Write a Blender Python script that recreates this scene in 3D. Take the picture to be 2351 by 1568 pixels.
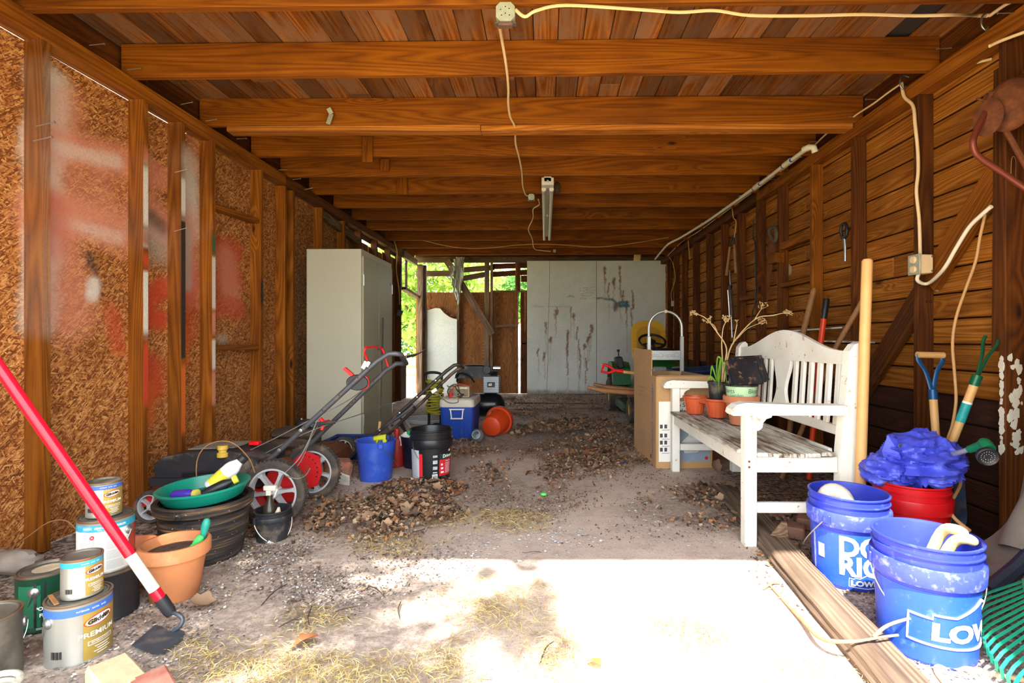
import bpy, math, random
import numpy as np
from mathutils import Vector, Matrix, noise as mnoise

for o in list(bpy.data.objects):
    bpy.data.objects.remove(o)
SC = bpy.context.scene
COL = SC.collection
R = math.radians
rnd = random.Random(7)

# ------------------------------------------------------------------ camera, sky, sun, exposure
FPX, PPX, PPY, YAW, CAMZ = 1175.0, 1236.0, 782.0, R(0.8), 1.0
cam_d = bpy.data.cameras.new('camera')
cam_d.sensor_width = 36.0
cam_d.lens = 36.0 * FPX / 2351.0
cam_d.shift_x = -(PPX - 1175.5) / 2351.0
cam_d.shift_y = (PPY - 784.0) / 2351.0
cam_d.clip_start = 0.02
cam = bpy.data.objects.new('camera', cam_d)
cam.location = (0, 0, CAMZ)
cam.rotation_euler = (R(90), 0, YAW)
COL.objects.link(cam)
SC.camera = cam

SC.view_settings.view_transform = 'Standard'
SC.view_settings.look = 'None'
SC.view_settings.gamma = 1.0
SC.view_settings.use_curve_mapping = False
SC.view_settings.exposure = 1.80
SC.cycles.max_bounces = 14
SC.cycles.diffuse_bounces = 8

W = bpy.data.worlds.new('sky')
SC.world = W
W.use_nodes = True
_wn = W.node_tree.nodes
_bg = _wn['Background']
_bg.inputs['Color'].default_value = (0.88, 0.95, 1.0, 1)
_bg.inputs['Strength'].default_value = 2.3

sun_d = bpy.data.lights.new('sun', 'SUN')
sun_d.energy = 7.5
sun_d.angle = R(0.9)
sun_d.color = (1.0, 0.95, 0.87)
sun = bpy.data.objects.new('sun', sun_d)
COL.objects.link(sun)
_az, _el = R(8), R(58.2)     # the sun stands behind the camera, a touch to its left
_sd = Vector((math.sin(_az) * math.cos(_el), math.cos(_az) * math.cos(_el), -math.sin(_el)))
sun.rotation_euler = _sd.to_track_quat('-Z', 'Y').to_euler()
sun.location = (-2, -6, 9)

# ------------------------------------------------------------------ photograph measurements -> points in the shed
_s, _c = math.sin(YAW), math.cos(YAW)
def at_d(px, py, d):
    xr = (px - PPX) / FPX
    return Vector((d * (-_s + xr * _c), d * (_c + xr * _s), CAMZ + d * (PPY - py) / FPX))
def on_z(px, py, z=0.0):
    return at_d(px, py, (CAMZ - z) * FPX / (py - PPY))
def on_x(px, py, X):
    return at_d(px, py, X / ((px - PPX) / FPX * _c - _s))
def on_y(px, py, Y):
    return at_d(px, py, Y / (_c + (px - PPX) / FPX * _s))

# ------------------------------------------------------------------ objects
def tag(o, label=None, cat=None, group=None, kind=None):
    if label: o['label'] = label
    if cat: o['category'] = cat
    if group: o['group'] = group
    if kind: o['kind'] = kind
    return o
def thing(name, label, cat, loc=(0, 0, 0), rz=0.0, group=None, rot=None):
    o = bpy.data.objects.new(name, None)
    o.empty_display_size = 0.1
    COL.objects.link(o)
    o.location = loc
    o.rotation_euler = rot if rot else (0, 0, rz)
    return tag(o, label, cat, group)
def struct(name, loc=(0, 0, 0)):
    o = bpy.data.objects.new(name, None)
    COL.objects.link(o)
    o.location = loc
    o['kind'] = 'structure'
    return o
def dup(o, parent=None):
    c = o.copy()
    COL.objects.link(c)
    if parent: c.parent = parent
    for ch in o.children:
        dup(ch, c)
    return c
def put(name, me, mat=None, parent=None, mw=None):
    o = bpy.data.objects.new(name, me)
    if mat and not me.materials:
        me.materials.append(mat)
    COL.objects.link(o)
    if parent: o.parent = parent
    if mw is not None: o.matrix_local = mw
    return o

def frame(d, up=(0, 0, 1)):
    """3x3 whose X is d, Z as near to up as it can be"""
    x = Vector(d).normalized()
    z = Vector(up)
    z = z - x * z.dot(x)
    if z.length < 1e-5:
        z = Vector((0, 1, 0)) - x * x.y
        if z.length < 1e-5: z = Vector((1, 0, 0))
    z.normalize()
    y = z.cross(x)
    return Matrix((x, y, z)).transposed()

class MB:
    def __init__(s):
        s.v, s.f = [], []
    def add(s, vs, fs, m=None):
        n = len(s.v)
        s.v += [tuple(m @ Vector(p)) for p in vs] if m is not None else [tuple(p) for p in vs]
        s.f += [tuple(i + n for i in f) for f in fs]
        return s
    def box(s, c, size, rot=None, ch=0.0):
        m = Matrix.Translation(Vector(c))
        if rot is not None:
            m = m @ (rot.to_4x4() if not isinstance(rot, tuple) else __import__('mathutils').Euler(rot).to_matrix().to_4x4())
        vs, fs = cbox(size[0], size[1], size[2], ch)
        return s.add(vs, fs, m)
    def bar(s, p0, p1, w, t, up=(0, 0, 1), ch=0.0):
        p0, p1 = Vector(p0), Vector(p1)
        return s.box((p0 + p1) / 2, ((p1 - p0).length, w, t), frame(p1 - p0, up), ch)
    def tube(s, pts, r, n=8, caps=True, closed=False, flat=None):
        pts = [Vector(p) for p in pts]
        k = len(pts)
        rs = r if isinstance(r, (list, tuple)) else [r] * k
        ref = None
        base = len(s.v)
        for i, p in enumerate(pts):
            if closed: t = pts[(i + 1) % k] - pts[i - 1]
            else: t = pts[min(i + 1, k - 1)] - pts[max(i - 1, 0)]
            t.normalize()
            if ref is None:
                ref = t.orthogonal().normalized() if flat is None else (Vector(flat) - t * t.dot(Vector(flat))).normalized()
            else:
                ref = (ref - t * ref.dot(t)).normalized()
            b = t.cross(ref)
            for j in range(n):
                a = 2 * math.pi * j / n
                s.v.append(tuple(p + ref * (math.cos(a) * rs[i]) + b * (math.sin(a) * rs[i] * (0.45 if flat is not None else 1))))
        m = k if closed else k - 1
        for i in range(m):
            for j in range(n):
                a, b2 = base + i * n + j, base + i * n + (j + 1) % n
                c, d = base + ((i + 1) % k) * n + (j + 1) % n, base + ((i + 1) % k) * n + j
                s.f.append((a, b2, c, d))
        if caps and not closed:
            s.f.append(tuple(base + j for j in range(n))[::-1])
            s.f.append(tuple(base + (k - 1) * n + j for j in range(n)))
        return s
    def lathe(s, prof, n=32, m=None, a0=0.0, a1=None):
        """prof: (r, z) pairs; r = 0 closes to a point"""
        vs, fs = [], []
        full = a1 is None
        cnt = n if full else n + 1
        idx = []
        for r, z in prof:
            if r <= 1e-6:
                idx.append([len(vs)] * cnt); vs.append((0, 0, z))
            else:
                row = []
                for j in range(cnt):
                    a = a0 + (2 * math.pi if full else (a1 - a0)) * j / n
                    row.append(len(vs)); vs.append((r * math.cos(a), r * math.sin(a), z))
                idx.append(row)
        for i in range(len(prof) - 1):
            for j in range(n):
                k = (j + 1) % cnt
                q = [idx[i][j], idx[i][k], idx[i + 1][k], idx[i + 1][j]]
                u = []
                for x in q:
                    if x not in u: u.append(x)
                if len(u) > 2: fs.append(tuple(u))
        return s.add(vs, fs, m)
    def prism(s, poly, h, m=None):
        """poly: (x, y) outline extruded from z = -h/2 to h/2"""
        n = len(poly)
        vs = [(x, y, -h / 2) for x, y in poly] + [(x, y, h / 2) for x, y in poly]
        fs = [tuple(range(n))[::-1], tuple(range(n, 2 * n))]
        fs += [(i, (i + 1) % n, n + (i + 1) % n, n + i) for i in range(n)]
        return s.add(vs, fs, m)
    def mesh(s, name, mat=None, smooth=None):
        me = bpy.data.meshes.new(name)
        me.from_pydata(s.v, [], s.f)
        me.update()
        if smooth:
            for p in me.polygons: p.use_smooth = True
            me.set_sharp_from_angle(angle=R(smooth))
        if mat: me.materials.append(mat)
        return me
    def build(s, name, mat, parent=None, smooth=None, mw=None):
        return put(name, s.mesh(name, mat, smooth), None, parent, mw)

def cbox(x, y, z, ch=0.0):
    x, y, z = x / 2, y / 2, z / 2
    if ch <= 0:
        vs = [(-x, -y, -z), (x, -y, -z), (x, y, -z), (-x, y, -z), (-x, -y, z), (x, -y, z), (x, y, z), (-x, y, z)]
        return vs, [(3, 2, 1, 0), (4, 5, 6, 7), (0, 1, 5, 4), (1, 2, 6, 5), (2, 3, 7, 6), (3, 0, 4, 7)]
    c = min(ch, x * .9, y * .9, z * .9)
    vs, ix = [], {}
    for sx in (-1, 1):
        for sy in (-1, 1):
            for sz in (-1, 1):
                for ax in range(3):
                    p = [sx * (x - c), sy * (y - c), sz * (z - c)]
                    p[ax] = (sx, sy, sz)[ax] * (x, y, z)[ax]
                    ix[(sx, sy, sz, ax)] = len(vs); vs.append(tuple(p))
    fs = []
    S = (-1, 1)
    def q(ids, nrm):
        pts = [Vector(vs[i]) for i in ids]
        nn = (pts[1] - pts[0]).cross(pts[2] - pts[0])
        fs.append(tuple(ids) if nn.dot(Vector(nrm)) > 0 else tuple(ids)[::-1])
    for ax in range(3):
        a, b = [(1, 2), (0, 2), (0, 1)][ax]
        for sg in S:
            ids = []
            for u, w in ((-1, -1), (1, -1), (1, 1), (-1, 1)):
                k = [0, 0, 0]; k[ax] = sg; k[a] = u; k[b] = w
                ids.append(ix[(k[0], k[1], k[2], ax)])
            n = [0, 0, 0]; n[ax] = sg
            q(ids, n)
    for ax in range(3):
        a, b = [(1, 2), (0, 2), (0, 1)][ax]
        for u in S:
            for w in S:
                k0 = [0, 0, 0]; k1 = [0, 0, 0]
                k0[ax], k1[ax] = -1, 1
                k0[a] = k1[a] = u; k0[b] = k1[b] = w
                n = [0, 0, 0]; n[a] = u; n[b] = w
                q([ix[(*k0, a)], ix[(*k1, a)], ix[(*k1, b)], ix[(*k0, b)]], n)
    for k in [(i, j, l) for i in S for j in S for l in S]:
        q([ix[(*k, 0)], ix[(*k, 1)], ix[(*k, 2)]], k)
    return vs, fs

_bcache = {}
def board(name, p0, p1, w, t, mat, parent=None, up=(0, 0, 1), ch=0.003):
    """a piece of lumber as its own object, grain along its local X; w along local Y, t along local Z (= up)"""
    p0, p1 = Vector(p0), Vector(p1)
    L = (p1 - p0).length
    key = (round(L, 3), round(w, 4), round(t, 4), mat.name, ch)
    me = _bcache.get(key)
    if me is None:
        vs, fs = cbox(L, w, t, ch)
        me = bpy.data.meshes.new(name)
        me.from_pydata(vs, [], fs); me.update()
        me.materials.append(mat)
        _bcache[key] = me
    mw = frame(p1 - p0, up).to_4x4()
    mw.translation = (p0 + p1) / 2
    return put(name, me, None, parent, mw)

def smooth_path(pts, k=6):
    """Catmull-Rom through the points"""
    P = [Vector(p) for p in pts]
    out = []
    for i in range(len(P) - 1):
        p0, p1, p2, p3 = P[max(i - 1, 0)], P[i], P[i + 1], P[min(i + 2, len(P) - 1)]
        for j in range(k):
            t = j / k
            out.append(0.5 * ((2 * p1) + (p2 - p0) * t + (2 * p0 - 5 * p1 + 4 * p2 - p3) * t * t + (3 * p1 - p0 - 3 * p2 + p3) * t ** 3))
    out.append(P[-1])
    return out

# ------------------------------------------------------------------ materials
def srgb(r, g, b):
    f = lambda c: (c / 255) / 12.92 if c / 255 <= 0.04045 else ((c / 255 + 0.055) / 1.055) ** 2.4
    return (f(r), f(g), f(b), 1.0)
class NT:
    def __init__(s, name, rough=0.6, metal=0.0, spec=0.4):
        s.m = bpy.data.materials.new(name)
        s.m.use_nodes = True
        s.t = s.m.node_tree
        s.b = s.t.nodes['Principled BSDF']
        s.b.inputs['Roughness'].default_value = rough
        s.b.inputs['Metallic'].default_value = metal
        s.b.inputs['Specular IOR Level'].default_value = spec
    def n(s, typ, ins=None, **kw):
        nd = s.t.nodes.new('ShaderNode' + typ)
        for k, v in kw.items(): setattr(nd, k, v)
        for k, v in (ins or {}).items():
            s.link(v, nd.inputs[k])
        return nd
    def link(s, v, sock):
        if hasattr(v, 'is_output') or isinstance(v, bpy.types.NodeSocket): s.t.links.new(v, sock)
        else: sock.default_value = v
    def math(s, op, a, b=0.0, c=None):
        nd = s.n('Math', {0: a, 1: b}, operation=op)
        if c is not None: s.link(c, nd.inputs[2])
        return nd.outputs[0]
    def ramp(s, fac, stops, interp='LINEAR'):
        nd = s.n('ValToRGB', {0: fac})
        cr = nd.color_ramp
        cr.interpolation = interp
        while len(cr.elements) < len(stops): cr.elements.new(0.5)
        for e, (p, c) in zip(cr.elements, stops):
            e.position = p
            e.color = c if len(c) == 4 else (*c, 1)
        return nd.outputs[0]
    def step(s, fac, lo, hi):
        nd = s.n('MapRange', {0: fac, 1: lo, 2: hi, 3: 0.0, 4: 1.0})
        nd.clamp = True
        return nd.outputs[0]
    def mix(s, fac, a, b, typ='MIX'):
        nd = s.n('Mix', data_type='RGBA', blend_type=typ)
        s.link(fac, nd.inputs[0]); s.link(a, nd.inputs[6]); s.link(b, nd.inputs[7])
        return nd.outputs[2]
    def coords(s, scale=(1, 1, 1), rot=(0, 0, 0), obj=True, randomize=True):
        tc = s.n('TexCoord').outputs['Object' if obj else 'Generated']
        if randomize:
            oi = s.n('ObjectInfo').outputs['Random']
            off = s.n('CombineXYZ', {0: s.math('MULTIPLY', oi, 37.0), 1: s.math('MULTIPLY', oi, 91.0), 2: s.math('MULTIPLY', oi, 53.0)}).outputs[0]
            tc = s.n('VectorMath', {0: tc, 1: off}, operation='ADD').outputs[0]
        return s.n('Mapping', {0: tc, 2: rot, 3: scale}).outputs[0]
    def noise(s, vec, scale=5.0, detail=3.0, rough=0.55, dist=0.0):
        return s.n('TexNoise', {'Vector': vec, 'Scale': scale, 'Detail': detail, 'Roughness': rough, 'Distortion': dist}).outputs[0]
    def bump(s, h, strength=0.3, dist=0.01):
        s.t.links.new(s.n('Bump', {'Height': h, 'Strength': strength, 'Distance': dist}).outputs[0], s.b.inputs['Normal'])
    def color(s, c): s.link(c, s.b.inputs['Base Color'])
    def rough(s, c): s.link(c, s.b.inputs['Roughness'])

def plain(name, col, rough=0.5, metal=0.0, var=0.12, scale=14.0, dirt=None, dirt_amt=0.35, spec=0.4, bump=0.0):
    """a single colour with faint mottling, and dirt or wear patches"""
    k = NT(name, rough, metal, spec)
    v = k.coords()
    n = k.noise(v, scale, 4)
    c = Vector(col[:3])
    a = tuple(c * (1 - var)) + (1,)
    b = tuple(min(x, 1) for x in c * (1 + var)) + (1,)
    cc = k.ramp(n, [(0.3, a), (0.7, b)])
    if dirt:
        d = k.noise(v, scale * 0.45, 6, 0.65)
        cc = k.mix(k.step(d, 0.62 - dirt_amt * 0.3, 0.75), cc, dirt)
    k.color(cc)
    if bump: k.bump(n, bump, 0.004)
    return k.m

def wood(name, light, mid, dark, rough=0.75, ring=26.0, knots=True, stretch=0.28, weather=None, bump=0.25, spread=0.5):
    k = NT(name, rough, 0, 0.25)
    oi = k.n('ObjectInfo').outputs['Random']
    v = k.coords((stretch, 5.5, 5.5))
    base = k.noise(v, 1.35, 1.2, 0.4, 0.0)
    if knots:
        kv = k.coords((1.5, 4.2, 4.2))
        vo = k.n('TexVoronoi', {'Vector': kv, 'Scale': 1.0, 'Randomness': 1.0})
        kd = vo.outputs['Distance']
        on = k.math('GREATER_THAN', k.n('SeparateColor', {0: vo.outputs['Color']}).outputs[0], 0.62)
        halo = k.math('MULTIPLY', k.math('SUBTRACT', 1.0, k.step(kd, 0.02, 0.30)), on)
        base = k.math('ADD', base, k.math('MULTIPLY', halo, 0.16))
    rings = k.math('FRACT', k.math('MULTIPLY', base, ring))
    rings = k.math('SUBTRACT', 1.0, k.math('ABSOLUTE', k.math('SUBTRACT', k.math('MULTIPLY', rings, 2.0), 1.0)))
    fine = k.noise(k.coords((1.2, 70, 70)), 1.6, 3, 0.6)
    g = k.math('ADD', k.math('MULTIPLY', rings, 0.46), k.math('MULTIPLY', fine, 0.62))
    c = k.ramp(g, [(0.12, light), (0.55, mid), (0.98, dark)])
    blot = k.noise(k.coords((0.9, 3, 3)), 1.7, 4, 0.6)
    c = k.mix(k.step(blot, 0.42, 0.76), c, k.mix(0.75, c, dark))
    if weather:
        wn = k.noise(k.coords((1.3, 3, 3)), 2.3, 5, 0.65)
        c = k.mix(k.step(wn, 0.42, 0.62), c, weather)
    lo, hi = 1.0 - spread * 0.55, 1.0 + spread * 0.45
    val = k.math('ADD', lo, k.math('MULTIPLY', oi, hi - lo))
    hsv = k.n('HueSaturation', {'Saturation': 1.08, 'Value': k.math('MULTIPLY', val, 0.86), 'Color': c})
    c = hsv.outputs[0]
    if knots:
        kn = k.math('MULTIPLY', k.math('SUBTRACT', 1.0, k.step(kd, 0.035, 0.085)), on)
        c = k.mix(kn, c, tuple(x * 0.32 for x in dark[:3]) + (1,))
    k.color(c)
    k.bump(g, bump, 0.003)
    return k

M = {}
M['joist'] = wood('amber_joist_wood', srgb(170, 108, 54), srgb(148, 86, 38), srgb(92, 46, 18), ring=20, spread=0.35).m
M['roof_board'] = wood('weathered_roof_boards', srgb(184, 130, 82), srgb(150, 92, 46), srgb(80, 40, 18), ring=11, weather=srgb(140, 104, 76), spread=0.85).m
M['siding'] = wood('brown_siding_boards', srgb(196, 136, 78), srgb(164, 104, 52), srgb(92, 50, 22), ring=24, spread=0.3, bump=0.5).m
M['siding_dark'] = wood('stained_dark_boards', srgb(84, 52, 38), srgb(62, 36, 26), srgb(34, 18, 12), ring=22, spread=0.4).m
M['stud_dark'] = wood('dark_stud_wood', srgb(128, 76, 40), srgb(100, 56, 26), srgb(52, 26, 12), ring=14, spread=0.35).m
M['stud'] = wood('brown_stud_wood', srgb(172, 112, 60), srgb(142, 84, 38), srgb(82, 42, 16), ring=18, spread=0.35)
M['grey_wood'] = wood('grey_weathered_wood', srgb(150, 128, 108), srgb(118, 94, 74), srgb(58, 42, 32), ring=22, spread=0.4, bump=0.6).m
M['ply'] = wood('brown_plywood', srgb(176, 128, 86), srgb(146, 96, 58), srgb(86, 50, 26), ring=24, stretch=0.7, knots=False, spread=0.2).m

def add_paint(k, soft=0.35):
    """spray paint and stains stored on the sheet itself as a colour attribute"""
    at = k.n('Attribute', attribute_name='paint')
    b = k.b.inputs['Base Color']
    old = b.links[0].from_socket
    nz = k.noise(k.coords((1, 1, 1)), 90.0, 3, 0.7)
    f = k.math('ADD', at.outputs['Alpha'], k.math('MULTIPLY', k.math('SUBTRACT', nz, 0.5), k.math('MULTIPLY', at.outputs['Alpha'], soft * 3)))
    nd = k.math('MINIMUM', k.math('MAXIMUM', f, 0.0), 1.0)
    k.color(k.mix(nd, old, at.outputs['Color']))
    return k.m
def paint_layer(me, fn, mw=None):
    a = me.attributes.new('paint', 'FLOAT_COLOR', 'POINT')
    buf = np.zeros(len(me.vertices) * 4, dtype=np.float32)
    for i, v in enumerate(me.vertices):
        p = mw @ v.co if mw is not None else v.co
        buf[4 * i:4 * i + 4] = fn(p)
    a.data.foreach_set('color', buf)

# the stud wood that takes spray paint
M['stud_painted'] = add_paint(M.pop('stud'))
M['stud'] = wood('brown_stud_wood_clean', srgb(172, 112, 60), srgb(142, 84, 38), srgb(82, 42, 16), ring=18, spread=0.35).m

def osb():
    k = NT('strand_board', 0.7, 0, 0.3)
    layers = []
    for i, (rot, sc) in enumerate(((0.5, (30, 150, 1)), (-0.75, (27, 160, 1)), (1.45, (31, 140, 1)), (2.3, (38, 175, 1)))):
        v = k.n('Mapping', {0: k.n('Mapping', {0: k.coords(), 2: (0, math.pi / 2, 0)}).outputs[0], 2: (0, 0, rot)}).outputs[0]
        v = k.n('VectorMath', {0: v, 1: sc}, operation='MULTIPLY').outputs[0]
        w = k.noise(v, 0.7, 1)
        vo = k.n('TexVoronoi', {'Vector': k.n('VectorMath', {0: v, 1: (i * 7.3, i * 3.1, 0)}, operation='ADD').outputs[0], 'Scale': 1.0})
        h = k.n('SeparateColor', {0: vo.outputs['Color']})
        shade = k.math('SUBTRACT', h.outputs[1], k.math('MULTIPLY', vo.outputs['Distance'], 0.35))
        layers.append((h.outputs[0], shade))
    cur = layers[0][1]
    for top, sh in layers[1:]:
        cur_n = k.n('Mix', {0: k.math('GREATER_THAN', top, 0.62), 2: cur, 3: sh}, data_type='FLOAT')
        cur = cur_n.outputs[0]
    c = k.ramp(cur, [(0.0, srgb(108, 58, 24)), (0.22, srgb(154, 92, 42)), (0.5, srgb(182, 118, 60)), (0.85, srgb(214, 158, 98))])
    big = k.noise(k.coords((1, 1, 1)), 2.2, 4, 0.6)
    c = k.mix(k.step(big, 0.5, 0.8), c, k.mix(0.5, c, srgb(96, 46, 16)))
    k.color(c)
    k.bump(cur, 0.5, 0.004)
    return add_paint(k)
M['osb'] = osb()

def white_board():
    k = NT('white_textured_board', 0.65, 0, 0.3)
    v = k.coords((1, 1, 1), randomize=False)
    n = k.noise(v, 30, 3, 0.6, 1.8)
    b = k.noise(v, 1.6, 4, 0.6)
    c = k.ramp(b, [(0.3, srgb(214, 216, 206)), (0.7, srgb(232, 233, 224))])
    c = k.mix(k.step(n, 0.62, 0.78), c, srgb(190, 190, 178))
    k.color(c)
    k.bump(n, 1.0, 0.014)
    return add_paint(k, 0.5)
M['white_board'] = white_board()

def dirt_floor():
    k = NT('dusty_concrete', 0.9, 0, 0.15)
    v = k.coords((1, 1, 1), randomize=False)
    big = k.noise(v, 0.9, 5, 0.6)
    mid = k.noise(v, 9, 5, 0.7)
    fine = k.noise(v, 85, 4, 0.75)
    c = k.ramp(big, [(0.3, srgb(192, 172, 160)), (0.5, srgb(206, 186, 172)), (0.7, srgb(216, 194, 176))])
    c = k.mix(k.step(mid, 0.5, 0.75), c, srgb(176, 154, 140))
    c = k.mix(k.step(fine, 0.56, 0.7), c, srgb(112, 98, 90))
    c = k.mix(k.step(k.noise(v, 150, 3, 0.8), 0.66, 0.72), c, srgb(70, 60, 54))
    # crumbs and soil held in the paint attribute (rgb = soil colour)
    at = k.n('Attribute', attribute_name='paint')
    f = k.math('MULTIPLY', at.outputs['Alpha'], k.step(k.noise(v, 30, 5, 0.75), 0.34, 0.56))
    c = k.mix(f, c, at.outputs['Color'])
    # one hairline joint and a few cracks of the slab
    vo = k.n('TexVoronoi', {'Vector': k.n('VectorMath', {0: v, 1: k.n('VectorMath', {0: k.n('TexNoise', {'Vector': v, 'Scale': 3.0, 'Detail': 4.0}).outputs[1], 3: 0.35}, operation='SCALE').outputs[0]}, operation='ADD').outputs[0], 'Scale': 0.6}, feature='DISTANCE_TO_EDGE')
    crack = k.math('SUBTRACT', 1.0, k.step(vo.outputs['Distance'], 0.0, 0.008))
    c = k.mix(k.math('MULTIPLY', crack, k.math('MULTIPLY', k.step(k.noise(v, 1.3, 2), 0.56, 0.62), 0.6)), c, srgb(88, 72, 62))
    k.color(c)
    k.bump(k.math('ADD', k.math('MULTIPLY', mid, 0.6), fine), 0.45, 0.008)
    return k.m
M['floor'] = dirt_floor()

M['white_paint'] = plain('worn_white_paint', srgb(232, 230, 222), 0.55, var=0.03, dirt=srgb(196, 186, 168), dirt_amt=0.1)
M['cream'] = plain('cream_plastic', srgb(226, 208, 168), 0.5, var=0.05)
M['white'] = plain('white_plastic', srgb(236, 234, 226), 0.45, var=0.03)
M['black'] = plain('black_plastic', srgb(30, 30, 33), 0.42, var=0.15, dirt=srgb(92, 84, 76), dirt_amt=0.05)
M['black_dusty'] = plain('dusty_black_plastic', srgb(38, 38, 42), 0.5, var=0.2, dirt=srgb(128, 112, 96), dirt_amt=0.28)
M['steel'] = plain('dull_steel', srgb(170, 172, 172), 0.35, 0.9, var=0.08)
M['alu'] = plain('brushed_aluminium', srgb(196, 198, 196), 0.38, 0.75, var=0.08)
M['nail'] = plain('nail_steel', srgb(176, 168, 158), 0.4, 0.8)
M['rust'] = plain('rusty_iron', srgb(118, 66, 36), 0.85, 0.2, var=0.3, scale=30, dirt=srgb(72, 38, 22), dirt_amt=0.5, bump=0.5)
M['galv'] = plain('galvanised_box', srgb(176, 178, 160), 0.5, 0.4, var=0.12, scale=30)
M['red'] = plain('red_plastic', srgb(216, 18, 26), 0.32, var=0.08)
M['red_dusty'] = plain('dusty_red_paint', srgb(186, 26, 28), 0.45, var=0.12, dirt=srgb(126, 74, 60), dirt_amt=0.15)
M['rubber'] = plain('dusty_rubber', srgb(66, 58, 52), 0.85, var=0.2, scale=22, dirt=srgb(126, 104, 82), dirt_amt=0.4, bump=0.4)
M['grey_plastic'] = plain('grey_plastic', srgb(176, 176, 178), 0.5, var=0.06, dirt=srgb(136, 126, 112), dirt_amt=0.12)
M['pale_wood'] = plain('pale_handle_wood', srgb(214, 164, 104), .5, var=.08, scale=8, dirt=srgb(186, 132, 80), dirt_amt=.2)
M['old_handle'] = plain('old_handle_wood', srgb(152, 106, 66), .6, var=.16, scale=14, dirt=srgb(104, 70, 44), dirt_amt=.2)
# ================================================================== THE SHED
XL, XR = -2.35, 2.13            # inner faces of the studs
YF, YB = 0.85, 9.55
ZP0, ZP1 = 2.41, 2.50           # top plate
NAIL = MB().tube([(0, 0, 0), (0, 0, .07)], .0022, 6).tube([(0, 0, .07), (0, 0, .073)], .0055, 6).mesh('nail', M['nail'])
def nail(parent, p, d, scale=1.0):
    m = Matrix.Translation(Vector(p)) @ Vector(d).to_track_quat('Z', 'Y').to_matrix().to_4x4() @ Matrix.Scale(scale, 4)
    return put('nail', NAIL, None, parent, m)

# ---- ceiling: joists and the boards they carry
ceiling = struct('ceiling')
JY = [0.85, 1.06, 1.67, 2.277, 2.875, 3.546, 4.147, 4.65, 5.21, 5.75, 6.31, 6.90, 7.63, 8.25, 8.93]
for i, y in enumerate(JY):
    xl, xr = -2.42 + rnd.uniform(-.01, .03), 2.18 + rnd.uniform(-.02, .02)
    tilt = rnd.uniform(-.004, .004)
    board('joist', (xl, y + .019, 2.595 + tilt), (xr, y + .019, 2.595 - tilt), .038, .19, M['joist'], ceiling)
M['ledger'] = wood('lit_ledger_wood', srgb(216, 150, 90), srgb(192, 122, 66), srgb(128, 74, 36), ring=14, spread=.12).m  # joist wood lightened: the light on the strip's underside and edge is in the colour
board('ledger_strip', (-2.23, 3.59, 2.481), (-.452, 3.59, 2.481), .089, .038, M['ledger'], ceiling)
board('ledger_strip', (-.45, 3.60, 2.4805), (2.12, 3.60, 2.4805), .094, .037, M['ledger'], ceiling)
x = -2.62
rb = random.Random(3)
while x < 2.3:
    w = .14 + rb.uniform(-.012, .012)
    y0 = YF - .05
    if 1.80 < x < 1.93:          # the rotten board: gone between two joists
        board('roof_board', (x + w / 2, y0, 2.702), (x + w / 2, 2.42, 2.702), w - .004, .02, M['roof_board'], ceiling)
        board('roof_board', (x + w / 2, 3.0, 2.702), (x + w / 2, 9.7, 2.702), w - .03, .02, M['roof_board'], ceiling)
    else:
        cut = rb.uniform(3.0, 8.0)
        board('roof_board', (x + w / 2, y0, 2.701 + rb.uniform(0, .004)), (x + w / 2, cut, 2.701 + rb.uniform(0, .004)), w - .004, .02, M['roof_board'], ceiling)
        board('roof_board', (x + w / 2, cut + .004, 2.702), (x + w / 2, 9.7, 2.702), w - .004, .02, M['roof_board'], ceiling)
    x += w
MB().box((-.15, 5.2, 2.745), (5.0, 9.1, .05)).build('roof_felt', plain('roofing_felt', srgb(60, 50, 44), .9), ceiling)
for xx in (-2.45, 2.212):
    for a, b in ((YF, 3.1), (3.103, 6.4), (6.403, 9.5)):
        board('rim_board', (xx, a, 2.596), (xx, b, 2.596), .186, .022, M['stud_dark'], ceiling, up=(1, 0, 0))
# short blocks and a bent plate nailed to the joists
for (px, py0, py1, d, w) in ((843, 312, 372, 4.13, .085), (883, 364, 393, 4.63, .08), (923, 407, 446, 5.19, .11)):
    a, b = at_d(px, py0, d), at_d(px, py1, d)
    board('nailed_block', (a.x, d - .012, a.z), (a.x, d - .012, b.z), w, .02, M['joist'], ceiling, up=(0, -1, 0))
p = at_d(757, 268, 3.53)
MB().bar(p + Vector((-.012, 0, -.05)), p + Vector((.012, 0, .02)), .03, .003, (0, -1, 0)).bar(p + Vector((.012, 0, .02)), p + Vector((-.005, -.01, .055)), .03, .003, (0, -1, 0)).build('nail_plate', M['galv'], ceiling)

# ---- walls left and right
def grid_box(name, ylen, zlen, t, step, mat):
    """a sheet standing in the local YZ plane, its face towards +X, fine enough to carry paint"""
    ny, nz = max(2, int(ylen / step)), max(2, int(zlen / step))
    vs, fs = [], []
    for i in range(ny + 1):
        for j in range(nz + 1):
            vs.append((t / 2, ylen * i / ny, zlen * j / nz))
    for i in range(ny):
        for j in range(nz):
            a = i * (nz + 1) + j
            fs.append((a, a + nz + 1, a + nz + 2, a + 1))
    b = len(vs)
    vs += [(-t / 2, 0, 0), (-t / 2, ylen, 0), (-t / 2, ylen, zlen), (-t / 2, 0, zlen)]
    fs.append((b + 3, b + 2, b + 1, b))
    c = [0, ny * (nz + 1), ny * (nz + 1) + nz, nz]
    for i in range(4):
        j = (i + 1) % 4
        fs.append((c[j], c[i], b + i, b + j))
    me = bpy.data.meshes.new(name)
    me.from_pydata(vs, [], fs); me.update()
    me.materials.append(mat)
    return me

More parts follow.
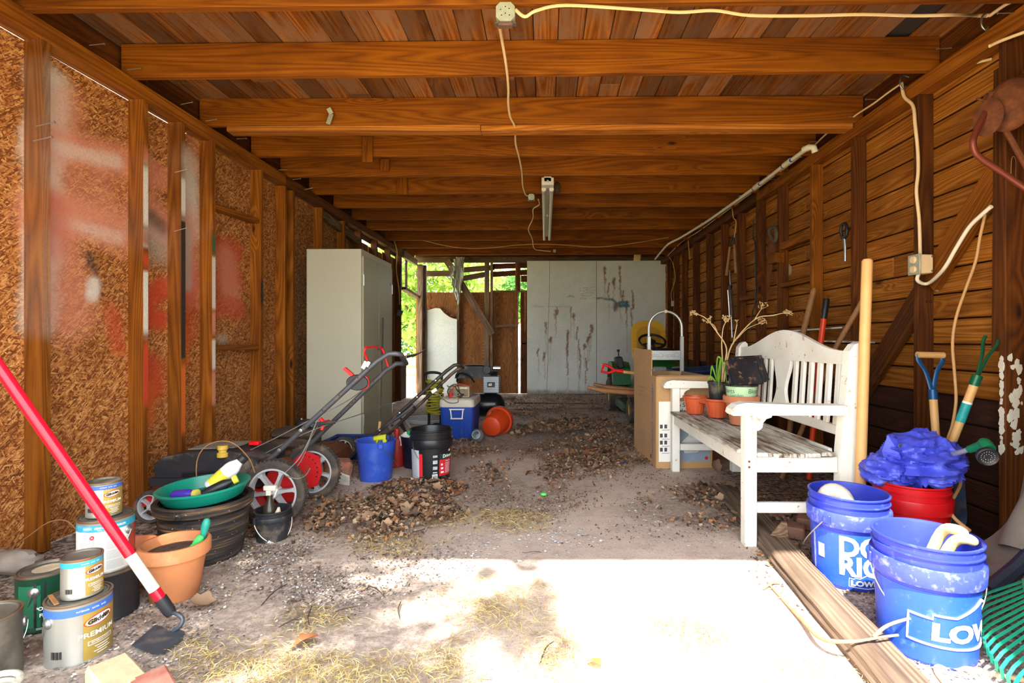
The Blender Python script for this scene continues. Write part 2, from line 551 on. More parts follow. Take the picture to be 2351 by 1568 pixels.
XO = -2.44                      # face of the strand board
def seg(px0, py0, px1, py1, rad, col, a, X=XO):
    p, q = on_x(px0, py0, X), on_x(px1, py1, X)
    return (p.y, p.z, q.y, q.z, rad, col, a)
WHT, PNK, RED, ORG, BLK, GRY = (.66, .62, .55), (.62, .23, .15), (.50, .055, .02), (.62, .12, .015), (.02, .02, .02), (.42, .38, .33)
GRAF = [seg(112, 195, 118, 330, .10, WHT, .95), seg(100, 330, 108, 560, .085, WHT, .95), seg(95, 560, 92, 740, .075, WHT, .85),
        seg(150, 240, 150, 300, .10, PNK, .5), seg(110, 330, 290, 375, .09, PNK, .75), seg(130, 340, 270, 372, .04, WHT, .45),
        seg(100, 480, 285, 535, .10, PNK, .7), seg(120, 500, 270, 545, .035, WHT, .4), seg(140, 430, 240, 470, .14, PNK, .45),
        seg(125, 520, 150, 720, .14, PNK, .55), seg(118, 470, 130, 560, .07, RED, .4), seg(215, 650, 213, 675, .035, WHT, .8),
        seg(203, 585, 213, 615, .03, BLK, .75),
        seg(330, 385, 372, 410, .07, PNK, .7), seg(330, 470, 370, 520, .12, PNK, .75), seg(335, 530, 365, 560, .12, GRY, .55), seg(330, 690, 372, 665, .07, RED, .85),
        seg(328, 732, 366, 733, .07, RED, .95), seg(338, 850, 345, 890, .11, RED, .85), seg(335, 900, 340, 960, .07, ORG, .6), seg(350, 500, 375, 520, .05, BLK, .6),
        seg(425, 380, 430, 520, .11, WHT, .8), seg(420, 520, 430, 660, .13, PNK, .7), seg(428, 640, 430, 760, .10, RED, .55), seg(420, 760, 424, 830, .05, ORG, .7),
        seg(260, 720, 270, 800, .05, RED, .5), seg(440, 300, 445, 380, .06, PNK, .3), seg(425, 535, 428, 650, .05, GRY, .7),
        seg(505, 575, 540, 580, .10, RED, .7), seg(500, 640, 540, 640, .10, RED, .7), seg(520, 600, 530, 670, .12, PNK, .6), seg(500, 700, 545, 710, .09, RED, .6),
        seg(505, 780, 515, 778, .04, GRY, .5), seg(610, 770, 612, 770, .05, GRY, .5)]
def graf(y, z):
    r = g = b = 0.0; keep = 1.0
    w = mnoise.noise(Vector((y * 5, z * 5, 1.3))) * .5 + mnoise.noise(Vector((y * 14, z * 14, 4.0))) * .35
    for (y0, z0, y1, z1, rad, col, a) in GRAF:
        dy, dz = y1 - y0, z1 - z0
        L = dy * dy + dz * dz
        t = 0 if L < 1e-9 else max(0, min(1, ((y - y0) * dy + (z - z0) * dz) / L))
        dd = math.hypot(y - y0 - dy * t, z - z0 - dz * t) / rad * (1 + .45 * w)
        if dd > 1.6: continue
        k = a * (1 - max(0, min(1, (dd - .6) / .9)))
        r = r * (1 - k) + col[0] * k; g = g * (1 - k) + col[1] * k; b = b * (1 - k) + col[2] * k
        keep *= 1 - k
    al = 1 - keep
    return (r / al, g / al, b / al, al) if al > .004 else (0, 0, 0, 0)

wall_left = struct('wall_left')
for y0, y1 in ((.85, 1.93), (1.93, 3.15), (3.15, 4.37), (4.37, 5.59), (5.59, 6.3)):
    painted = 1.9 < y0 < 4.3
    me = grid_box('strand_board_sheet', y1 - y0, 2.399, .012, .028 if painted else .6, M['osb'])
    loc = Matrix.Translation((XO - .006, y0, .005))
    paint_layer(me, (lambda p: graf(p.y, p.z)) if painted else (lambda p: (0, 0, 0, 0)), loc)
    put('strand_board_sheet', me, None, wall_left, loc)
# boards closing the eaves above the sheets, a slit of daylight left under them
for y0, y1, zc, ze in ((.85, 2.42, 2.510, 2.503), (2.423, 3.45, 2.502, 2.505), (3.453, 5.9, 2.501, 2.5005)):
    board('eaves_board', (XO - .006, y0, zc), (XO - .006, y1, ze), .186, .012, M['stud'], wall_left, up=(1, 0, 0))
for y0, y1, z in ((6.3, 7.02, 2.31), (7.03, 7.62, 2.30), (7.63, 8.28, 2.33)):
    board('plywood_sheet', (XO - .008, (y0 + y1) / 2, .005), (XO - .008, (y0 + y1) / 2, z), y1 - y0 - .006, .012, M['ply'], wall_left, up=(1, 0, 0))
board('eaves_board', (XO - .012, 5.92, 2.475), (XO - .012, 7.4, 2.47), .24, .02, M['grey_wood'], wall_left, up=(1, 0, 0))
board('eaves_board', (XO - .012, 7.42, 2.475), (XO - .012, 8.3, 2.475), .22, .02, M['grey_wood'], wall_left, up=(1, 0, 0))
board('blocking', (-2.40, 5.40, 2.36), (-2.40, 6.46, 2.27), .089, .05, M['grey_wood'], wall_left, up=(1, 0, 0))

def stud_paint(p):
    c = graf(p.y + (.06 if p.x < -2.351 else -.02), p.z)
    return c
LSTUD = [1.14, 1.75, 2.36, 2.957, 3.27, 3.575, 4.19, 4.58, 4.73, 5.345, 5.95, 6.48, 7.10, 7.70, 8.28]
# bold paint on the narrow faces, as sprayed past the stud edges: (stud, z0, z1, colour)
EDGE = {3: [(1.05, 1.55, WHT), (1.68, 2.02, WHT), (.62, .98, RED), (1.44, 1.5, RED)],
        4: [(.84, 1.78, BLK), (.40, .84, ORG), (1.82, 2.05, WHT)],
        5: [(1.2, 1.75, WHT), (.78, 1.05, WHT), (1.05, 1.2, PNK), (1.62, 1.75, (.03, .12, .05)), (.55, .78, PNK)],
        6: [(1.3, 1.5, BLK)]}
for i, y in enumerate(LSTUD):
    if i in (2, 3, 4, 5, 6):
        n = 90
        vs, fs = [], []
        cs = [(0, 0), (.089, 0), (.089, .038), (0, .038)]
        for j in range(n + 1):
            for (cx, cy) in cs: vs.append((j / n * 2.40, cy - .019, cx - .0445))
        for j in range(n):
            for q in range(4):
                a, b = j * 4 + q, j * 4 + (q + 1) % 4
                fs.append((a, b, b + 4, a + 4))
        fs += [(3, 2, 1, 0), (n * 4, n * 4 + 1, n * 4 + 2, n * 4 + 3)]
        # split faces so the narrow face keeps its own paint
        v2, f2 = [], []
        for f in fs:
            f2.append(tuple(range(len(v2), len(v2) + len(f)))); v2 += [vs[q] for q in f]
        me = bpy.data.meshes.new('stud'); me.from_pydata(v2, [], f2); me.update()
        me.materials.append(M['stud_painted'])
        mw = Matrix(((0, 0, 1, -2.3945), (0, 1, 0, y + .019), (1, 0, 0, .01), (0, 0, 0, 1)))
        me.validate()
        nrm = {}
        for pl in me.polygons:
            for vi in pl.vertices: nrm[vi] = pl.normal.copy()
        ed = EDGE.get(i, [])
        buf = np.zeros(len(me.vertices) * 4, dtype=np.float32)
        for v in me.vertices:
            p = mw @ v.co
            nn = mw.to_3x3() @ nrm[v.index]
            c = graf(p.y + .03, p.z)
            c = (c[0], c[1], c[2], c[3] * ((.2 if i == 2 else .75) if abs(nn.x) > .5 else .10))
            if abs(nn.x) > .5 and p.x > -2.36:
                for z0, z1, col in ed:
                    m_ = min(p.z - z0, z1 - p.z) / .05 + .6
                    if m_ > 0: c = (*col, min(1, m_) * .92)
            buf[4 * v.index:4 * v.index + 4] = c
        a = me.attributes.new('paint', 'FLOAT_COLOR', 'POINT'); a.data.foreach_set('color', buf)
        put('stud', me, None, wall_left, mw)
    else:
        top = 2.40
        if y == 5.345: board('stud', (-2.3945, y + .019, 1.86), (-2.3945, y + .019, top), .038, .089, M['stud'], wall_left, up=(1, 0, 0))
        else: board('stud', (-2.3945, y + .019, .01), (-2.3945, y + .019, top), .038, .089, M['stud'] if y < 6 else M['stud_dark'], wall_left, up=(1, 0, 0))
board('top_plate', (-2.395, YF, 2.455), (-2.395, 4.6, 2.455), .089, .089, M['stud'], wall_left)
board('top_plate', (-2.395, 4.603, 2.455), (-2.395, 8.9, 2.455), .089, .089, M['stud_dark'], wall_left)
board('top_plate', (-2.36, 8.45, 2.44), (-2.36, 9.32, 2.425), .05, .11, M['grey_wood'], wall_left)
board('blocking', (-2.40, 3.615, 1.965), (-2.40, 4.185, 1.985), .085, .038, M['stud'], wall_left)
board('blocking', (-2.40, 3.615, .95), (-2.40, 4.185, .945), .085, .038, M['stud'], wall_left)
for (px, py) in ((205, 104), (292, 160), (415, 240), (472, 278), (543, 319), (595, 355), (640, 390), (672, 412), (700, 435)):
    p = on_x(px, py, XL)
    nail(wall_left, p, (1, .15, .12 + rnd.uniform(-.1, .2)))
for (px, py) in ((95, 282), (88, 316), (413, 388), (412, 523)):
    p = on_x(px - 12, py + 8, XL)
    nail(wall_left, p, (1, .2, .35), 1.1)
# the broken back end: posts, ledge and remnants of siding round the gap
p = lambda px, Y=9.42: on_y(px, 700, Y).x
board('post', (-2.31, 9.42, 0), (-2.31, 9.42, 2.40), .13, .09, M['grey_wood'], wall_left, up=(1, 0, 0))
board('post', (-2.24, 9.50, 0), (-2.24, 9.50, 2.40), .05, .05, M['grey_wood'], wall_left, up=(1, 0, 0))
board('ledge', (-2.36, 8.45, 1.87), (-2.36, 9.40, 1.80), .10, .045, M['grey_wood'], wall_left)
board('siding_remnant', (XO, 8.46, 1.86), (XO, 8.46, 2.42), .36, .015, M['siding_dark'], wall_left, up=(1, 0, 0))
board('siding_remnant', (XO, 8.93, 1.90), (XO, 8.93, 2.42), .05, .03, M['siding_dark'], wall_left, up=(1, 0, 0))
board('siding_remnant', (XO, 8.62, 0), (XO, 8.62, .70), .58, .015, M['siding_dark'], wall_left, up=(1, 0, 0))
mb = MB().prism([(8.28, 0), (8.55, 0), (8.52, .8), (8.40, .95), (8.43, 1.2), (8.38, 1.45), (8.50, 1.86), (8.28, 1.88)], .02, Matrix(((0, 0, 1, XO), (1, 0, 0, 0), (0, 1, 0, 0), (0, 0, 0, 1))))
mb.build('siding_remnant', M['siding_dark'], wall_left)
mb = MB().tube([(-2.40, 8.75, .72), (-2.30, 9.0, .75), (-2.28, 9.25, .78), (-2.2, 9.45, .86)], [.03, .024, .018, .004], 6)
mb.build('splintered_rail', M['grey_wood'], wall_left)

wall_right = struct('wall_right')
zz, row = 0.0, 0
rs = random.Random(11)
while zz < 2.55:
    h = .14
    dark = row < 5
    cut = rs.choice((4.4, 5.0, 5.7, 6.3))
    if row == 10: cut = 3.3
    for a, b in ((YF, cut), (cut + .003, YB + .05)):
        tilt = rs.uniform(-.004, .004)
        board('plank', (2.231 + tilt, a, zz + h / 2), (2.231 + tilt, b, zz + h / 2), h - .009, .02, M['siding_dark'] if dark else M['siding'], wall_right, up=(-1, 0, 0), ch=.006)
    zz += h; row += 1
MB().box((2.262, 5.25, 1.3), (.02, 8.8, 2.7)).build('sheathing', M['siding_dark'], wall_right)
RSTUD = [1.2, 1.8, 2.40, 2.956, 3.565, 4.12, 4.70, 5.18, 5.69, 6.22, 6.79, 7.40, 8.0, 8.5, 8.95]
for i, y in enumerate(RSTUD):
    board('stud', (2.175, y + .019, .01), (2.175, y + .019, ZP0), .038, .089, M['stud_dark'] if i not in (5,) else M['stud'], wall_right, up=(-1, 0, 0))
    if i == 3: board('stud', (2.19, y + .06, .01), (2.19, y + .06, 1.33), .04, .06, M['stud_dark'], wall_right, up=(-1, 0, 0))
board('stud', (2.16, 2.47, .95), (2.17, 2.47, 2.3), .05, .03, M['stud_dark'], wall_right, up=(-1, 0, 0))
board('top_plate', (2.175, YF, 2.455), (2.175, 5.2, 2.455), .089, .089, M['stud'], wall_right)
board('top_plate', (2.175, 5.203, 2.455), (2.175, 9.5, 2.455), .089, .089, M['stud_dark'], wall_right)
board('sill_plate', (2.175, YF, .02), (2.175, 9.5, .02), .089, .04, M['siding_dark'], wall_right)
board('diagonal_brace', (2.19, 2.45, 1.86), (2.19, 2.95, 1.33), .14, .04, M['stud'], wall_right, up=(-1, 0, 0))
board('diagonal_brace', (2.19, 3.0, 1.27), (2.19, 3.56, .66), .14, .04, M['stud_dark'], wall_right, up=(-1, 0, 0))
board('diagonal_brace', (2.19, 1.84, 1.70), (2.19, 2.39, 2.2), .14, .04, M['stud_dark'], wall_right, up=(-1, 0, 0))
for (d0, d1, py, px, w) in ((4.16, 4.70, 560, 1815, .06), (4.16, 4.70, 652, 1815, .04), (5.22, 5.69, 685, 1710, .05)):
    z = on_x(px, py, 2.17).z
    board('blocking', (2.175, d0, z), (2.175, d1, z), .07, w, M['stud'], wall_right)
e = on_x(1790, 591, 2.13)
board('blocking', (2.13, e.y, e.z), (2.13, e.y + .15, e.z), .09, .09, M['joist'], wall_right)
for (px, py) in ((1957, 155), (2185, 110), (2127, 158), (2015, 228), (1965, 268), (1878, 325), (1845, 362), (1780, 412), (2330, 30)):
    p = on_x(px, py, XR)
    nail(wall_right, p, (-1, .1, rnd.uniform(-.15, .15)))
# flaked white paint low on the stud beside the opening
rp = random.Random(5)
mb = MB()
for k in range(70):
    z = rp.uniform(.42, .92); y = 2.398
    s = rp.uniform(.005, .019)
    face = rp.random() < .5
    pts = [(math.cos(a) * s * rp.uniform(.6, 1.2), math.sin(a) * s * rp.uniform(.8, 1.9)) for a in [q * math.pi / 3.5 for q in range(7)]]
    if face: m = Matrix(((0, 0, -1, 2.1292 - k * 3e-5), (-1, 0, 0, y + .02), (0, 1, 0, z), (0, 0, 0, 1)))
    else: m = Matrix(((1, 0, 0, 2.145 + rp.uniform(0, .06)), (0, 0, -1, 2.3992 - k * 3e-5), (0, 1, 0, z), (0, 0, 0, 1)))
    mb.prism(pts, .002, m)
fl = mb.build('paint_flake', plain('chipped_white', srgb(214, 206, 190), .7, var=.08), wall_right); fl['kind'] = 'stuff'
mb = MB()
for (px, py, w, h) in ((2152, 657, .05, .06), (1790, 650, .12, .17), (1812, 620, .09, .12)):
    q = on_x(px, py, 2.2195)
    mb.prism([(math.cos(a) * w * .5 * rp.uniform(.7, 1.15), math.sin(a) * h * .5 * rp.uniform(.7, 1.15)) for a in [k * math.pi / 7 for k in range(14)]], .001, Matrix(((0, 0, -1, q.x), (-1, 0, 0, q.y), (0, 1, 0, q.z), (0, 0, 0, 1))))
o = mb.build('paint_patch', plain('thin_white_paint', srgb(176, 160, 138), .7, var=.15), wall_right); o['kind'] = 'stuff'

# ---- back wall
wall_back = struct('wall_back')
bx = lambda px, Y=YB: on_y(px, 700, Y).x
bz = lambda py, Y=YB: on_y(1200, py, Y).z
board('top_plate', (-2.45, 9.58, 2.52), (2.24, 9.58, 2.51), .05, .115, M['grey_wood'], wall_back)
board('rim_board', (-2.45, 9.60, 2.635), (2.24, 9.60, 2.635), .02, .125, M['stud_dark'], wall_back)
STAIN = []
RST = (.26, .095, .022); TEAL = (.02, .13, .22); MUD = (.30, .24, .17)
def st(px0, py0, px1, py1, rad, col, a):
    p, q = on_y(px0, py0, 9.5), on_y(px1, py1, 9.5)
    STAIN.append((p.x, p.z, q.x, q.z, rad, col, a))
for (px, py, l, hw) in ((1388, 614, 26, 3), (1389, 640, 8, 1), (1423, 612, 70, 2), (1410, 640, 22, 4), (1431, 668, 24, 2), (1452, 668, 80, 2), (1276, 714, 16, 4), (1278, 706, 12, 1), (1317, 722, 12, 3), (1312, 704, 24, 1), (1304, 760, 12, 4), (1303, 770, 90, 2), (1253, 742, 22, 2), (1326, 752, 55, 1), (1358, 748, 14, 4), (1354, 766, 18, 2), (1265, 774, 12, 3), (1351, 776, 14, 3), (1342, 792, 9, 3), (1250, 812, 14, 3), (1345, 822, 60, 1), (1236, 802, 16, 1), (1398, 650, 40, 1), (1440, 690, 60, 1), (1330, 800, 70, 1)):
    st(px, py, px + rnd.uniform(-3, 3), py + l * .5, .006 + hw * .0048, RST, .9)
    st(px + rnd.uniform(-4, 4), py + l * .5, px + rnd.uniform(-3, 3), py + l, .005 + hw * .003, RST, .75)
    st(px, py + l * .7, px + rnd.uniform(-3, 3), py + l * 1.3 + 40, .009, (.34, .17, .06), .35)
for (px, py) in ((1415, 698),): st(px, py, px, py + 8, .05, (.30, .12, .05), .95)
st(1372, 684, 1405, 688, .018, TEAL, .75); st(1405, 688, 1415, 696, .02, TEAL, .8)
for q in (694, 699, 703): st(1422, q, 1443, q, .02, TEAL, .85)
st(1411, 700, 1411, 712, .016, TEAL, .8); st(1305, 680, 1316, 680, .012, (.1, .12, .12), .8)
st(1470, 762, 1510, 760, .07, TEAL, .85)
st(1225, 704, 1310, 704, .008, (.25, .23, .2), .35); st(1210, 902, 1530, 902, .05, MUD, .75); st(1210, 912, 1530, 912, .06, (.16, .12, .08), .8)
for q in range(5): st(1330, 662 + q * 6, 1365, 660 + q * 6, .006, (.2, .2, .18), .4)
def stain(x, z):
    r = g = b = 0.0; keep = 1.0
    w = mnoise.noise(Vector((x * 9, z * 9, 2.0))) + .6 * mnoise.noise(Vector((x * 30, z * 24, 7.0)))
    x += .016 * mnoise.noise(Vector((x * 12, z * 16, 5.0))) + .01 * mnoise.noise(Vector((x * 40, z * 40, 1.0)))
    z += .02 * mnoise.noise(Vector((x * 14, z * 10, 11.0)))
    for (x0, z0, x1, z1, rad, col, a) in STAIN:
        dx, dz = x1 - x0, z1 - z0
        L = dx * dx + dz * dz
        t = 0 if L < 1e-9 else max(0, min(1, ((x - x0) * dx + (z - z0) * dz) / L))
        dd = math.hypot(x - x0 - dx * t, z - z0 - dz * t) / rad * (1 + .5 * w)
        if dd > 1.5: continue
        k = a * (1 - max(0, min(1, (dd - .5) / 1.0)))
        r = r * (1 - k) + col[0] * k; g = g * (1 - k) + col[1] * k; b = b * (1 - k) + col[2] * k
        keep *= 1 - k
    al = 1 - keep
    return (r / al, g / al, b / al, al) if al > .004 else (0, 0, 0, 0)
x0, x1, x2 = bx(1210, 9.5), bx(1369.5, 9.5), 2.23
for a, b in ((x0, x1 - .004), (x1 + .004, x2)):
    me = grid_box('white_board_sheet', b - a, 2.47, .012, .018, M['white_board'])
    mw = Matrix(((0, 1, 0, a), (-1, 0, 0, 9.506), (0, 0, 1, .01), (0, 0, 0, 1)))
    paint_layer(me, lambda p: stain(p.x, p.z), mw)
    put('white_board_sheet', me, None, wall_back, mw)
MB().box(((x0 + x2) / 2 + .02, 9.68, 1.25), (x2 - x0, .02, 2.6)).build('sheathing', M['siding_dark'], wall_back)
# brown plywood outside the studs, tops level with the gap
def ply(px0, px1, py_top, Y=9.64):
    a, b = bx(px0, Y), bx(px1, Y)
    z = bz(py_top, Y)
    return board('plywood_sheet', ((a + b) / 2, Y, .005), ((a + b) / 2, Y, z), b - a, .012, M['ply'], wall_back, up=(0, -1, 0), ch=.001)
ply(955, 1120, 671); ply(1123, 1190, 670); ply(1195, 1216, 670)
# the torn white panel low in the corner
me = bpy.data.meshes.new('torn_white_panel')
Y = 9.53
prof = [(966, 712), (985, 711), (1000, 707), (1010, 708), (1020, 719), (1031, 727), (1040, 731), (1049, 733)]
top = [on_y(px, py, Y) for px, py in prof]
bm = MB()
for i in range(len(top) - 1):
    a, b = top[i], top[i + 1]
    for yy, s in ((Y, 1), (Y + .014, -1)):
        q = [(a.x, yy, .01), (b.x, yy, .01), (b.x, yy, b.z), (a.x, yy, a.z)]
        bm.add(q, [(0, 1, 2, 3)] if s > 0 else [(3, 2, 1, 0)])
    bm.add([(a.x, Y, a.z), (b.x, Y, b.z), (b.x, Y + .014, b.z), (a.x, Y + .014, a.z)], [(0, 1, 2, 3)])
o = bm.build('torn_white_panel', M['white_board'], wall_back)
paint_layer(o.data, lambda p: (0, 0, 0, 0))
# studs, braces and loose boards across the gap
def bst(px, w, py0, py1, mat='grey_wood', Y=9.585, t=.05):
    board('stud', (bx(px, Y), Y, bz(py0, Y) if py0 else .01), (bx(px, Y), Y, bz(py1, Y)), w, t, M[mat], wall_back, up=(0, -1, 0))
bst(1052, .05, 0, 600); bst(1118, .085, 0, 603); bst(1129, .045, 0, 601); bst(1186, .045, 0, 601, 'ply'); bst(1191, .06, 668, 601, 'stud_dark'); bst(1203, .09, 0, 669, 'stud_dark', 9.60); bst(1206, .04, 762, 668, 'ply', 9.57)
def bb(px0, py0, px1, py1, w, mat='grey_wood', Y=9.62, t=.02):
    a, b = on_y(px0, py0, Y), on_y(px1, py1, Y)
    board('loose_board', a, b, w, t, M[mat], wall_back, up=(0, -1, 0))
bb(955, 629, 1050, 627, .105); bb(1040, 622, 1135, 614, .10); bb(1060, 640, 1120, 629, .10); bb(1130, 612, 1212, 609, .10, 'stud_dark'); bb(1130, 630, 1212, 625, .10, 'stud_dark'); bb(1196, 640, 1214, 640, .12, 'stud_dark')
bb(1130, 669, 1212, 669, .035, 'grey_wood', 9.60, .06); bb(1138, 749, 1186, 747, .05, 'grey_wood', 9.6, .06); bb(1196, 789, 1212, 789, .03, 'grey_wood', 9.6, .05)
a, b = on_y(1026, 598, 9.54), on_y(1131, 768, 9.54)
board('diagonal_brace', a, b, .125, .03, M['grey_wood'], wall_back, up=(0, -1, 0))
# rotted leaves caught behind the torn panel are loose litter
tb = random.Random(21)
mb = MB()
for i in range(90):
    t = tb.random()
    q = int(t * (len(top) - 1)); f = t * (len(top) - 1) - q
    pt = top[q].lerp(top[q + 1], f)
    c = Vector((pt.x, Y + .03 + tb.uniform(0, .05), pt.z + tb.uniform(-.03, .045)))
    ax = Vector((tb.uniform(-1, 1), tb.uniform(-1, 1), tb.uniform(-1, 1))).normalized() * tb.uniform(.02, .04)
    bx2 = ax.orthogonal().normalized() * tb.uniform(.008, .02)
    mb.add([c - ax, c + bx2, c + ax, c - bx2 + Vector((0, .005, .006))], [(0, 1, 2), (0, 2, 3)])
o = mb.build('leaf_litter', plain('rust_brown_leaf', srgb(150, 86, 44), .8, var=.3)); o.parent = wall_back; o['kind'] = 'stuff'

# ---- front jambs beside the open front (behind the lens)
wall_front = struct('wall_front')
for (xa, xb) in ((-2.46, -1.95), (1.25, 2.25)):
    zz = 0.0
    while zz < 2.5:
        board('plank', (xa, YF - .02, zz + .07), (xb, YF - .02, zz + .07), .134, .02, M['siding'], wall_front, up=(0, -1, 0), ch=.004)
        zz += .14

# ---- floor and the ground outdoors
def ground_h(x, y):
    return .012 * mnoise.noise(Vector((x * 1.3, y * 1.3, .2))) + .004 * mnoise.noise(Vector((x * 7, y * 7, 3.1)))
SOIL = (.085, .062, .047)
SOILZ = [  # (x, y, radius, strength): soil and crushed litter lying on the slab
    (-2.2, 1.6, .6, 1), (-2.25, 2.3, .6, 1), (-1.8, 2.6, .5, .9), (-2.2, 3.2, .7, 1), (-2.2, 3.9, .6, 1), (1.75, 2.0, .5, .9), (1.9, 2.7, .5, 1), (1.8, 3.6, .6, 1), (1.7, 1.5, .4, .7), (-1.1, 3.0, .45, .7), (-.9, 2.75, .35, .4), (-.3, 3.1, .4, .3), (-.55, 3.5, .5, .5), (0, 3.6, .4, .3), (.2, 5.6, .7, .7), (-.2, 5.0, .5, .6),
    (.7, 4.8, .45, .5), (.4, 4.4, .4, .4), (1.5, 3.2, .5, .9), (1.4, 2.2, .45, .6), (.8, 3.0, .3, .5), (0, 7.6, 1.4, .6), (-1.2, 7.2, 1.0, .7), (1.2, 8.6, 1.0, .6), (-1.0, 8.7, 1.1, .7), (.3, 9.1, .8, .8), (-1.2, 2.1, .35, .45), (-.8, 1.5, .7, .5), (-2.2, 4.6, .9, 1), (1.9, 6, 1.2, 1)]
def soil(x, y):
    w = mnoise.noise(Vector((x * 3, y * 3, 9.0))) + .5 * mnoise.noise(Vector((x * 9, y * 9, 5.0)))
    s = 0
    for (a, b, r, k) in SOILZ:
        d = math.hypot(x - a, (y - b)) / r * (1 + .35 * w)
        if d < 1.3: s = max(s, k * max(0, min(1, (1.3 - d) / .6)))
    return s
nx, ny = 130, 270
fx0, fx1, fy0, fy1 = -2.5, 2.3, -.6, 9.7
vs = [(fx0 + (fx1 - fx0) * i / nx, fy0 + (fy1 - fy0) * j / ny) for j in range(ny + 1) for i in range(nx + 1)]
me = bpy.data.meshes.new('floor')
me.from_pydata([(x, y, ground_h(x, y)) for x, y in vs], [], [(j * (nx + 1) + i, j * (nx + 1) + i + 1, (j + 1) * (nx + 1) + i + 1, (j + 1) * (nx + 1) + i) for j in range(ny) for i in range(nx)])
me.update()
for pl in me.polygons: pl.use_smooth = True
me.materials.append(M['floor'])
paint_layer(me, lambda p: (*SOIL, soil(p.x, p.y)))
floor = put('floor', me); floor['kind'] = 'structure'
k = NT('dry_ground', .95, 0, .1)
v = k.coords((1, 1, 1), randomize=False)
k.color(k.ramp(k.noise(v, .5, 5, .6), [(.35, srgb(186, 164, 140)), (.5, srgb(168, 158, 112)), (.65, srgb(116, 140, 70))]))
M['dry_ground'] = k.m
MB().add([(-60, -60, -.03), (60, -60, -.03), (60, 90, -.03), (-60, 90, -.03)], [(0, 1, 2, 3)]).build('ground', M['dry_ground'])['kind'] = 'structure'

# ---- trees outdoors: one whose leaves dapple the sunny floor, and those seen through the broken corner
LEAFY = []
def leaf_cloud(name, blobs, n, size, mat, seed, parent=None):
    r_ = np.random.default_rng(seed)
    vs, fs = [], []
    tot = sum(b[3] ** 2 for b in blobs)
    for (cx, cy, cz, rad, sq) in blobs:
        m = int(n * rad ** 2 / tot)
        d = r_.normal(size=(m, 3)); d /= np.linalg.norm(d, axis=1)[:, None]
        rr = rad * r_.random(m) ** .45
        c = d * rr[:, None] * np.array([1, 1, sq]) + np.array([cx, cy, cz])
        a = r_.normal(size=(m, 3)); a /= np.linalg.norm(a, axis=1)[:, None]
        b = np.cross(a, r_.normal(size=(m, 3))); b /= np.linalg.norm(b, axis=1)[:, None]
        sz = size * r_.uniform(.6, 1.3, m)[:, None]
        base = len(vs)
        q = np.stack([c - a * sz, c + b * sz * .45, c + a * sz, c - b * sz * .45], 1).reshape(-1, 3)
        vs += q.tolist()
        fs += [(base + 4 * i, base + 4 * i + 1, base + 4 * i + 2, base + 4 * i + 3) for i in range(m)]
    me = bpy.data.meshes.new(name); me.from_pydata(vs, [], fs); me.update(); me.materials.append(mat)
    o = put(name, me, None, parent); o['kind'] = 'stuff'
    return o
def leafmat(name, a, b):
    k = NT(name, .6, 0, .2)
    c = k.ramp(k.noise(k.coords((1, 1, 1)), 2.5, 3), [(.35, a), (.65, b)])
    k.color(c)
    tr = k.n('BsdfTranslucent', {0: c})
    mx = k.n('MixShader', {0: .45, 1: k.b.outputs[0], 2: tr.outputs[0]})
    k.t.links.new(mx.outputs[0], k.t.nodes['Material Output'].inputs[0])
    return k.m
M['leaf_a'] = leafmat('bright_foliage', srgb(126, 160, 66), srgb(176, 196, 92))
M['leaf_b'] = leafmat('deep_foliage', srgb(62, 112, 58), srgb(116, 156, 74))
M['bark'] = plain('bark', srgb(108, 88, 70), .9, var=.25, bump=.5)
def tree(label, x, y, h, blobs, n, size, mat, seed, group=None):
    t = thing('broadleaf_tree', label, 'tree', (x, y, 0), group=group)
    r_ = random.Random(seed)
    mb = MB().tube([(0, 0, -.05), (.05, .02, h * .3), (-.03, .05, h * .62)], [.13, .10, .06], 8)
    for b in blobs[:6]:
        mb.tube([(0, .02, h * .3), (b[0] * .5, b[1] * .5, (h * .3 + b[2]) * .52), (b[0], b[1], b[2])], [.06, .035, .008], 6)
    mb.build('trunk', M['bark'], t)
    leaf_cloud('foliage', blobs, n, size, mat, seed, t)
    return t
# ================================================================== kit for the things
def part(mb, name, mat, parent, smooth=40):
    """a part modelled in place: its thing stands at parent.location"""
    return mb.build(name, mat, parent, smooth, Matrix.Translation(-parent.location))
def sub(mb, name, mat, parent, smooth=40):
    return mb.build(name, mat, parent, smooth)
def T(x, y=0, z=0): return Matrix.Translation((x, y, z))
def RX(a): return Matrix.Rotation(R(a), 4, 'X')
def RY(a): return Matrix.Rotation(R(a), 4, 'Y')
def RZ(a): return Matrix.Rotation(R(a), 4, 'Z')
def axis_m(p, d, up=(0, 0, 1)):
    """matrix whose Z runs along d from p"""
    m = Vector(d).to_track_quat('Z', 'Y').to_matrix().to_4x4()
    m.translation = Vector(p)
    return m
def text_mesh(s, size, bold=0.0, align='CENTER'):
    cu = bpy.data.curves.new('text', 'FONT')
    cu.body = s; cu.size = size; cu.align_x = align; cu.align_y = 'CENTER'; cu.offset = bold; cu.resolution_u = 3
    o = bpy.data.objects.new('text', cu); COL.objects.link(o)
    dg = bpy.context.evaluated_depsgraph_get()
    me = bpy.data.meshes.new_from_object(o.evaluated_get(dg))
    bpy.data.objects.remove(o); bpy.data.curves.remove(cu)
    return me
def lettering(s, size, mat, parent, mw, bold=0.0, align='CENTER', wide=1.0, name='lettering'):
    me = text_mesh(s, size, bold, align)
    if wide != 1.0:
        for v in me.vertices: v.co.x *= wide
    me.materials.clear(); me.materials.append(mat)
    return put(name, me, None, parent, mw)
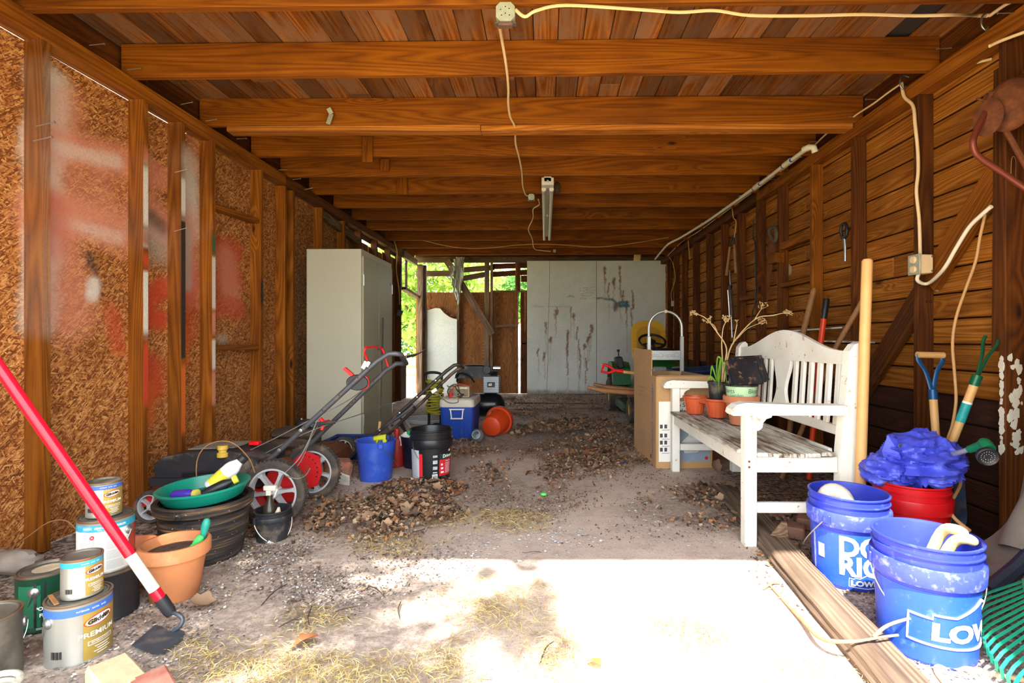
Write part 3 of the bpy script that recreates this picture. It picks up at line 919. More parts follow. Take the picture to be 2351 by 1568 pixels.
def lettering_round(s, size, mat, parent, rad, a0, z0, bold=0.0, wide=1.0, base=Matrix(), align='CENTER', name='lettering', slope=0.0):
    """lettering laid round an upright cylinder; rad may be a function of z; a0 in degrees"""
    me = text_mesh(s, size, bold, align)
    for v in me.vertices:
        x, z = v.co.x * wide, z0 + v.co.y
        z += x * slope
        r = (rad(z) if callable(rad) else rad)
        a = R(a0) + x / r
        v.co = (r * math.cos(a), r * math.sin(a), z)
    me.materials.clear(); me.materials.append(mat)
    return put(name, me, None, parent, base)
def patch(mb, rad, a0, a1, z0, z1, n=None):
    """a label wrapped on an upright cylinder"""
    n = n or max(2, int(abs(a1 - a0) / 7))
    f = rad if callable(rad) else (lambda z: rad)
    b = len(mb.v)
    for i in range(n + 1):
        a = R(a0 + (a1 - a0) * i / n)
        for z in (z0, z1): mb.v.append((f(z) * math.cos(a), f(z) * math.sin(a), z))
    for i in range(n): mb.f.append((b + 2 * i, b + 2 * i + 2, b + 2 * i + 3, b + 2 * i + 1))
    return mb
def facing(p, off=0):
    return math.degrees(math.atan2(-p[1], -p[0])) + off
def ring_path(r, z, a0, a1, n):
    return [(r * math.cos(R(a0 + (a1 - a0) * i / n)), r * math.sin(R(a0 + (a1 - a0) * i / n)), z) for i in range(n + 1)]

SOILM = plain('potting_soil', srgb(82, 62, 50), .95, var=.4, scale=60, bump=.8)
TERRA = plain('terracotta', srgb(196, 124, 78), .8, var=.08, scale=9, dirt=srgb(210, 160, 120), dirt_amt=.2)
TERRA2 = plain('aged_terracotta', srgb(182, 106, 70), .8, var=.1, scale=9, dirt=srgb(156, 100, 76), dirt_amt=.3)
WHITE_INK = plain('white_print', srgb(238, 238, 236), .5, var=.01)
GREY_INK = plain('grey_print', srgb(150, 150, 150), .5, var=.01)
BLACK_INK = plain('black_print', srgb(28, 28, 30), .5, var=.01)
RED_INK = plain('red_print', srgb(206, 40, 48), .45, var=.02)
BLUE_INK = plain('blue_print', srgb(56, 96, 176), .5, var=.05, dirt=srgb(180, 176, 160), dirt_amt=.1)
TEAL_INK = plain('teal_print', srgb(40, 146, 178), .5, var=.06, dirt=srgb(180, 180, 170), dirt_amt=.1)
GOLD = plain('gold_print', srgb(164, 138, 66), .4, .3, var=.1)
CANM = plain('silver_can', srgb(176, 174, 166), .35, .6, var=.1, scale=6, dirt=srgb(120, 112, 100), dirt_amt=.15)
CANRIM = plain('rusty_can_rim', srgb(112, 96, 78), .5, .5, var=.2, scale=30, dirt=srgb(130, 76, 44), dirt_amt=.4)
LIDM = plain('dusty_can_lid', srgb(108, 104, 94), .55, .4, var=.15, scale=20, dirt=srgb(70, 62, 54), dirt_amt=.3)

def pot_mesh(r, h, r0=None, band=None, lip=None, wall=.008):
    """a tapered flower pot with a thick collar and a hollow inside"""
    r0 = r0 or r * .66
    band = band or h * .24
    lip = lip or r * .07
    rb = r0 + (r - lip - r0) * (h - band) / h
    return MB().lathe([(0, 0), (r0 * .96, 0), (r0, .004), (rb, h - band), (r - lip * .1, h - band + .002), (r, h - band + .008), (r, h - .006), (r - .004, h), (r - lip - wall + .003, h), (r - lip - wall, h - .006), (r0 - wall, .02), (0, .02)], 40)
def flower_pot(label, x, y, r, h, mat=TERRA, soil=.8, group=None, tilt=None, r0=None, z=0.0, name='flower_pot'):
    t = thing(name, label, 'flower pot', (x, y, z), group=group, rot=tilt)
    pot_mesh(r, h, r0).build('pot', mat, t, 50)
    if soil:
        rr = (r0 or r * .66) + (r * .9 - (r0 or r * .66)) * soil - .004
        mb = MB()
        q = [(rr * f, h * soil + .008 * math.sin(f * 5)) for f in (1, .85, .6, .35)] + [(0, h * soil + .006)]
        mb.lathe(q, 24)
        mb.build('soil', SOILM, t, 60)
    return t

def bucket(label, x, y, mat, name='bucket', r=.152, h=.37, r0=.133, rings=True, handle=None, grip=None, rz=0, group=None, z=0.0, collar_mat=None, tilt=None):
    t = thing(name, label, 'bucket', (x, y, z), rz, group, rot=tilt)
    w = .003
    k = h / .37
    rad = lambda zz: r0 + (r * .968 - r0) * zz / h
    if rings:
        MB().lathe([(0, .004), (r0 - .006, .004), (r0 - .004, 0), (r0, .003), (rad(.262 * k), .262 * k), (rad(.30 * k), .30 * k), (rad(.34 * k), .34 * k), (rad(h - .012), h - .012), (r - .003, h - .010), (r, h - .007), (r, h - .002), (r - .003, h), (r - .008, h - .002), (rad(h) - .006, h - .01), (r0 - w, .012), (0, .012)], 56).build('body', mat, t, 40)
        MB().lathe([(rad(.245 * k), .248 * k), (r * 1.01, .246 * k), (r * 1.02, .25 * k), (r * 1.035, .30 * k), (r * 1.02, .306 * k), (rad(.3 * k), .304 * k)], 56).build('collar', collar_mat or mat, t, 40)
        mb = MB()
        mb.lathe([(rad(.335 * k), .332 * k), (r * .995, .333 * k), (r * .995, .337 * k), (rad(.34 * k), .338 * k)], 56)
        mb.build('rib', mat, t, 40)
    else:
        MB().lathe([(0, .004), (r0 - .006, .004), (r0 - .003, 0), (r0, .004), (rad(h * .72), h * .72), (rad(h * .72) + .004, h * .735), (rad(h * .985) + .004, h * .985), (r + .004, h * .985), (r + .005, h), (r - .004, h), (rad(h) - .006, h * .97), (r0 - w, .012), (0, .012)], 56).build('body', mat, t, 40)
    if handle:
        a, drop, wm = handle         # a: side the bail falls to (deg), drop: angle below level
        hz = (.275 if rings else .34) * k
        R0 = r * 1.05
        pts = []
        for i in range(25):
            q = -90 + 180 * i / 24
            # half circle between the two ears, tipped down over the side
            s, c = math.sin(R(q)), math.cos(R(q))
            out = c * (R0 * 1.04 + .035)
            pts.append((out * math.cos(R(drop)) if drop < 70 else R0 * c * 1.03 + .004, s * R0, hz - out * math.sin(R(drop))))
        m = RZ(a)
        hb = MB().tube([m @ Vector(p) for p in pts], .0022, 6)
        for sgn in (-1, 1): MB().box(m @ Vector((0, sgn * (r * 1.03), hz)), (.03, .014, .035), RZ(a).to_3x3(), .003).build('handle_ear', mat, t)
        ho = hb.build('handle', wm, t, 60)
        if grip:
            i0, i1 = grip[1], grip[2]
            gp = [m @ Vector(pts[i]) for i in range(i0, i1 + 1)]
            MB().tube(gp, .009, 10).build('grip', grip[0], ho, 50)
    return t, rad

def wheel(parent, c, r, w, spokes=6, rim_mat=None, tyre_mat=None, flip=1, rot=0, tread=True):
    """a wheel whose axle runs along world Y at c; tyre > rim, hub, spokes"""
    m = T(*c) @ RX(90) @ RZ(rot)
    mb = MB().lathe([(r * .74, -w * .42), (r * .80, -w * .5), (r * .93, -w * .5), (r * .985, -w * .38), (r, -w * .2), (r, w * .2), (r * .985, w * .38), (r * .93, w * .5), (r * .80, w * .5), (r * .74, w * .42), (r * .74, -w * .42)], 44, m)
    if tread:
        nT = 46
        for i in range(nT):
            for sgn in (-1, 1):
                mb.box((0, 0, 0), (.006, r * .055, w * .42), None, 0)
                vs = mb.v[-8:]
                mm = m @ RZ(360 * (i + (.25 if sgn > 0 else .75)) / nT) @ T(r * 1.003, 0, sgn * w * .24) @ RX(14 * sgn)
                mb.v[-8:] = [tuple(mm @ Vector(q)) for q in vs]
    ty = part(mb, 'wheel', tyre_mat or M['rubber'], parent, 35)
    rm = MB().lathe([(r * .76, -w * .42), (r * .76, w * .44), (r * .70, w * .44), (r * .68, w * .36), (r * .68, -w * .36), (r * .70, -w * .42), (r * .76, -w * .42)], 44, m)
    sub(rm, 'rim', rim_mat, ty)
    hb = MB().lathe([(0, w * .62), (r * .07, w * .62), (r * .10, w * .5), (r * .17, w * .46), (r * .19, w * .30), (r * .19, -w * .46), (0, -w * .46)], 20, m)
    hb.lathe([(0, -w * .62), (r * .07, -w * .62), (r * .10, -w * .5), (r * .17, -w * .46), (r * .19, -w * .30)], 20, m)
    sub(hb, 'hub', rim_mat, ty)
    prof = [(r * .16, -r * .062), (r * .40, -r * .042), (r * .60, -r * .050), (r * .70, -r * .115), (r * .70, r * .115), (r * .60, r * .050), (r * .40, r * .042), (r * .16, r * .062)]
    for i in range(spokes):
        s_ = MB().prism(prof, w * .30, m @ RZ(360 * i / spokes) @ T(0, 0, w * .14))
        s_.prism(prof, w * .30, m @ RZ(360 * i / spokes) @ T(0, 0, -w * .14))
        sub(s_, 'spoke', rim_mat, ty, None)
    return ty
# ================================================================== LEFT SIDE: paint cans, pots, mowers, cabinet, coolers
def paint_can(label, x, y, z, r, h, face, style, bail=None, name='paint_can'):
    t = thing(name, label, 'paint can', (x, y, z), 0)
    bodym = {'gold': CANM, 'teal': CANM, 'big': CANM, 'dark': M['black_dusty'], 'green': plain('dark_green_can', srgb(22, 66, 46), .35, .1, var=.1), 'grey': plain('scuffed_grey_can', srgb(110, 102, 92), .45, .4, var=.2, dirt=srgb(60, 54, 48), dirt_amt=.3)}[style]
    MB().lathe([(0, .003), (r * .96, .003), (r * .99, 0), (r, .004), (r * .985, .008), (r * .985, h - .012), (r, h - .008)], 48).build('body', bodym, t, 40)
    MB().lathe([(r, h - .008), (r * 1.012, h - .004), (r * 1.005, h), (r * .95, h), (r * .93, h - .005), (r * .9, h - .005)], 48).build('rim', CANRIM, t, 50)
    MB().lathe([(r * .9, h - .005), (r * .88, h - .001), (r * .84, h - .001), (r * .82, h - .005), (r * .5, h - .005), (0, h - .005)], 40).build('lid', LIDM, t, 40)
    rr = r * .985
    f = face
    def p_(n, m, off, *q):
        mb = MB(); patch(mb, rr + off, *q); return mb.build(n, m, t, 60)
    def oval(a0, z0, a, b, off, m, nm):
        mb = MB(); n = 28
        vs = [((rr + off) * math.cos(R(a0)), (rr + off) * math.sin(R(a0)), z0)]
        for i in range(n):
            q = 2 * math.pi * i / n
            an = R(a0) + a * math.cos(q) / rr
            vs.append(((rr + off) * math.cos(an), (rr + off) * math.sin(an), z0 + b * math.sin(q) + a * math.cos(q) * .12))
        mb.add(vs, [(0, 1 + i, 1 + (i + 1) % n) for i in range(n)])
        return mb.build(nm, m, t, 60)
    if style in ('gold', 'teal', 'big'):
        band = {'gold': BLUE_INK, 'teal': TEAL_INK, 'big': TEAL_INK}[style]
        p_('label_band', band, .0006, f - 120, f + 120, h * .80, h * .92)
        if style == 'big':
            p_('paper_label', plain('pale_label', srgb(206, 206, 202), .6, var=.03), .0006, f - 110, f + 40, h * .04, h * .80)
            p_('red_label', plain('brick_red_label', srgb(168, 60, 48), .5), .0006, f + 41, f + 110, h * .04, h * .80)
            lettering_round('LATEX   SEMI-GLOSS   PORCH', r * .115, WHITE_INK, t, rr + .001, f - 12, h * .865, .0004)
            lettering_round('FINISH   INTERIOR', r * .055, WHITE_INK, t, rr + .001, f - 12, h * .825)
            for i in range(26):
                w = 33 + rnd.uniform(-3, 3)
                if i % 9 == 8: continue
                mb = MB(); z = h * .60 - i * h * .0205
                patch(mb, rr + .001, f - 8, f - 8 + w, z, z + h * .006, 5); mb.build('text_line', GREY_INK, t)
            for i in range(14):
                mb = MB(); z = h * .60 - i * h * .03
                patch(mb, rr + .001, f - 66, f - 16 + rnd.uniform(-6, 0), z, z + h * .007, 6); mb.build('text_line', GREY_INK, t)
            oval(f - 36, h * .70, r * .09, r * .09, .001, RED_INK, 'round_mark')
            lettering_round('24', r * .09, WHITE_INK, t, rr + .0015, f - 36, h * .70)
            mb = MB()
            a = R(f + 10)
            q = [(-.18, .75), (.18, .75), (0, .62)]
            mb.add([((rr + .001) * math.cos(a + u), (rr + .001) * math.sin(a + u), h * w) for u, w in q], [(2, 1, 0)])
            mb.build('triangle_mark', RED_INK, t)
        else:
            p_('gold_panel', GOLD, .0006, f - 6, f + 95, h * .05, h * .80)
            oval(f + 24, h * .655, r * .50, r * .205, .0010, RED_INK, 'oval_badge')
            oval(f + 24, h * .655, r * .44, r * .165, .0014, WHITE_INK, 'oval_badge')
            lettering_round('Glidden', r * .25, BLACK_INK, t, rr + .002, f + 24, h * .655, .0006, slope=.12)
            lettering_round('PREMIUM', r * .25, WHITE_INK, t, rr + .0014, f + 22, h * .44, .0002, 1.25)
            mb = MB()
            for (a0, a1, z0, z1) in ((f + 2, f + 52, .325, .333), (f + 2, f + 52, .265, .273), (f + 2, f + 3.5, .265, .333), (f + 51, f + 52.5, .265, .333)): patch(mb, rr + .0012, a0, a1, h * z0, h * z1)
            mb.build('label_frame', WHITE_INK, t)
            lettering_round('EXTERIOR PAINT', r * .085, WHITE_INK, t, rr + .0014, f + 27, h * .30)
            for i, (a0, a1) in enumerate(((f + 14, f + 46), (f + 18, f + 42), (f + 12, f + 48), (f + 18, f + 40))):
                mb = MB(); patch(mb, rr + .0012, a0, a1, h * (.215 - i * .04), h * (.228 - i * .04)); mb.build('text_line', WHITE_INK, t)
            for i in range(9):
                mb = MB(); patch(mb, rr + .0012, f - 62 + i * 2.4, f - 61 + i * 2.4 + (i % 3) * .5, h * .16, h * .28, 1); mb.build('bar_code', BLACK_INK, t)
            lettering_round('INTERIOR   SATIN   BASE', r * .085, WHITE_INK, t, rr + .0014, f + 10, h * .86)
    if style == 'green':
        p_('green_panel', plain('green_label', srgb(30, 104, 72), .4, var=.15), .0006, f - 60, f - 12, h * .1, h * .84)
        lettering_round('PORCH &', r * .2, WHITE_INK, t, rr + .001, f + 2, h * .42, .0006)
        lettering_round('FLOOR', r * .2, WHITE_INK, t, rr + .001, f + 4, h * .30, .0006)
        mb = MB(); mb.lathe([(r * .5, h - .003), (0, h - .003)], 12); mb.build('paint_patch', plain('dried_cream_paint', srgb(176, 160, 136), .7, var=.2), t)
        for a0, w, z0 in ((f - 24, 5, .1), (f - 6, 3, .5)):
            mb = MB(); patch(mb, rr + .0014, a0, a0 + w, h * z0, h * .9); mb.build('paint_drip', M['black'], t)
        mb = MB(); patch(mb, rr + .0012, f - 20, f + 12, h * .05, h * .09); mb.build('paper_label', GREY_INK, t)
    if style == 'grey':
        mb = MB().lathe([(r * .42, h - .0035), (0, h - .0035)], 20, T(-.01, -.01, 0)); mb.build('round_sticker', plain('pale_sticker', srgb(206, 212, 224), .5), t)
    if style in ('grey', 'green', 'big', 'gold') and bail:
        a, drop = bail
        for sgn in (-1, 1):
            m = RZ(a) @ T(0, sgn * r, h * .72) @ RX(-90 * sgn)
            MB().lathe([(0, .008), (.010, .007), (.017, .001), (.017, -.004)], 16, m).build('handle_ear', M['steel'], t, 40)
        pts = []
        for i in range(21):
            q = -90 + 9 * i
            o = math.cos(R(q)) * (r + .02)
            pts.append(RZ(a) @ Vector((o * math.cos(R(drop)) , math.sin(R(q)) * (r + .008), h * .72 - o * math.sin(R(drop)))))
        MB().tube(pts, .0018, 6).build('handle', M['steel'], t, 60)
    return t

GR, GH, QR, QH = .084, .192, .053, .124
c_pos = Vector((-1.49, 1.615, 0))
paint_can('gold and silver gallon paint can with a blue band, standing on the ground', c_pos.x, c_pos.y, 0, GR, GH, facing(c_pos, 12), 'gold', (facing(c_pos) - 150, 62))
paint_can('quart paint can with a turquoise band, standing on the big gold can', c_pos.x + .005, c_pos.y + .005, GH, QR, QH, facing(c_pos, 14), 'teal')
s_pos = Vector((-1.615, 1.86, 0))
paint_can('tall scuffed black can under the white-labelled paint can', s_pos.x, s_pos.y, 0, .098, .17, facing(s_pos), 'dark')
paint_can('gallon can with small-print white label and turquoise band, middle of its stack', s_pos.x, s_pos.y, .17, GR, GH, facing(s_pos, 8), 'big', (facing(s_pos) - 40, 68))
paint_can('quart paint can with a blue band, topmost of the tall stack', s_pos.x - .012, s_pos.y + .004, .17 + GH, QR, QH, facing(s_pos, 4), 'gold')
paint_can('dark green porch and floor paint can with black drips', -1.775, 1.80, 0, GR, GH, facing((-1.78, 1.8)), 'green', (200, 70))
paint_can('dusty unlabelled paint can with a pale round sticker on its lid', -1.66, 1.49, 0, GR, GH, facing((-1.66, 1.49)), 'grey', (-40, 75))
stir = thing('paint_stirrer', 'used wooden paint stirrer lying on the big gold can lid', 'stirrer', (c_pos.x - .05, c_pos.y - .055, GH + .003))
part(MB().bar(c_pos + Vector((-.075, -.02, GH + .004)), c_pos + Vector((.0, -.075, GH + .004)), .012, .004, ch=.001), 'stick', M['old_handle'], stir)
# coil of rope at the edge
rp_ = thing('rope_coil', 'grimy pale rope coil on the ground beside the sticker-topped can', 'rope', (-1.50, 1.36, 0))
for i in range(4):
    part(MB().tube([Vector((-1.50, 1.36, .012 + .018 * i)) + Vector(q) for q in ring_path(.055 + .004 * (i % 2), 0, 0, 345, 22)], .009, 7), 'rope_turn', plain('grimy_rope', srgb(190, 186, 170), .8, var=.2, scale=60), rp_, 60)

# pots
big = flower_pot('large terracotta pot full of soil with trowel handles in it', -1.452, 1.985, .122, .215, TERRA, .86)
def hand_tool(label, base, tip, hc, band, name='hand_trowel'):
    base, tip = Vector(base), Vector(tip)
    t = thing(name, label, 'hand tool', base)
    d = (tip - base).normalized()
    L = (tip - base).length
    m = axis_m(base, d)
    part(MB().lathe([(0, 0), (.006, 0), (.006, L * .32), (0, L * .32)], 10, m), 'shank', M['steel'], t)
    h_ = part(MB().lathe([(0, L * .25), (.010, L * .25), (.0125, L * .4), (.011, L * .55), (.0145, L * .72), (.0155, L * .85), (.012, L * .96), (.006, L), (0, L)], 14, m), 'handle', hc, t)
    sub(MB().lathe([(.0135, L * .45), (.0150, L * .62), (.0162, L * .8)], 10, m, -.6, .9), 'grip_pad', band, h_)
    return t
q = Vector((-1.452, 1.985, 0))
hand_tool('trowel with a teal and grey handle standing up in the terracotta pot', q + Vector((.062, .045, .14)), q + Vector((.092, .055, .285)), plain('teal_grip', srgb(34, 140, 122), .45), M['grey_plastic'])
hand_tool('trowel with a bright green handle end, leaning in the terracotta pot', q + Vector((.035, .005, .15)), q + Vector((.088, .03, .225)), plain('bright_green_grip', srgb(70, 200, 96), .4), plain('dark_green_grip', srgb(26, 90, 58), .5))
flower_pot('small old terracotta pot half hidden between the can stack and the planter', -1.70, 2.075, .095, .17, TERRA2, .72)

plx, ply_ = -1.585, 2.36
pl = thing('planter', 'big black plastic planter with brown streaks and a broad rim', 'planter', (plx, ply_, 0))
k = NT('streaked_black_planter', .5, 0, .35)
v = k.coords((1, 1, 1))
nn = k.noise(k.coords((3, 3, 60)), 1.5, 4, .6)
c = k.ramp(nn, [(.42, srgb(34, 33, 36)), (.58, srgb(66, 56, 48)), (.72, srgb(146, 108, 70))])
k.color(k.mix(k.step(k.noise(v, 70, 2), .7, .76), c, srgb(176, 170, 160)))
k.bump(nn, .3, .003)
PLM = k.m
MB().lathe([(0, 0), (.145, 0), (.152, .006), (.178, .14), (.182, .21), (.168, .222), (.19, .226), (.198, .232), (.203, .268), (.197, .275), (.178, .272), (.168, .23), (.145, .02), (0, .02)], 64).build('pot', PLM, pl, 35)
mb = MB()
for i in range(9): mb.lathe([(.156 + .0032 * i, .03 + i * .019), (.1588 + .0032 * i, .036 + i * .019), (.1578 + .0032 * i, .040 + i * .019)], 64)
mb.build('ridges', PLM, pl, 60)
mb = MB()
for a in (-88, -82): mb.box((.2045 * math.cos(R(a)), .2045 * math.sin(R(a)), .25), (.004, .006, .032), RZ(a).to_3x3(), .001)
mb.build('rim_clip', PLM, pl)
GREENB = plain('teal_green_plastic', srgb(18, 128, 108), .28, var=.06)
bt = thing('plant_saucer', 'deep teal green plastic saucer set on the black planter, holding bottles', 'saucer', (plx + .003, ply_ - .005, .272), rot=(R(2), R(-2.5), 0))
MB().lathe([(0, 0), (.150, 0), (.156, .004), (.182, .052), (.189, .054), (.190, .060), (.186, .063), (.178, .062), (.152, .010), (0, .010)], 64).build('dish', GREENB, bt, 40)
bz_ = .277
def bottle(label, base, d, L, r, mat, cap, capr=.55, name='bottle', lab=None):
    base = Vector(base); d = Vector(d).normalized()
    t = thing(name, label, 'bottle', base)
    m = axis_m(base, d)
    part(MB().lathe([(0, 0), (r * .9, 0), (r, r * .12), (r, L * .58), (r * .92, L * .66), (r * .5, L * .82), (r * .42, L * .86), (r * .42, L * .9), (0, L * .9)], 22, m), 'body', mat, t, 40)
    part(MB().lathe([(0, L * .85), (r * capr, L * .85), (r * capr, L * .985), (r * capr * .8, L), (0, L)], 18, m), 'cap', cap, t, 40)
    if lab: part(MB().lathe([(r * 1.012, L * .1), (r * 1.012, L * .45)], 22, m), 'label', lab, t, 60)
    return t
YEL = plain('yellow_plastic', srgb(222, 200, 60), .4, var=.05)
bottle('white and yellow bottle with a dark cap lying in the green saucer', (plx + .005, ply_ + .03, bz_ + .03), (.075, .03, .075), .20, .036, plain('white_bottle', srgb(222, 224, 230), .4, var=.03), M['black'], .62, lab=YEL)
bottle('small dark bottle with a yellow cap in the green saucer', (plx + .03, ply_ - .06, bz_ + .022), (.10, .06, .05), .15, .024, M['black'], YEL, .8)
bottle('small purple bottle with a pale yellow cap lying in the green saucer', (plx - .085, ply_ - .085, bz_ + .026), (.1, -.01, .012), .12, .024, plain('purple_plastic', srgb(70, 48, 160), .4), plain('pale_yellow_cap', srgb(214, 190, 84), .45), .8)

# small black bucket with a spray bottle
sx, sy = -1.375, 2.56
sb, _ = bucket('small black bucket holding a spray bottle, beside the big planter', sx, sy, M['black_dusty'], r=.088, h=.155, r0=.072, rings=True, handle=(-38, 62, M['white']), grip=(M['white'], 8, 14))
sp = thing('spray_bottle', 'dark spray bottle with a clear trigger head standing in the small black bucket', 'spray bottle', (sx - .01, sy - .01, .012))
part(MB().lathe([(0, 0), (.034, 0), (.036, .01), (.036, .11), (.030, .15), (.014, .19), (.014, .215), (0, .215)], 18, T(sx - .01, sy - .01, .012)), 'body', plain('dark_clear_bottle', srgb(52, 44, 34), .25, var=.2), sp)
part(MB().box((sx - .005, sy - .012, .262), (.062, .028, .026), None, .004).box((sx - .012, sy - .01, .238), (.026, .028, .03), None, .004).box((sx + .024, sy - .012, .236), (.008, .014, .045), (0, .35, 0), .002), 'trigger_head', plain('clear_plastic_head', srgb(206, 200, 186), .35, var=.05), sp)
st_ = thing('glove', 'crumpled pale glove stuffed in the small black bucket', 'glove', (sx + .035, sy - .03, .10))
part(MB().tube([(sx + .03, sy - .02, .08), (sx + .045, sy - .035, .14), (sx + .052, sy - .04, .172)], [.018, .016, .006], 8), 'cloth', plain('pale_glove', srgb(196, 180, 160), .8, var=.2), st_)

# ---- red high-wheel mower
RIM = plain('dusty_silver_rim', srgb(190, 192, 194), .45, .3, var=.08, dirt=srgb(150, 134, 116), dirt_amt=.15)
HANDLE = plain('dark_handle_tube', srgb(74, 76, 82), .4, .3, var=.15, dirt=srgb(120, 108, 98), dirt_amt=.25)
mw_ = thing('lawn_mower', 'red high-wheel push mower with silver spoked rear wheels', 'lawn mower', (-1.75, 2.98, 0))
RW = .176
w1, w2 = Vector((-1.475, 2.765, RW)), Vector((-1.475, 3.215, RW))
wheel(mw_, w1, RW, .055, 6, RIM, rot=8)
wheel(mw_, w2, RW, .055, 6, RIM, rot=-14)
for yy in (2.80, 3.18): wheel(mw_, (-2.16, yy - .02, .09), .09, .045, 5, M['grey_plastic'], tread=False)
part(MB().tube([w1, w2], .009, 8), 'axle', M['steel'], mw_)
deck = MB()
prof = [(-2.28, .0), (-2.24, .07), (-2.12, .10), (-1.68, .11), (-1.56, .08), (-1.52, 0)]
deck.prism([(p[0], p[1] + .085) for p in prof] , .40, Matrix(((1, 0, 0, 0), (0, 0, -1, 2.99), (0, 1, 0, 0), (0, 0, 0, 1))))
part(deck, 'deck', M['red_dusty'], mw_, 30)
for yy in (2.835, 3.125):
    mb = MB()
    pr = [(0, -.12), (.10, -.09), (.13, 0), (.11, .09), (.02, .125), (-.05, .06), (-.06, -.06)]
    mb.prism(pr, .006, Matrix(((1, 0, 0, -1.50), (0, 0, -1, yy), (0, 1, 0, .20), (0, 0, 0, 1))))
    fl_ = part(mb, 'wheel_plate', M['red_dusty'], mw_)
    hb = MB()
    for i in range(7):
        a = R(-20 + 16 * i)
        hb.lathe([(0, .004), (.005, .004), (.005, -.004)], 8, T(-1.50 + .10 * math.cos(a), yy, .20 + .10 * math.sin(a)) @ RX(90))
    sub(hb, 'adjuster_holes', M['black'], fl_)
eng = MB()
outl = [(-2.18, .235), (-2.19, .30), (-2.15, .345), (-2.0, .375), (-1.76, .385), (-1.66, .36), (-1.60, .335), (-1.60, .25), (-1.68, .225), (-2.05, .21)]
eng.prism(outl, .30, Matrix(((1, 0, 0, 0), (0, 0, -1, 2.98), (0, 1, 0, 0), (0, 0, 0, 1))))
en = part(eng, 'engine_cover', M['black_dusty'], mw_, 30)
sub(MB().prism([(-2.20, .19), (-2.20, .235), (-1.62, .24), (-1.58, .19)], .34, Matrix(((1, 0, 0, 0), (0, 0, -1, 2.98), (0, 1, 0, 0), (0, 0, 0, 1)))), 'engine_base', M['black_dusty'], en, 30)
gr = MB()
for i in range(13):
    xx = -2.03 + .022 * i
    gr.bar((xx, 2.88, .383 + (i * .0009)), (xx, 3.06, .383 + (i * .0009)), .004, .006)
for i in range(9): gr.bar((-2.03, 2.88 + i * .0225, .383), (-1.77, 2.88 + i * .0225, .394), .004, .006)
sub(gr, 'grille', plain('dusty_grey_grille', srgb(112, 104, 92), .7, var=.15), en, None)
GASCAP = plain('dirty_yellow_cap', srgb(196, 160, 62), .5, var=.12, dirt=srgb(110, 84, 50), dirt_amt=.3)
part(MB().lathe([(0, .044), (.024, .044), (.027, .040), (.027, .022), (.021, .019), (.021, .006), (.029, .002), (.029, -.02)], 20, T(-1.80, 2.83, .372)), 'fuel_cap', GASCAP, mw_)
part(MB().box((-1.715, 3.0, .395), (.06, .04, .022), None, .004), 'primer', M['red'], mw_)
for zz in (.262, .250, .24): part(MB().tube([(-2.02, 2.815, zz), (-1.84, 2.812, zz + .01), (-1.7, 2.815, zz - .005), (-1.62, 2.82, zz)], .006, 6), 'linkage', M['black'], mw_)
part(MB().lathe([(.03, -.05), (.045, -.045), (.05, 0), (.045, .045), (.03, .05)], 20, T(-1.56, 3.02, .255) @ RX(90)), 'muffler', M['rust'], mw_)
# handle: two tubes from beside the wheels up to a cross bar
def mower_handle(parent, foot0, foot1, top0, top1, bend, r, mat, name='handle'):
    f0, f1, t0, t1 = map(Vector, (foot0, foot1, top0, top1))
    b = Vector(bend)
    def bendpath(f, t):
        d = (t - f)
        return [f, f + d * .35, f + d * .7, t - d.normalized() * .06, t + b * .25, t + b * .7]
    a_ = bendpath(f0, t0); c_ = bendpath(f1, t1)
    e0, e1 = t0 + b, t1 + b
    iv = (e1 - e0).normalized() * .05
    return part(MB().tube(a_ + [e0 + iv * .3, e0 + iv, e1 - iv, e1 - iv * .3] + c_[::-1], r, 10), name, mat, parent, 60)
f0, f1 = at_d(612, 1062, 2.83), at_d(668, 1062, 3.16)
t0, t1 = at_d(884, 812, 2.83), at_d(902, 835, 3.16)
hnd = mower_handle(mw_, f0, f1, t0, t1, (.085, 0, .0), .0145, HANDLE)
holes = MB()
for (f, t, ts) in ((f0, t0, (.33, .48, .62, .78, .86)), (f1, t1, (.5, .58, .61, .64, .74, .78, .82))):
    for q in ts:
        p = f.lerp(t, q)
        holes.lathe([(0, .0152), (.0045, .0152), (.0045, .01)], 8, T(*p) @ RX(90))
sub(holes, 'adjuster_holes', M['black'], hnd)
# knobs and braces
for q in (.12, .30):
    p = f0.lerp(t0, q)
    part(MB().lathe([(0, .024), (.010, .022), (.012, .014), (.004, .013)], 12, T(*p) @ RX(90)), 'bolt', M['steel'], mw_)
br0, br1 = f0.lerp(t0, .38), f1.lerp(t1, .40)
part(MB().tube([br0 + Vector((0, 0, -.02)), br0.lerp(br1, .5) + Vector((.07, 0, .0)), br1], .012, 8), 'cross_brace', HANDLE, mw_)
p = br1 + Vector((-.02, -.06, .01))
for i, (dx, dz) in enumerate(((.035, .012), (-.02, .03), (-.012, -.04))):
    part(MB().tube([p, p + Vector((dx, -.01, dz))], [.014, .011], 8), 'wing_knob', M['red'], mw_)
bail = smooth_path([at_d(846, 846, 2.85), at_d(842, 825, 2.86), at_d(837, 808, 2.88), at_d(843, 797, 2.9), at_d(872, 798, 3.1), at_d(880, 806, 3.13), at_d(884, 820, 3.14), at_d(891, 842, 3.15)], 4)
part(MB().tube(bail, .006, 8), 'safety_bail', M['red'], mw_, 60)
p = at_d(838, 838, 2.82)
part(MB().box(p, (.028, .02, .05), (0, .5, 0), .003).box(p + Vector((.02, 0, .005)), (.02, .025, .035), (0, .5, 0), .002), 'bail_bracket', M['steel'], mw_)
p = at_d(822, 878, 2.85)
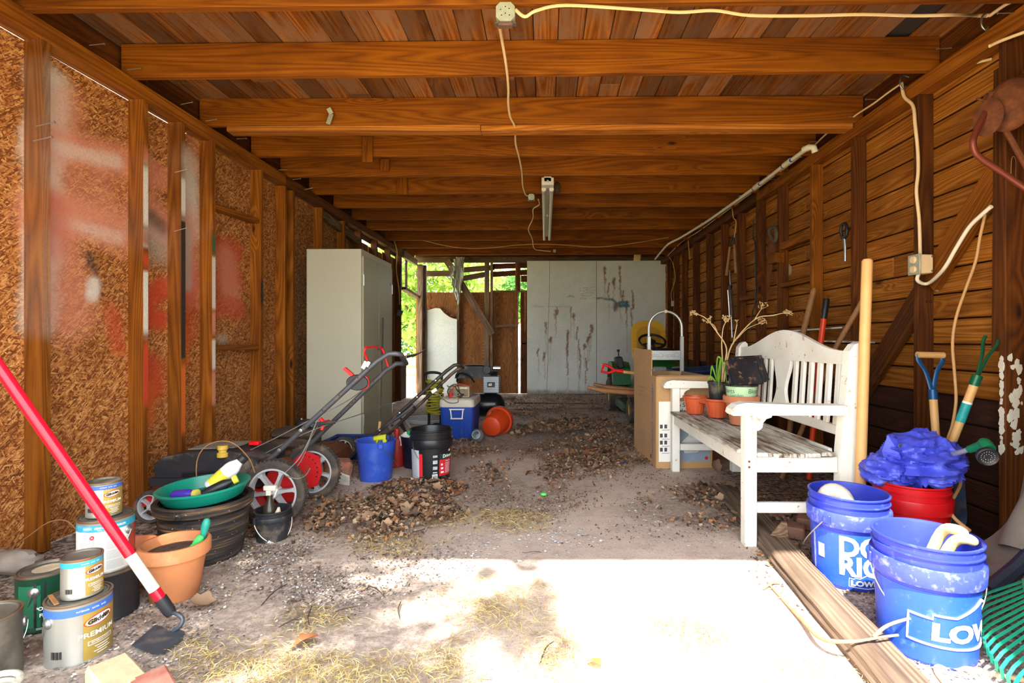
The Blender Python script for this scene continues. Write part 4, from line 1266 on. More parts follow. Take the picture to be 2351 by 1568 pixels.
part(MB().lathe([(0, .016), (.05, .016), (.055, .01), (.055, -.012), (.05, -.016), (0, -.016)], 24, T(*p) @ RX(90) @ Matrix.Diagonal((1.15, .8, 1, 1)).to_4x4()), 'throttle_housing', M['black_dusty'], mw_)
part(MB().tube([p + Vector((.052 * math.cos(R(a)) * 1.15, -.004, .045 * math.sin(R(a)))) for a in range(-60, 50, 12)], .006, 6), 'throttle_guard', M['red'], mw_)
part(MB().prism([(-.085, .075), (-.07, .085), (-.028, .05), (-.018, .03), (-.03, .028), (-.045, .04)], .02, T(*p) @ RX(90)), 'throttle_lever', M['red'], mw_)
# cables
CABLE = plain('grey_cable', srgb(104, 102, 98), .55)
for pts in ([at_d(560, 1040, 2.95), at_d(640, 1002, 2.95), at_d(716, 962, 2.98), at_d(790, 925, 3.05), at_d(832, 896, 3.1)],
            [at_d(600, 1045, 2.98), at_d(700, 995, 3.0), at_d(775, 968, 3.1), at_d(830, 950, 3.4), at_d(900, 925, 3.9), at_d(945, 918, 4.0)],
            [at_d(728, 965, 2.82), at_d(720, 985, 2.8), at_d(705, 1020, 2.78), at_d(685, 1055, 2.74), at_d(655, 1085, 2.72)],
            [at_d(735, 968, 2.95), at_d(712, 1010, 2.9), at_d(690, 1060, 2.85), at_d(664, 1086, 2.8)],
            [at_d(655, 1092, 2.70), at_d(680, 1099, 2.68), at_d(700, 1093, 2.72), at_d(712, 1075, 2.76)]):
    part(MB().tube(smooth_path(pts, 4), .003, 6), 'cable', CABLE, mw_, 60)

# ---- second mower, older and smaller, behind the first
m2 = thing('lawn_mower', 'old rusty mower with a bare engine, behind the red mower', 'lawn mower', (-1.95, 4.0, 0))
part(MB().prism([(-2.28, .05), (-2.26, .13), (-2.15, .165), (-1.72, .17), (-1.62, .13), (-1.58, .05)], .42, Matrix(((1, 0, 0, 0), (0, 0, -1, 4.02), (0, 1, 0, 0), (0, 0, 0, 1)))), 'deck', M['rust'], m2, 30)
part(MB().box((-1.96, 4.0, .215), (.30, .28, .10), None, .03).box((-1.93, 3.97, .285), (.34, .24, .07), None, .025), 'engine', plain('grimy_engine', srgb(84, 66, 52), .7, var=.3, dirt=srgb(44, 40, 38), dirt_amt=.3), m2)
part(MB().lathe([(0, .075), (.05, .073), (.062, .065), (.066, .05), (.066, .04), (.05, .03), (.05, 0)], 24, T(-1.86, 3.93, .315)), 'air_filter', M['black_dusty'], m2)
part(MB().lathe([(0, .016), (.008, .012), (.008, 0)], 10, T(-1.885, 3.93, .388)), 'wing_nut', M['steel'], m2)
for (xx, yy) in ((-2.2, 3.80), (-1.68, 3.80), (-1.68, 4.24), (-2.2, 4.24)): wheel(m2, (xx, yy, .10), .10, .045, 5, plain('dirty_white_hub', srgb(170, 162, 150), .6, var=.15) if xx > -2 else M['grey_plastic'], tread=False)
part(MB().lathe([(.02, -.04), (.035, -.04), (.038, -.03), (.038, .03), (.035, .04), (.02, .04)], 20, T(-1.735, 3.76, .19) @ RX(90)), 'recoil_spool', M['steel'], m2)
f0, f1 = at_d(772, 1078, 3.86), at_d(800, 1084, 4.20)
t0, t1 = at_d(1038, 840, 3.86), at_d(1048, 848, 4.20)
h2 = mower_handle(m2, f0, f1, t0, t1, (.055, 0, .012), .0135, plain('worn_black_tube', srgb(52, 50, 50), .45, .2, var=.2, dirt=srgb(150, 118, 96), dirt_amt=.25))
br0, br1 = f0.lerp(t0, .52), f1.lerp(t1, .60)
part(MB().tube([f0.lerp(t0, .40), br0 + Vector((.05, -.015, .01)), f0.lerp(t0, .66) + Vector((0, -.01, -.03)), f1.lerp(t1, .62)], .010, 8), 'cross_brace', HANDLE, m2, 60)
p = f0.lerp(t0, .80)
part(MB().box(p + Vector((.03, .05, -.035)), (.05, .02, .03), (0, -.6, 0), .003), 'cable_clip', M['steel'], m2)
part(MB().tube(smooth_path([p + Vector((.04, .05, -.04)), p + Vector((.12, .06, -.12)), p + Vector((.19, .06, -.13)), p + Vector((.21, .05, -.10)), p + Vector((.12, .1, .0))], 5), .005, 6), 'bail_wire', CABLE, m2, 60)
for q in (.08, .22, .38, .55, .70, .86):
    pp = f0.lerp(t0, q)
    part(MB().lathe([(0, .02), (.007, .018), (.007, .012)], 8, T(*pp) @ RX(90)), 'bolt', M['steel'], m2)

# ---- steel cabinet
CX0, CX1, CY0, CY1, CH = -2.165, -1.662, 4.60, 5.51, 1.83
CABM = plain('greenish_beige_steel', srgb(188, 184, 164), .42, .1, var=.03, scale=3, dirt=srgb(170, 164, 142), dirt_amt=.08)
CABD = plain('greenish_beige_steel_door', srgb(170, 164, 140), .38, .1, var=.03, scale=3)
cb = thing('storage_cabinet', 'tall beige steel storage cabinet with double doors, against the strand board', 'cabinet', ((CX0 + CX1) / 2, (CY0 + CY1) / 2, 0))
part(MB().box(((CX0 + CX1) / 2, (CY0 + CY1) / 2, CH / 2), (CX1 - CX0 - .004, CY1 - CY0, CH), None, .004), 'carcass', CABM, cb)
ym = (CY0 + CY1) / 2
for (a, b, s) in ((CY0 + .025, ym - .003, 1), (ym + .003, CY1 - .025, -1)):
    d = part(MB().box((CX1 + .004, (a + b) / 2, CH / 2 + .01), (.014, b - a, CH - .14), None, .003), 'door', CABD, cb)
    for zz in (.28, 1.55):
        sub(MB().tube([(CX1 + .012, a if s > 0 else b, zz - .05), (CX1 + .012, a if s > 0 else b, zz + .05)], .006, 8), 'hinge', M['steel'], d)
    if s < 0: sub(MB().box((CX1 + .0115, b - .06, 1.60), (.002, .02, .03), None, 0), 'vent_slot', M['black'], d)
ch_ = part(MB().lathe([(0, .052), (.014, .050), (.016, .044), (.008, .038), (.008, .02), (.024, .016), (.024, 0)], 18, T(CX1 + .011, ym - .05, .93) @ RY(90)), 'handle', M['steel'], cb)
sub(MB().box((CX1 + .045, ym - .05, .93), (.016, .10, .016), None, .004), 'lever', M['steel'], ch_)

# ---- blue tray with black pots
BLUEP = plain('navy_blue_plastic', srgb(36, 52, 110), .35, var=.1)
tr = thing('storage_tray', 'navy blue plastic tray on the ground in front of the cabinet', 'tray', (-1.62, 4.43, 0))
mb = MB()
for (a, b) in (((-1.86, 4.30), (-1.38, 4.30)), ((-1.38, 4.30), (-1.38, 4.56)), ((-1.38, 4.56), (-1.86, 4.56)), ((-1.86, 4.56), (-1.86, 4.30))):
    mb.bar((*a, .075), (*b, .075), .012, .15)
mb.box((-1.62, 4.43, .006), (.48, .26, .012))
part(mb, 'tub', BLUEP, tr)
part(MB().tube([(-1.87, 4.29, .15), (-1.37, 4.29, .15), (-1.37, 4.57, .15), (-1.87, 4.57, .15)], .012, 6, closed=True), 'rim', BLUEP, tr)
for i, xx in enumerate((-1.74, -1.615)):
    t = thing('nursery_pot', ('black nursery pot lying in the navy tray, nearest the mower', 'black nursery pot lying in the navy tray, nearest the blue bucket')[i], 'flower pot', (xx, 4.43, .085), rot=(0, R(82), R(10)))
    pot_mesh(.062, .12).build('pot', M['black_dusty'], t, 50)

# ---- buckets in the middle distance
BLU = plain('cornflower_blue_plastic', srgb(52, 84, 190), .4, var=.06, dirt=srgb(86, 112, 196), dirt_amt=.1)
bb_, _ = bucket('plain blue bucket with a yellow trigger sprayer in it, beside the black pail', -1.225, 3.68, BLU, r=.142, h=.285, r0=.112, rings=False, handle=(30, 74, M['steel']))
t = thing('trigger_sprayer', 'yellow and blue trigger sprayer poking out of the blue bucket', 'spray bottle', (-1.18, 3.66, .03))
part(MB().lathe([(0, 0), (.035, 0), (.035, .17), (.014, .23), (0, .23)], 14, T(-1.18, 3.66, .03)), 'body', M['grey_plastic'], t)
part(MB().box((-1.185, 3.65, .305), (.10, .03, .035), (0, -.15, 0), .008).box((-1.15, 3.65, .275), (.03, .03, .045), None, .006).box((-1.205, 3.65, .28), (.012, .02, .045), (0, .3, 0), .003), 'trigger_head', plain('lime_plastic', srgb(196, 200, 40), .4), t)
part(MB().box((-1.127, 3.65, .308), (.03, .034, .034), None, .005), 'nozzle', BLUEP, t)
pole = thing('broom_handle', 'thin steel pole with wooden tip, leaning on the cabinet door from the blue bucket', 'pole', (-1.24, 3.74, .02))
part(MB().tube([(-1.235, 3.70, .02), (-1.30, 4.0, .36)], .011, 10), 'tip', M['pale_wood'], pole)
part(MB().tube([(-1.30, 4.0, .36), (-1.625, 5.10, 1.22)], .010, 10), 'tube', M['steel'], pole)

BKM = plain('scuffed_black_pail', srgb(26, 26, 30), .35, var=.15, dirt=srgb(70, 66, 62), dirt_amt=.12)
bx_, by_ = -.825, 3.68
pail, prad = bucket('black five-gallon pail with a red sealer label and steel bail', bx_, by_, BKM, handle=(-42, 66, M['steel']), grip=(M['white'], 9, 13))
ff = facing((bx_, by_))
pr_ = lambda off: (lambda z: prad(z) + off)
def plab(n, m, a0, a1, z0, z1, off=.001):
    mb = MB(); patch(mb, pr_(off), ff + a0, ff + a1, z0, z1); return mb.build(n, m, pail, 60)
plab('white_label', plain('grey_white_label', srgb(186, 190, 198), .5, var=.04), -72, -36, .035, .235)
plab('red_stripe', RED_INK, -36, -25, .05, .21)
plab('red_label', RED_INK, 24, 72, .05, .165)
plab('dark_label', plain('dark_green_label', srgb(34, 52, 48), .5, var=.5, scale=60), 24, 72, .166, .205)
lettering_round('Driveway', .033, WHITE_INK, pail, pr_(.0025), ff + 60, .187, .001)
lettering_round('Resurfacer', .0125, WHITE_INK, pail, pr_(.0025), ff + 56, .152, .0003)
for i in range(8): plab('text_line', WHITE_INK, 44, 44 + rnd.uniform(18, 25), .135 - i * .0095, .138 - i * .0095, .0022)
for i in range(3): plab('pictogram', WHITE_INK, 29, 35 + i * 2, .125 - i * .027, .137 - i * .027, .0022)
for z0, z1 in ((.185, .20), (.14, .165), (.10, .122), (.075, .084)): plab('pictogram', plain('pale_pictogram', srgb(170, 176, 178), .5, var=.3, scale=90), 5, 18, z0, z1)
plab('bar_code', M['white'], 3, 19, .028, .068)
for i in range(6): plab('bar_code', BLACK_INK, 5 + i * 2.2, 6 + i * 2.2, .033, .062, .0022)
for i in range(16): plab('text_line', GREY_INK, -70, -42, .05 + i * .011, .054 + i * .011, .0022)
plab('maker_mark', M['white'], 58, 68, .215, .228); plab('maker_mark', RED_INK, 60, 68, .229, .236)

t, _ = bucket('dark navy bucket half hidden behind the black pail', -1.02, 4.06, plain('ink_blue_plastic', srgb(22, 26, 48), .4, var=.15), r=.13, h=.25, r0=.105, rings=False)
bag = thing('garden_bag', 'green and white printed bag stuffed in the navy bucket', 'bag', (-1.05, 4.03, .16))
part(MB().add([(-1.13, 4.02, .14), (-1.13, 4.06, .22), (-1.08, 4.0, .29), (-1.02, 4.04, .31), (-1.04, 3.99, .14), (-.98, 4.0, .22), (-1.05, 4.10, .18)], [(0, 4, 2, 1), (4, 5, 3, 2), (1, 2, 3, 6), (5, 6, 3)]), 'bag', plain('green_bag', srgb(22, 160, 92), .4, var=.15), bag, None)
part(MB().add([(-1.14, 4.01, .17), (-1.16, 4.03, .24), (-1.10, 3.99, .285), (-1.06, 3.99, .25)], [(0, 3, 2, 1)]).add([(-1.14, 4.03, .17), (-1.16, 4.05, .24), (-1.10, 4.01, .285), (-1.06, 4.01, .25)], [(0, 1, 2, 3)]), 'white_flap', M['white'], bag, None)
t = thing('fuel_can', 'narrow red fuel can standing behind the plain blue bucket', 'fuel can', (-1.18, 4.05, 0))
part(MB().lathe([(0, 0), (.05, 0), (.055, .01), (.055, .2), (.04, .225), (.018, .232), (.018, .26), (0, .26)], 18, T(-1.18, 4.05, 0)), 'body', plain('dull_red_metal', srgb(168, 44, 36), .5, var=.12), t)
part(MB().lathe([(0, .30), (.02, .30), (.022, .295), (.022, .258), (.018, .258)], 14, T(-1.18, 4.05, 0)), 'cap', M['red_dusty'], t)

# grey folding stool lying tipped
t = thing('step_stool', 'grey metal folding step tipped over behind the navy bucket', 'step stool', (-1.22, 4.52, 0))
a, b, c, d = at_d(893, 975, 4.5), at_d(922, 950, 4.6), at_d(955, 1012, 4.4), at_d(918, 1028, 4.3)
for (u, w) in ((a, at_d(915, 1022, 4.35)), (b, at_d(956, 1005, 4.45))): part(MB().tube([u, w], .013, 8), 'leg', M['alu'], t)
q = [at_d(893, 972, 4.5), at_d(921, 951, 4.6), at_d(929, 967, 4.55), at_d(901, 988, 4.45)]
up = Vector((.02, .03, .02))
mb = MB().add([*q, *[p + up for p in q]], [(0, 1, 2, 3), (7, 6, 5, 4), (0, 4, 5, 1), (1, 5, 6, 2), (2, 6, 7, 3), (3, 7, 4, 0)])
pl_ = part(mb, 'tread', M['alu'], t, None)
for f in (.12, .85):
    p = q[0].lerp(q[1], f).lerp(q[3].lerp(q[2], f), .5) - up * .05
    sub(MB().box(p, (.018, .012, .022), (0, .6, 0)), 'slot', M['black'], pl_)
part(MB().tube([at_d(922, 975, 4.45), at_d(932, 993, 4.35)], [.02, .012], 8), 'plunger', M['black'], t)
part(MB().tube([at_d(931, 991, 4.36), at_d(937, 1000, 4.3)], .010, 8), 'rod', M['white'], t)

# ---- blue cooler, battery charger, compressor, cord reel, toppled pot
kx, ky = -.875, 5.28
COOL = plain('royal_blue_plastic', srgb(28, 66, 160), .45, var=.06, dirt=srgb(60, 92, 170), dirt_amt=.15)
ck = thing('cooler', 'blue picnic cooler with a dusty white lid', 'cooler', (kx, ky, 0))
mb = MB()
w0, w1, d0, d1 = .152, .168, .24, .26
def rrect(hw, hd, r, n=5):
    out = []
    for cx, cy, a0 in ((hw - r, hd - r, 0), (-hw + r, hd - r, 90), (-hw + r, -hd + r, 180), (hw - r, -hd + r, 270)):
        for i in range(n + 1):
            a = R(a0 + 90 * i / n); out.append((cx + r * math.cos(a), cy + r * math.sin(a)))
    return out
def loft(mb, secs, m=None):
    """closed shell through (outline, z) sections"""
    n = len(secs[0][0]); vs = []; fs = []
    for ol, z in secs: vs += [(x, y, z) for x, y in ol]
    for i in range(len(secs) - 1):
        for j in range(n):
            fs.append((i * n + j, i * n + (j + 1) % n, (i + 1) * n + (j + 1) % n, (i + 1) * n + j))
    fs.append(tuple(range(n))[::-1]); fs.append(tuple(range((len(secs) - 1) * n, len(secs) * n)))
    return mb.add(vs, fs, m)
loft(mb, [(rrect(w0 * .97, d0 * .97, .03), 0), (rrect(w0, d0, .035), .012), (rrect(w1, d1, .035), .345)], T(kx, ky, 0))
cbod = part(mb, 'body', COOL, ck, 30)
rb_ = MB()
for xx in (-.11, -.075, .035, .08, .115): rb_.box((kx + xx * .95, ky - d0 - .010, .16), (.003, .012, .30), (-.055, 0, 0))
sub(rb_, 'ribs', plain('deep_blue_plastic', srgb(20, 50, 130), .5), cbod, None)
mb = MB(); loft(mb, [(rrect(w1 + .004, d1 + .004, .04), .345), (rrect(w1 + .008, d1 + .008, .04), .36), (rrect(w1 + .004, d1 + .004, .04), .415), (rrect(w1 - .015, d1 - .015, .03), .428)], T(kx, ky, 0))
part(mb, 'lid', plain('dusty_white_lid', srgb(212, 204, 190), .55, var=.06, dirt=srgb(176, 160, 140), dirt_amt=.25), ck, 30)
mb = MB()
hx, hy = kx + .005, ky - d1 - .012
for (a, b) in (((-.075, .325), (.075, .325)), ((-.062, .325), (-.052, .235)), ((.062, .325), (.052, .235)), ((-.062, .235), (.062, .235))):
    mb.bar((hx + a[0], hy, a[1]), (hx + b[0], hy, b[1]), .012, .018, (0, -1, 0), .002)
part(mb, 'handle', M['white'], ck)
bc = thing('battery_charger', 'beige battery charger with jumper leads sitting on the cooler', 'battery charger', (kx + .005, ky - .08, .428))
part(MB().box((kx + .005, ky - .08, .485), (.215, .15, .112), None, .006), 'case', plain('beige_metal', srgb(178, 160, 126), .5, .1, var=.06), bc)
part(MB().box((kx + .005, ky - .157, .478), (.19, .003, .075), None, 0), 'front_panel', plain('scuffed_panel', srgb(140, 122, 96), .6, var=.45, scale=60), bc)
lettering('REPAIR', .026, WHITE_INK, bc, T(.045, -.0765, .092) @ RX(90), .001)
for i in range(3): part(MB().lathe([(0, .012), (.009, .010), (.009, 0)], 10, T(kx - .05 + i * .05, ky - .158, .462) @ RX(90)), 'knob', M['black'], bc)
for mat_, pts in ((M['black'], [(-.09, -.17, .45), (-.10, -.2, .50), (-.05, -.2, .56), (0, -.18, .55), (.02, -.19, .47)]), (M['black'], [(-.03, -.17, .54), (.0, -.19, .50), (.04, -.2, .455), (-.02, -.2, .44)]), (M['red'], [(-.06, -.17, .46), (-.05, -.19, .52), (0, -.18, .565), (.06, -.18, .56), (.11, -.16, .55), (.125, -.1, .51)]), (M['red'], [(-.09, -.19, .44), (-.075, -.2, .49), (-.04, -.19, .53)])):
    part(MB().tube(smooth_path([(kx + p[0], ky + p[1], p[2]) for p in pts], 4), .0045, 6), 'jumper_lead', mat_, bc, 60)
for xx, m_ in ((.03, M['black']), (-.075, M['red'])):
    part(MB().box((kx + xx, ky - .195, .445), (.012, .01, .06), (0, .5, 0), .002).box((kx + xx + .01, ky - .195, .445), (.012, .01, .06), (0, .8, 0), .002), 'clamp', m_, bc)

cx_, cy_ = -.80, 6.05
ac = thing('air_compressor', 'black portable air compressor with a grey motor behind the cooler', 'air compressor', (cx_, cy_, 0))
part(MB().lathe([(0, -.30), (.07, -.29), (.12, -.25), (.14, -.19), (.14, .19), (.12, .25), (.07, .29), (0, .30)], 28, T(cx_ + .02, cy_, .24) @ RY(90)), 'tank', plain('gloss_black_tank', srgb(24, 25, 30), .25, var=.1), ac, 50)
mb = MB(); loft(mb, [(rrect(.22, .11, .02), .56), (rrect(.215, .105, .03), .60), (rrect(.14, .09, .04), .70), (rrect(.10, .07, .03), .715)], T(cx_ - .04, cy_, 0))
part(mb, 'shroud', M['black_dusty'], ac, 35)
part(MB().box((cx_ + .17, cy_ - .05, .49), (.19, .16, .20), None, .012), 'motor', plain('grey_motor', srgb(136, 140, 146), .45, .3, var=.08), ac)
mb = MB()
for i in range(9): mb.box((cx_ + .17, cy_ - .132, .405 + .021 * i), (.18, .006, .008))
part(mb, 'cooling_fins', plain('grey_fins', srgb(160, 164, 168), .4, .4), ac, None)
part(MB().box((cx_ + .17, cy_ - .137, .49), (.09, .003, .06)), 'name_plate', M['black'], ac)
lettering('60', .04, WHITE_INK, ac, T(.16, -.140, .49) @ RX(90), .001)
part(MB().tube([(cx_ + .2, cy_ - .04, .58 + .008 * i) for i in range(9)], [.032, .04] * 4 + [.032], 14), 'cylinder_head', plain('black_fins', srgb(40, 40, 44), .4, .3), ac, None)
part(MB().box((cx_ + .23, cy_ - .04, .68), (.10, .09, .035), None, .008), 'head_cover', M['alu'], ac)
part(MB().lathe([(0, -.035), (.045, -.035), (.05, -.025), (.05, .025), (.045, .035), (0, .035)], 20, T(cx_ + .12, cy_ - .10, .66) @ RX(90)), 'air_intake', M['black'], ac)
part(MB().tube(smooth_path([(cx_ - .24, cy_ - .05, .52), (cx_ - .20, cy_ - .15, .62), (cx_ - .08, cy_ - .2, .60), (cx_ - .02, cy_ - .16, .52)], 5), .010, 8), 'air_hose', M['black'], ac)
for sx2 in (-.2, .22): part(MB().box((cx_ + sx2, cy_ - .02, .055), (.03, .2, .11), None, .004), 'foot', M['black'], ac)
part(MB().lathe([(.055, -.04), (.10, -.04), (.105, -.03), (.105, .03), (.10, .04), (.055, .04), (.055, -.04)], 24, T(cx_ - .12, cy_ - .22, .105) @ RX(90)), 'wheel', M['rubber'], ac)

rx_, ry_ = -1.27, 5.95
cr = thing('cord_reel', 'yellow extension cord wound on a reel with a black handle', 'cord reel', (rx_, ry_, 0))
YCORD = plain('yellow_cord', srgb(176, 166, 36), .5, var=.12)
part(MB().tube(smooth_path([(rx_ - .09, ry_, .02), (rx_ - .09, ry_, .40), (rx_ - .13, ry_, .56), (rx_ - .10, ry_, .625), (rx_ + .03, ry_, .62), (rx_ + .06, ry_, .57), (rx_ + .05, ry_, .40), (rx_ + .05, ry_, .02)], 4), .016, 8), 'frame', M['black'], cr, 60)
part(MB().tube([(rx_ - .11, ry_ + .1, .012), (rx_ - .11, ry_ - .12, .012), (rx_ + .07, ry_ - .12, .012), (rx_ + .07, ry_ + .1, .012)], .012, 8, closed=True), 'base', M['black'], cr, 60)
for i in range(15):
    z = .16 + i * .026
    rr = .085 + .012 * math.sin(i * 1.9)
    part(MB().tube([(rx_ - .02 + rr * math.cos(R(a)) * 1.05, ry_ + rr * .8 * math.sin(R(a)), z + .012 * math.sin(R(a * 2 + i * 60))) for a in range(0, 360, 20)], .0105, 6, closed=True), 'cord_turn', YCORD, cr, 60)
t = thing('hose_coil', 'grey air hose looped loosely on the ground by the cord reel', 'hose', (-1.42, 6.2, 0))
for i in range(3):
    part(MB().tube([(-1.45 + (.22 + .03 * i) * math.cos(R(a)), 6.2 + (.18 + .02 * i) * math.sin(R(a)), .02 + .018 * i) for a in range(0, 360, 18)], .009, 6, closed=True), 'hose_turn', M['grey_plastic'], t, 60)
# toppled orange pot, its drilled base towards the opening
OR_ = plain('orange_plastic', srgb(204, 66, 24), .4, var=.06, dirt=srgb(170, 80, 46), dirt_amt=.15)
tp = thing('flower_pot', 'orange plastic pot lying on its side in the leaves, drilled base showing', 'flower pot', (-.555, 5.22, .122), rot=Vector((.26, .94, .13)).to_track_quat('Z', 'Y').to_euler())
pot_mesh(.150, .27, .10, .06, .012, .004).build('pot', OR_, tp, 50)
mb = MB()
for i in range(6): mb.lathe([(0, -.001), (.009, -.001)], 8, T(.07 * math.cos(i * 1.047), .07 * math.sin(i * 1.047), 0) @ RX(180))
mb.lathe([(0, -.001), (.009, -.001)], 8, RX(180))
mb.build('drain_hole', M['black'], tp)
# clear jug by it, and odd bits
t = thing('glass_jar', 'dusty glass jar lying beside the toppled orange pot', 'jar', (-.66, 5.0, .07))
part(MB().lathe([(0, 0), (.055, 0), (.06, .01), (.06, .12), (.04, .15), (.04, .17), (.036, .17), (.036, .15), (.055, .118), (.055, .012), (0, .01)], 20, T(-.66, 5.02, .062) @ RX(75) @ RZ(10)), 'jar', plain('dusty_glass', srgb(136, 146, 148), .15, var=.1), t)
t = thing('seed_tray', 'small green plastic tray lying on the leaves behind the tipped step', 'tray', (-1.18, 5.0, 0))
gx, gy = -1.16, 5.05
part(MB().box((gx, gy, .02), (.24, .14, .012), None, .003).box((gx - .11, gy, .05), (.012, .14, .07), None, .003).box((gx + .11, gy, .05), (.012, .14, .07), None, .003).box((gx, gy + .065, .05), (.22, .012, .07), None, .003).box((gx, gy, .045), (.012, .13, .05), None, .003), 'tray', plain('leaf_green_plastic', srgb(24, 96, 66), .45, var=.12), t)
bk = thing('brick', 'red-stained broken block in the leaves beside the spoked wheel', 'brick', (-1.47, 3.60, .085), rot=(R(10), R(8), R(28)))
MB().box((0, 0, 0), (.18, .12, .15), None, .02).build('block', plain('stained_block', srgb(152, 112, 90), .9, var=.2, scale=20, dirt=srgb(176, 52, 44), dirt_amt=.35, bump=.6), bk)
t = thing('carton', 'torn white printed carton scrap in the leaves by the blue bucket', 'carton', (-1.40, 3.50, 0))
part(MB().box((-1.385, 3.50, .045), (.085, .012, .09), (.35, .25, -.2), .002), 'card', plain('printed_card', srgb(206, 200, 186), .7, var=.2, scale=40), t)
# ================================================================== RIGHT SIDE: bench, pots, box, hand truck, tractor, buckets, tools
k = NT('chipped_white_paint', .55, 0, .3)
v = k.coords((1, 1, 1))
peel = k.noise(k.coords((9, 9, 9)), 2.2, 6, .7)
grain = k.noise(k.coords((6, 40, 40)), 1.5, 3, .6)
c = k.ramp(k.noise(v, 5, 4), [(.3, srgb(226, 222, 210)), (.7, srgb(242, 240, 232))])
c = k.mix(k.step(k.math('ADD', peel, k.math('MULTIPLY', grain, .25)), .755, .80), c, srgb(186, 154, 120))
k.color(c); k.bump(peel, .2, .002)
M['bench'] = k.m
k = NT('weathered_white_slats', .7, 0, .2)
grain = k.noise(k.coords((1.6, 46, 20)), 1.6, 4, .65)
pt = k.noise(k.coords((2.2, 9, 9)), 2.0, 5, .65)
c = k.ramp(k.math('ADD', k.math('MULTIPLY', grain, .55), k.math('MULTIPLY', pt, .55)), [(.44, srgb(222, 222, 212)), (.55, srgb(186, 182, 170)), (.62, srgb(128, 112, 94)), (.72, srgb(74, 60, 48))])
k.color(c); k.bump(grain, .4, .002)
M['slat'] = k.m

BY0, BY1 = 2.52, 3.94
be = thing('garden_bench', 'white painted wooden garden bench with an arched slatted back', 'bench', (1.25, 3.23, 0))
def bp(name, p0, p1, w, t, up=(0, 0, 1), mat='bench', ch=.004, parent=None):
    return part(MB().bar(p0, p1, w, t, up, ch), name, M[mat], be, None)
for y in (BY0, BY1):
    bp('front_leg', (.995, y, 0), (.995, y, .645), .062, .058, (1, 0, 0))
    # back post: upright below the seat, raked above, rounded at its head
    out = [(1.42, 0), (1.495, 0), (1.50, .45), (1.54, .93), (1.537, .975), (1.52, .992), (1.493, .982), (1.47, .95), (1.425, .46)]
    part(MB().prism(out, .058, Matrix(((1, 0, 0, 0), (0, 0, -1, y), (0, 1, 0, 0), (0, 0, 0, 1)))), 'back_post', M['bench'], be, None)
    arm = [(.895, .648), (.90, .668), (.925, .69), (.965, .70), (1.10, .694), (1.30, .688), (1.457, .688), (1.452, .640), (1.2, .640), (.905, .638)]
    ao = part(MB().prism(arm, .085, Matrix(((1, 0, 0, 0), (0, 0, -1, y), (0, 1, 0, 0), (0, 0, 0, 1)))), 'armrest', M['bench'], be, None)
    br = [(1.026, .640), (1.105, .640), (1.10, .626), (1.075, .618), (1.06, .60), (1.055, .575), (1.04, .562), (1.026, .56)]
    part(MB().prism(br, .028, Matrix(((1, 0, 0, 0), (0, 0, -1, y), (0, 1, 0, 0), (0, 0, 0, 1)))), 'arm_bracket', M['bench'], be, None)
    bp('side_apron', (1.026, y, .395), (1.421, y, .395), .028, .075)
    bp('side_stretcher', (1.026, y, .185), (1.421, y, .185), .028, .05)
bp('front_apron', (.99, BY0 + .03, .402), (.99, BY1 - .03, .402), .026, .082)
bp('back_apron', (1.44, BY0 + .03, .395), (1.44, BY1 - .03, .395), .026, .075)
sx = [(.985, .452), (1.062, .447), (1.140, .443), (1.218, .442), (1.296, .444), (1.365, .450), (1.41, .458)]
for i, (x, z) in enumerate(sx):
    x0_ = BY0 + (.032 if i in (0, 6) else -.03) ; x1_ = BY1 - (.032 if i in (0, 6) else -.03)
    w = .072 if i < 5 else (.062 if i < 6 else .02)
    m = Matrix(((0, 1, 0, x), (1, 0, 0, (x0_ + x1_) / 2), (0, 0, -1, z), (0, 0, 0, 1)))
    vs, fs = cbox(x1_ - x0_, w, .02, .003)
    b_ = MB().add(vs, fs)
    o = b_.build('seat_slat', M['slat'], be, None, Matrix.Translation(-be.location) @ m @ RX(0))
def backx(z): return 1.470 + (z - .5) * .062
arch = []
n = 26
for i in range(n + 1):
    u = i / n
    b_ = .5 - .5 * math.cos(2 * math.pi * u)
    arch.append((BY0 + .03 + (BY1 - BY0 - .06) * u, .948 + .118 * b_ ** 1.15))
ol = arch + [(BY1 - .03, .88), (BY0 + .03, .88)]
tilt = Matrix(((0, .062, -1, backx(0)), (1, 0, 0, 0), (0, 1, .062, 0), (0, 0, 0, 1)))
part(MB().prism(ol[::-1], .026, tilt), 'crest_rail', M['bench'], be, None)
bp('back_rail', (backx(.55), BY0 + .03, .55), (backx(.55), BY1 - .03, .55), .026, .05)
mid = (BY0 + BY1) / 2
for s_ in (-1, 1):
    for i in range(6):
        y = mid + s_ * (.165 + i * .089)
        bp('back_slat', (backx(.57), y, .572), (backx(.885), y, .885), .036, .018, (1, 0, 0), ch=.002)
va = []
for i in range(17):
    u = i / 16
    va.append((.070 + .026 * math.cos(math.pi * 2 * (u ** .8)), .572 + .312 * u))
ol = [(mid + a + .012, z) for a, z in va] + [(mid - a - .012, z) for a, z in va[::-1]]
part(MB().prism(ol, .02, tilt), 'splat', M['bench'], be, None)
for z in (.388, .415): part(MB().lathe([(0, .004), (.006, .003), (.006, 0)], 8, T(.985, BY0 - .0295, z) @ RX(90)), 'screw', M['rust'], be)

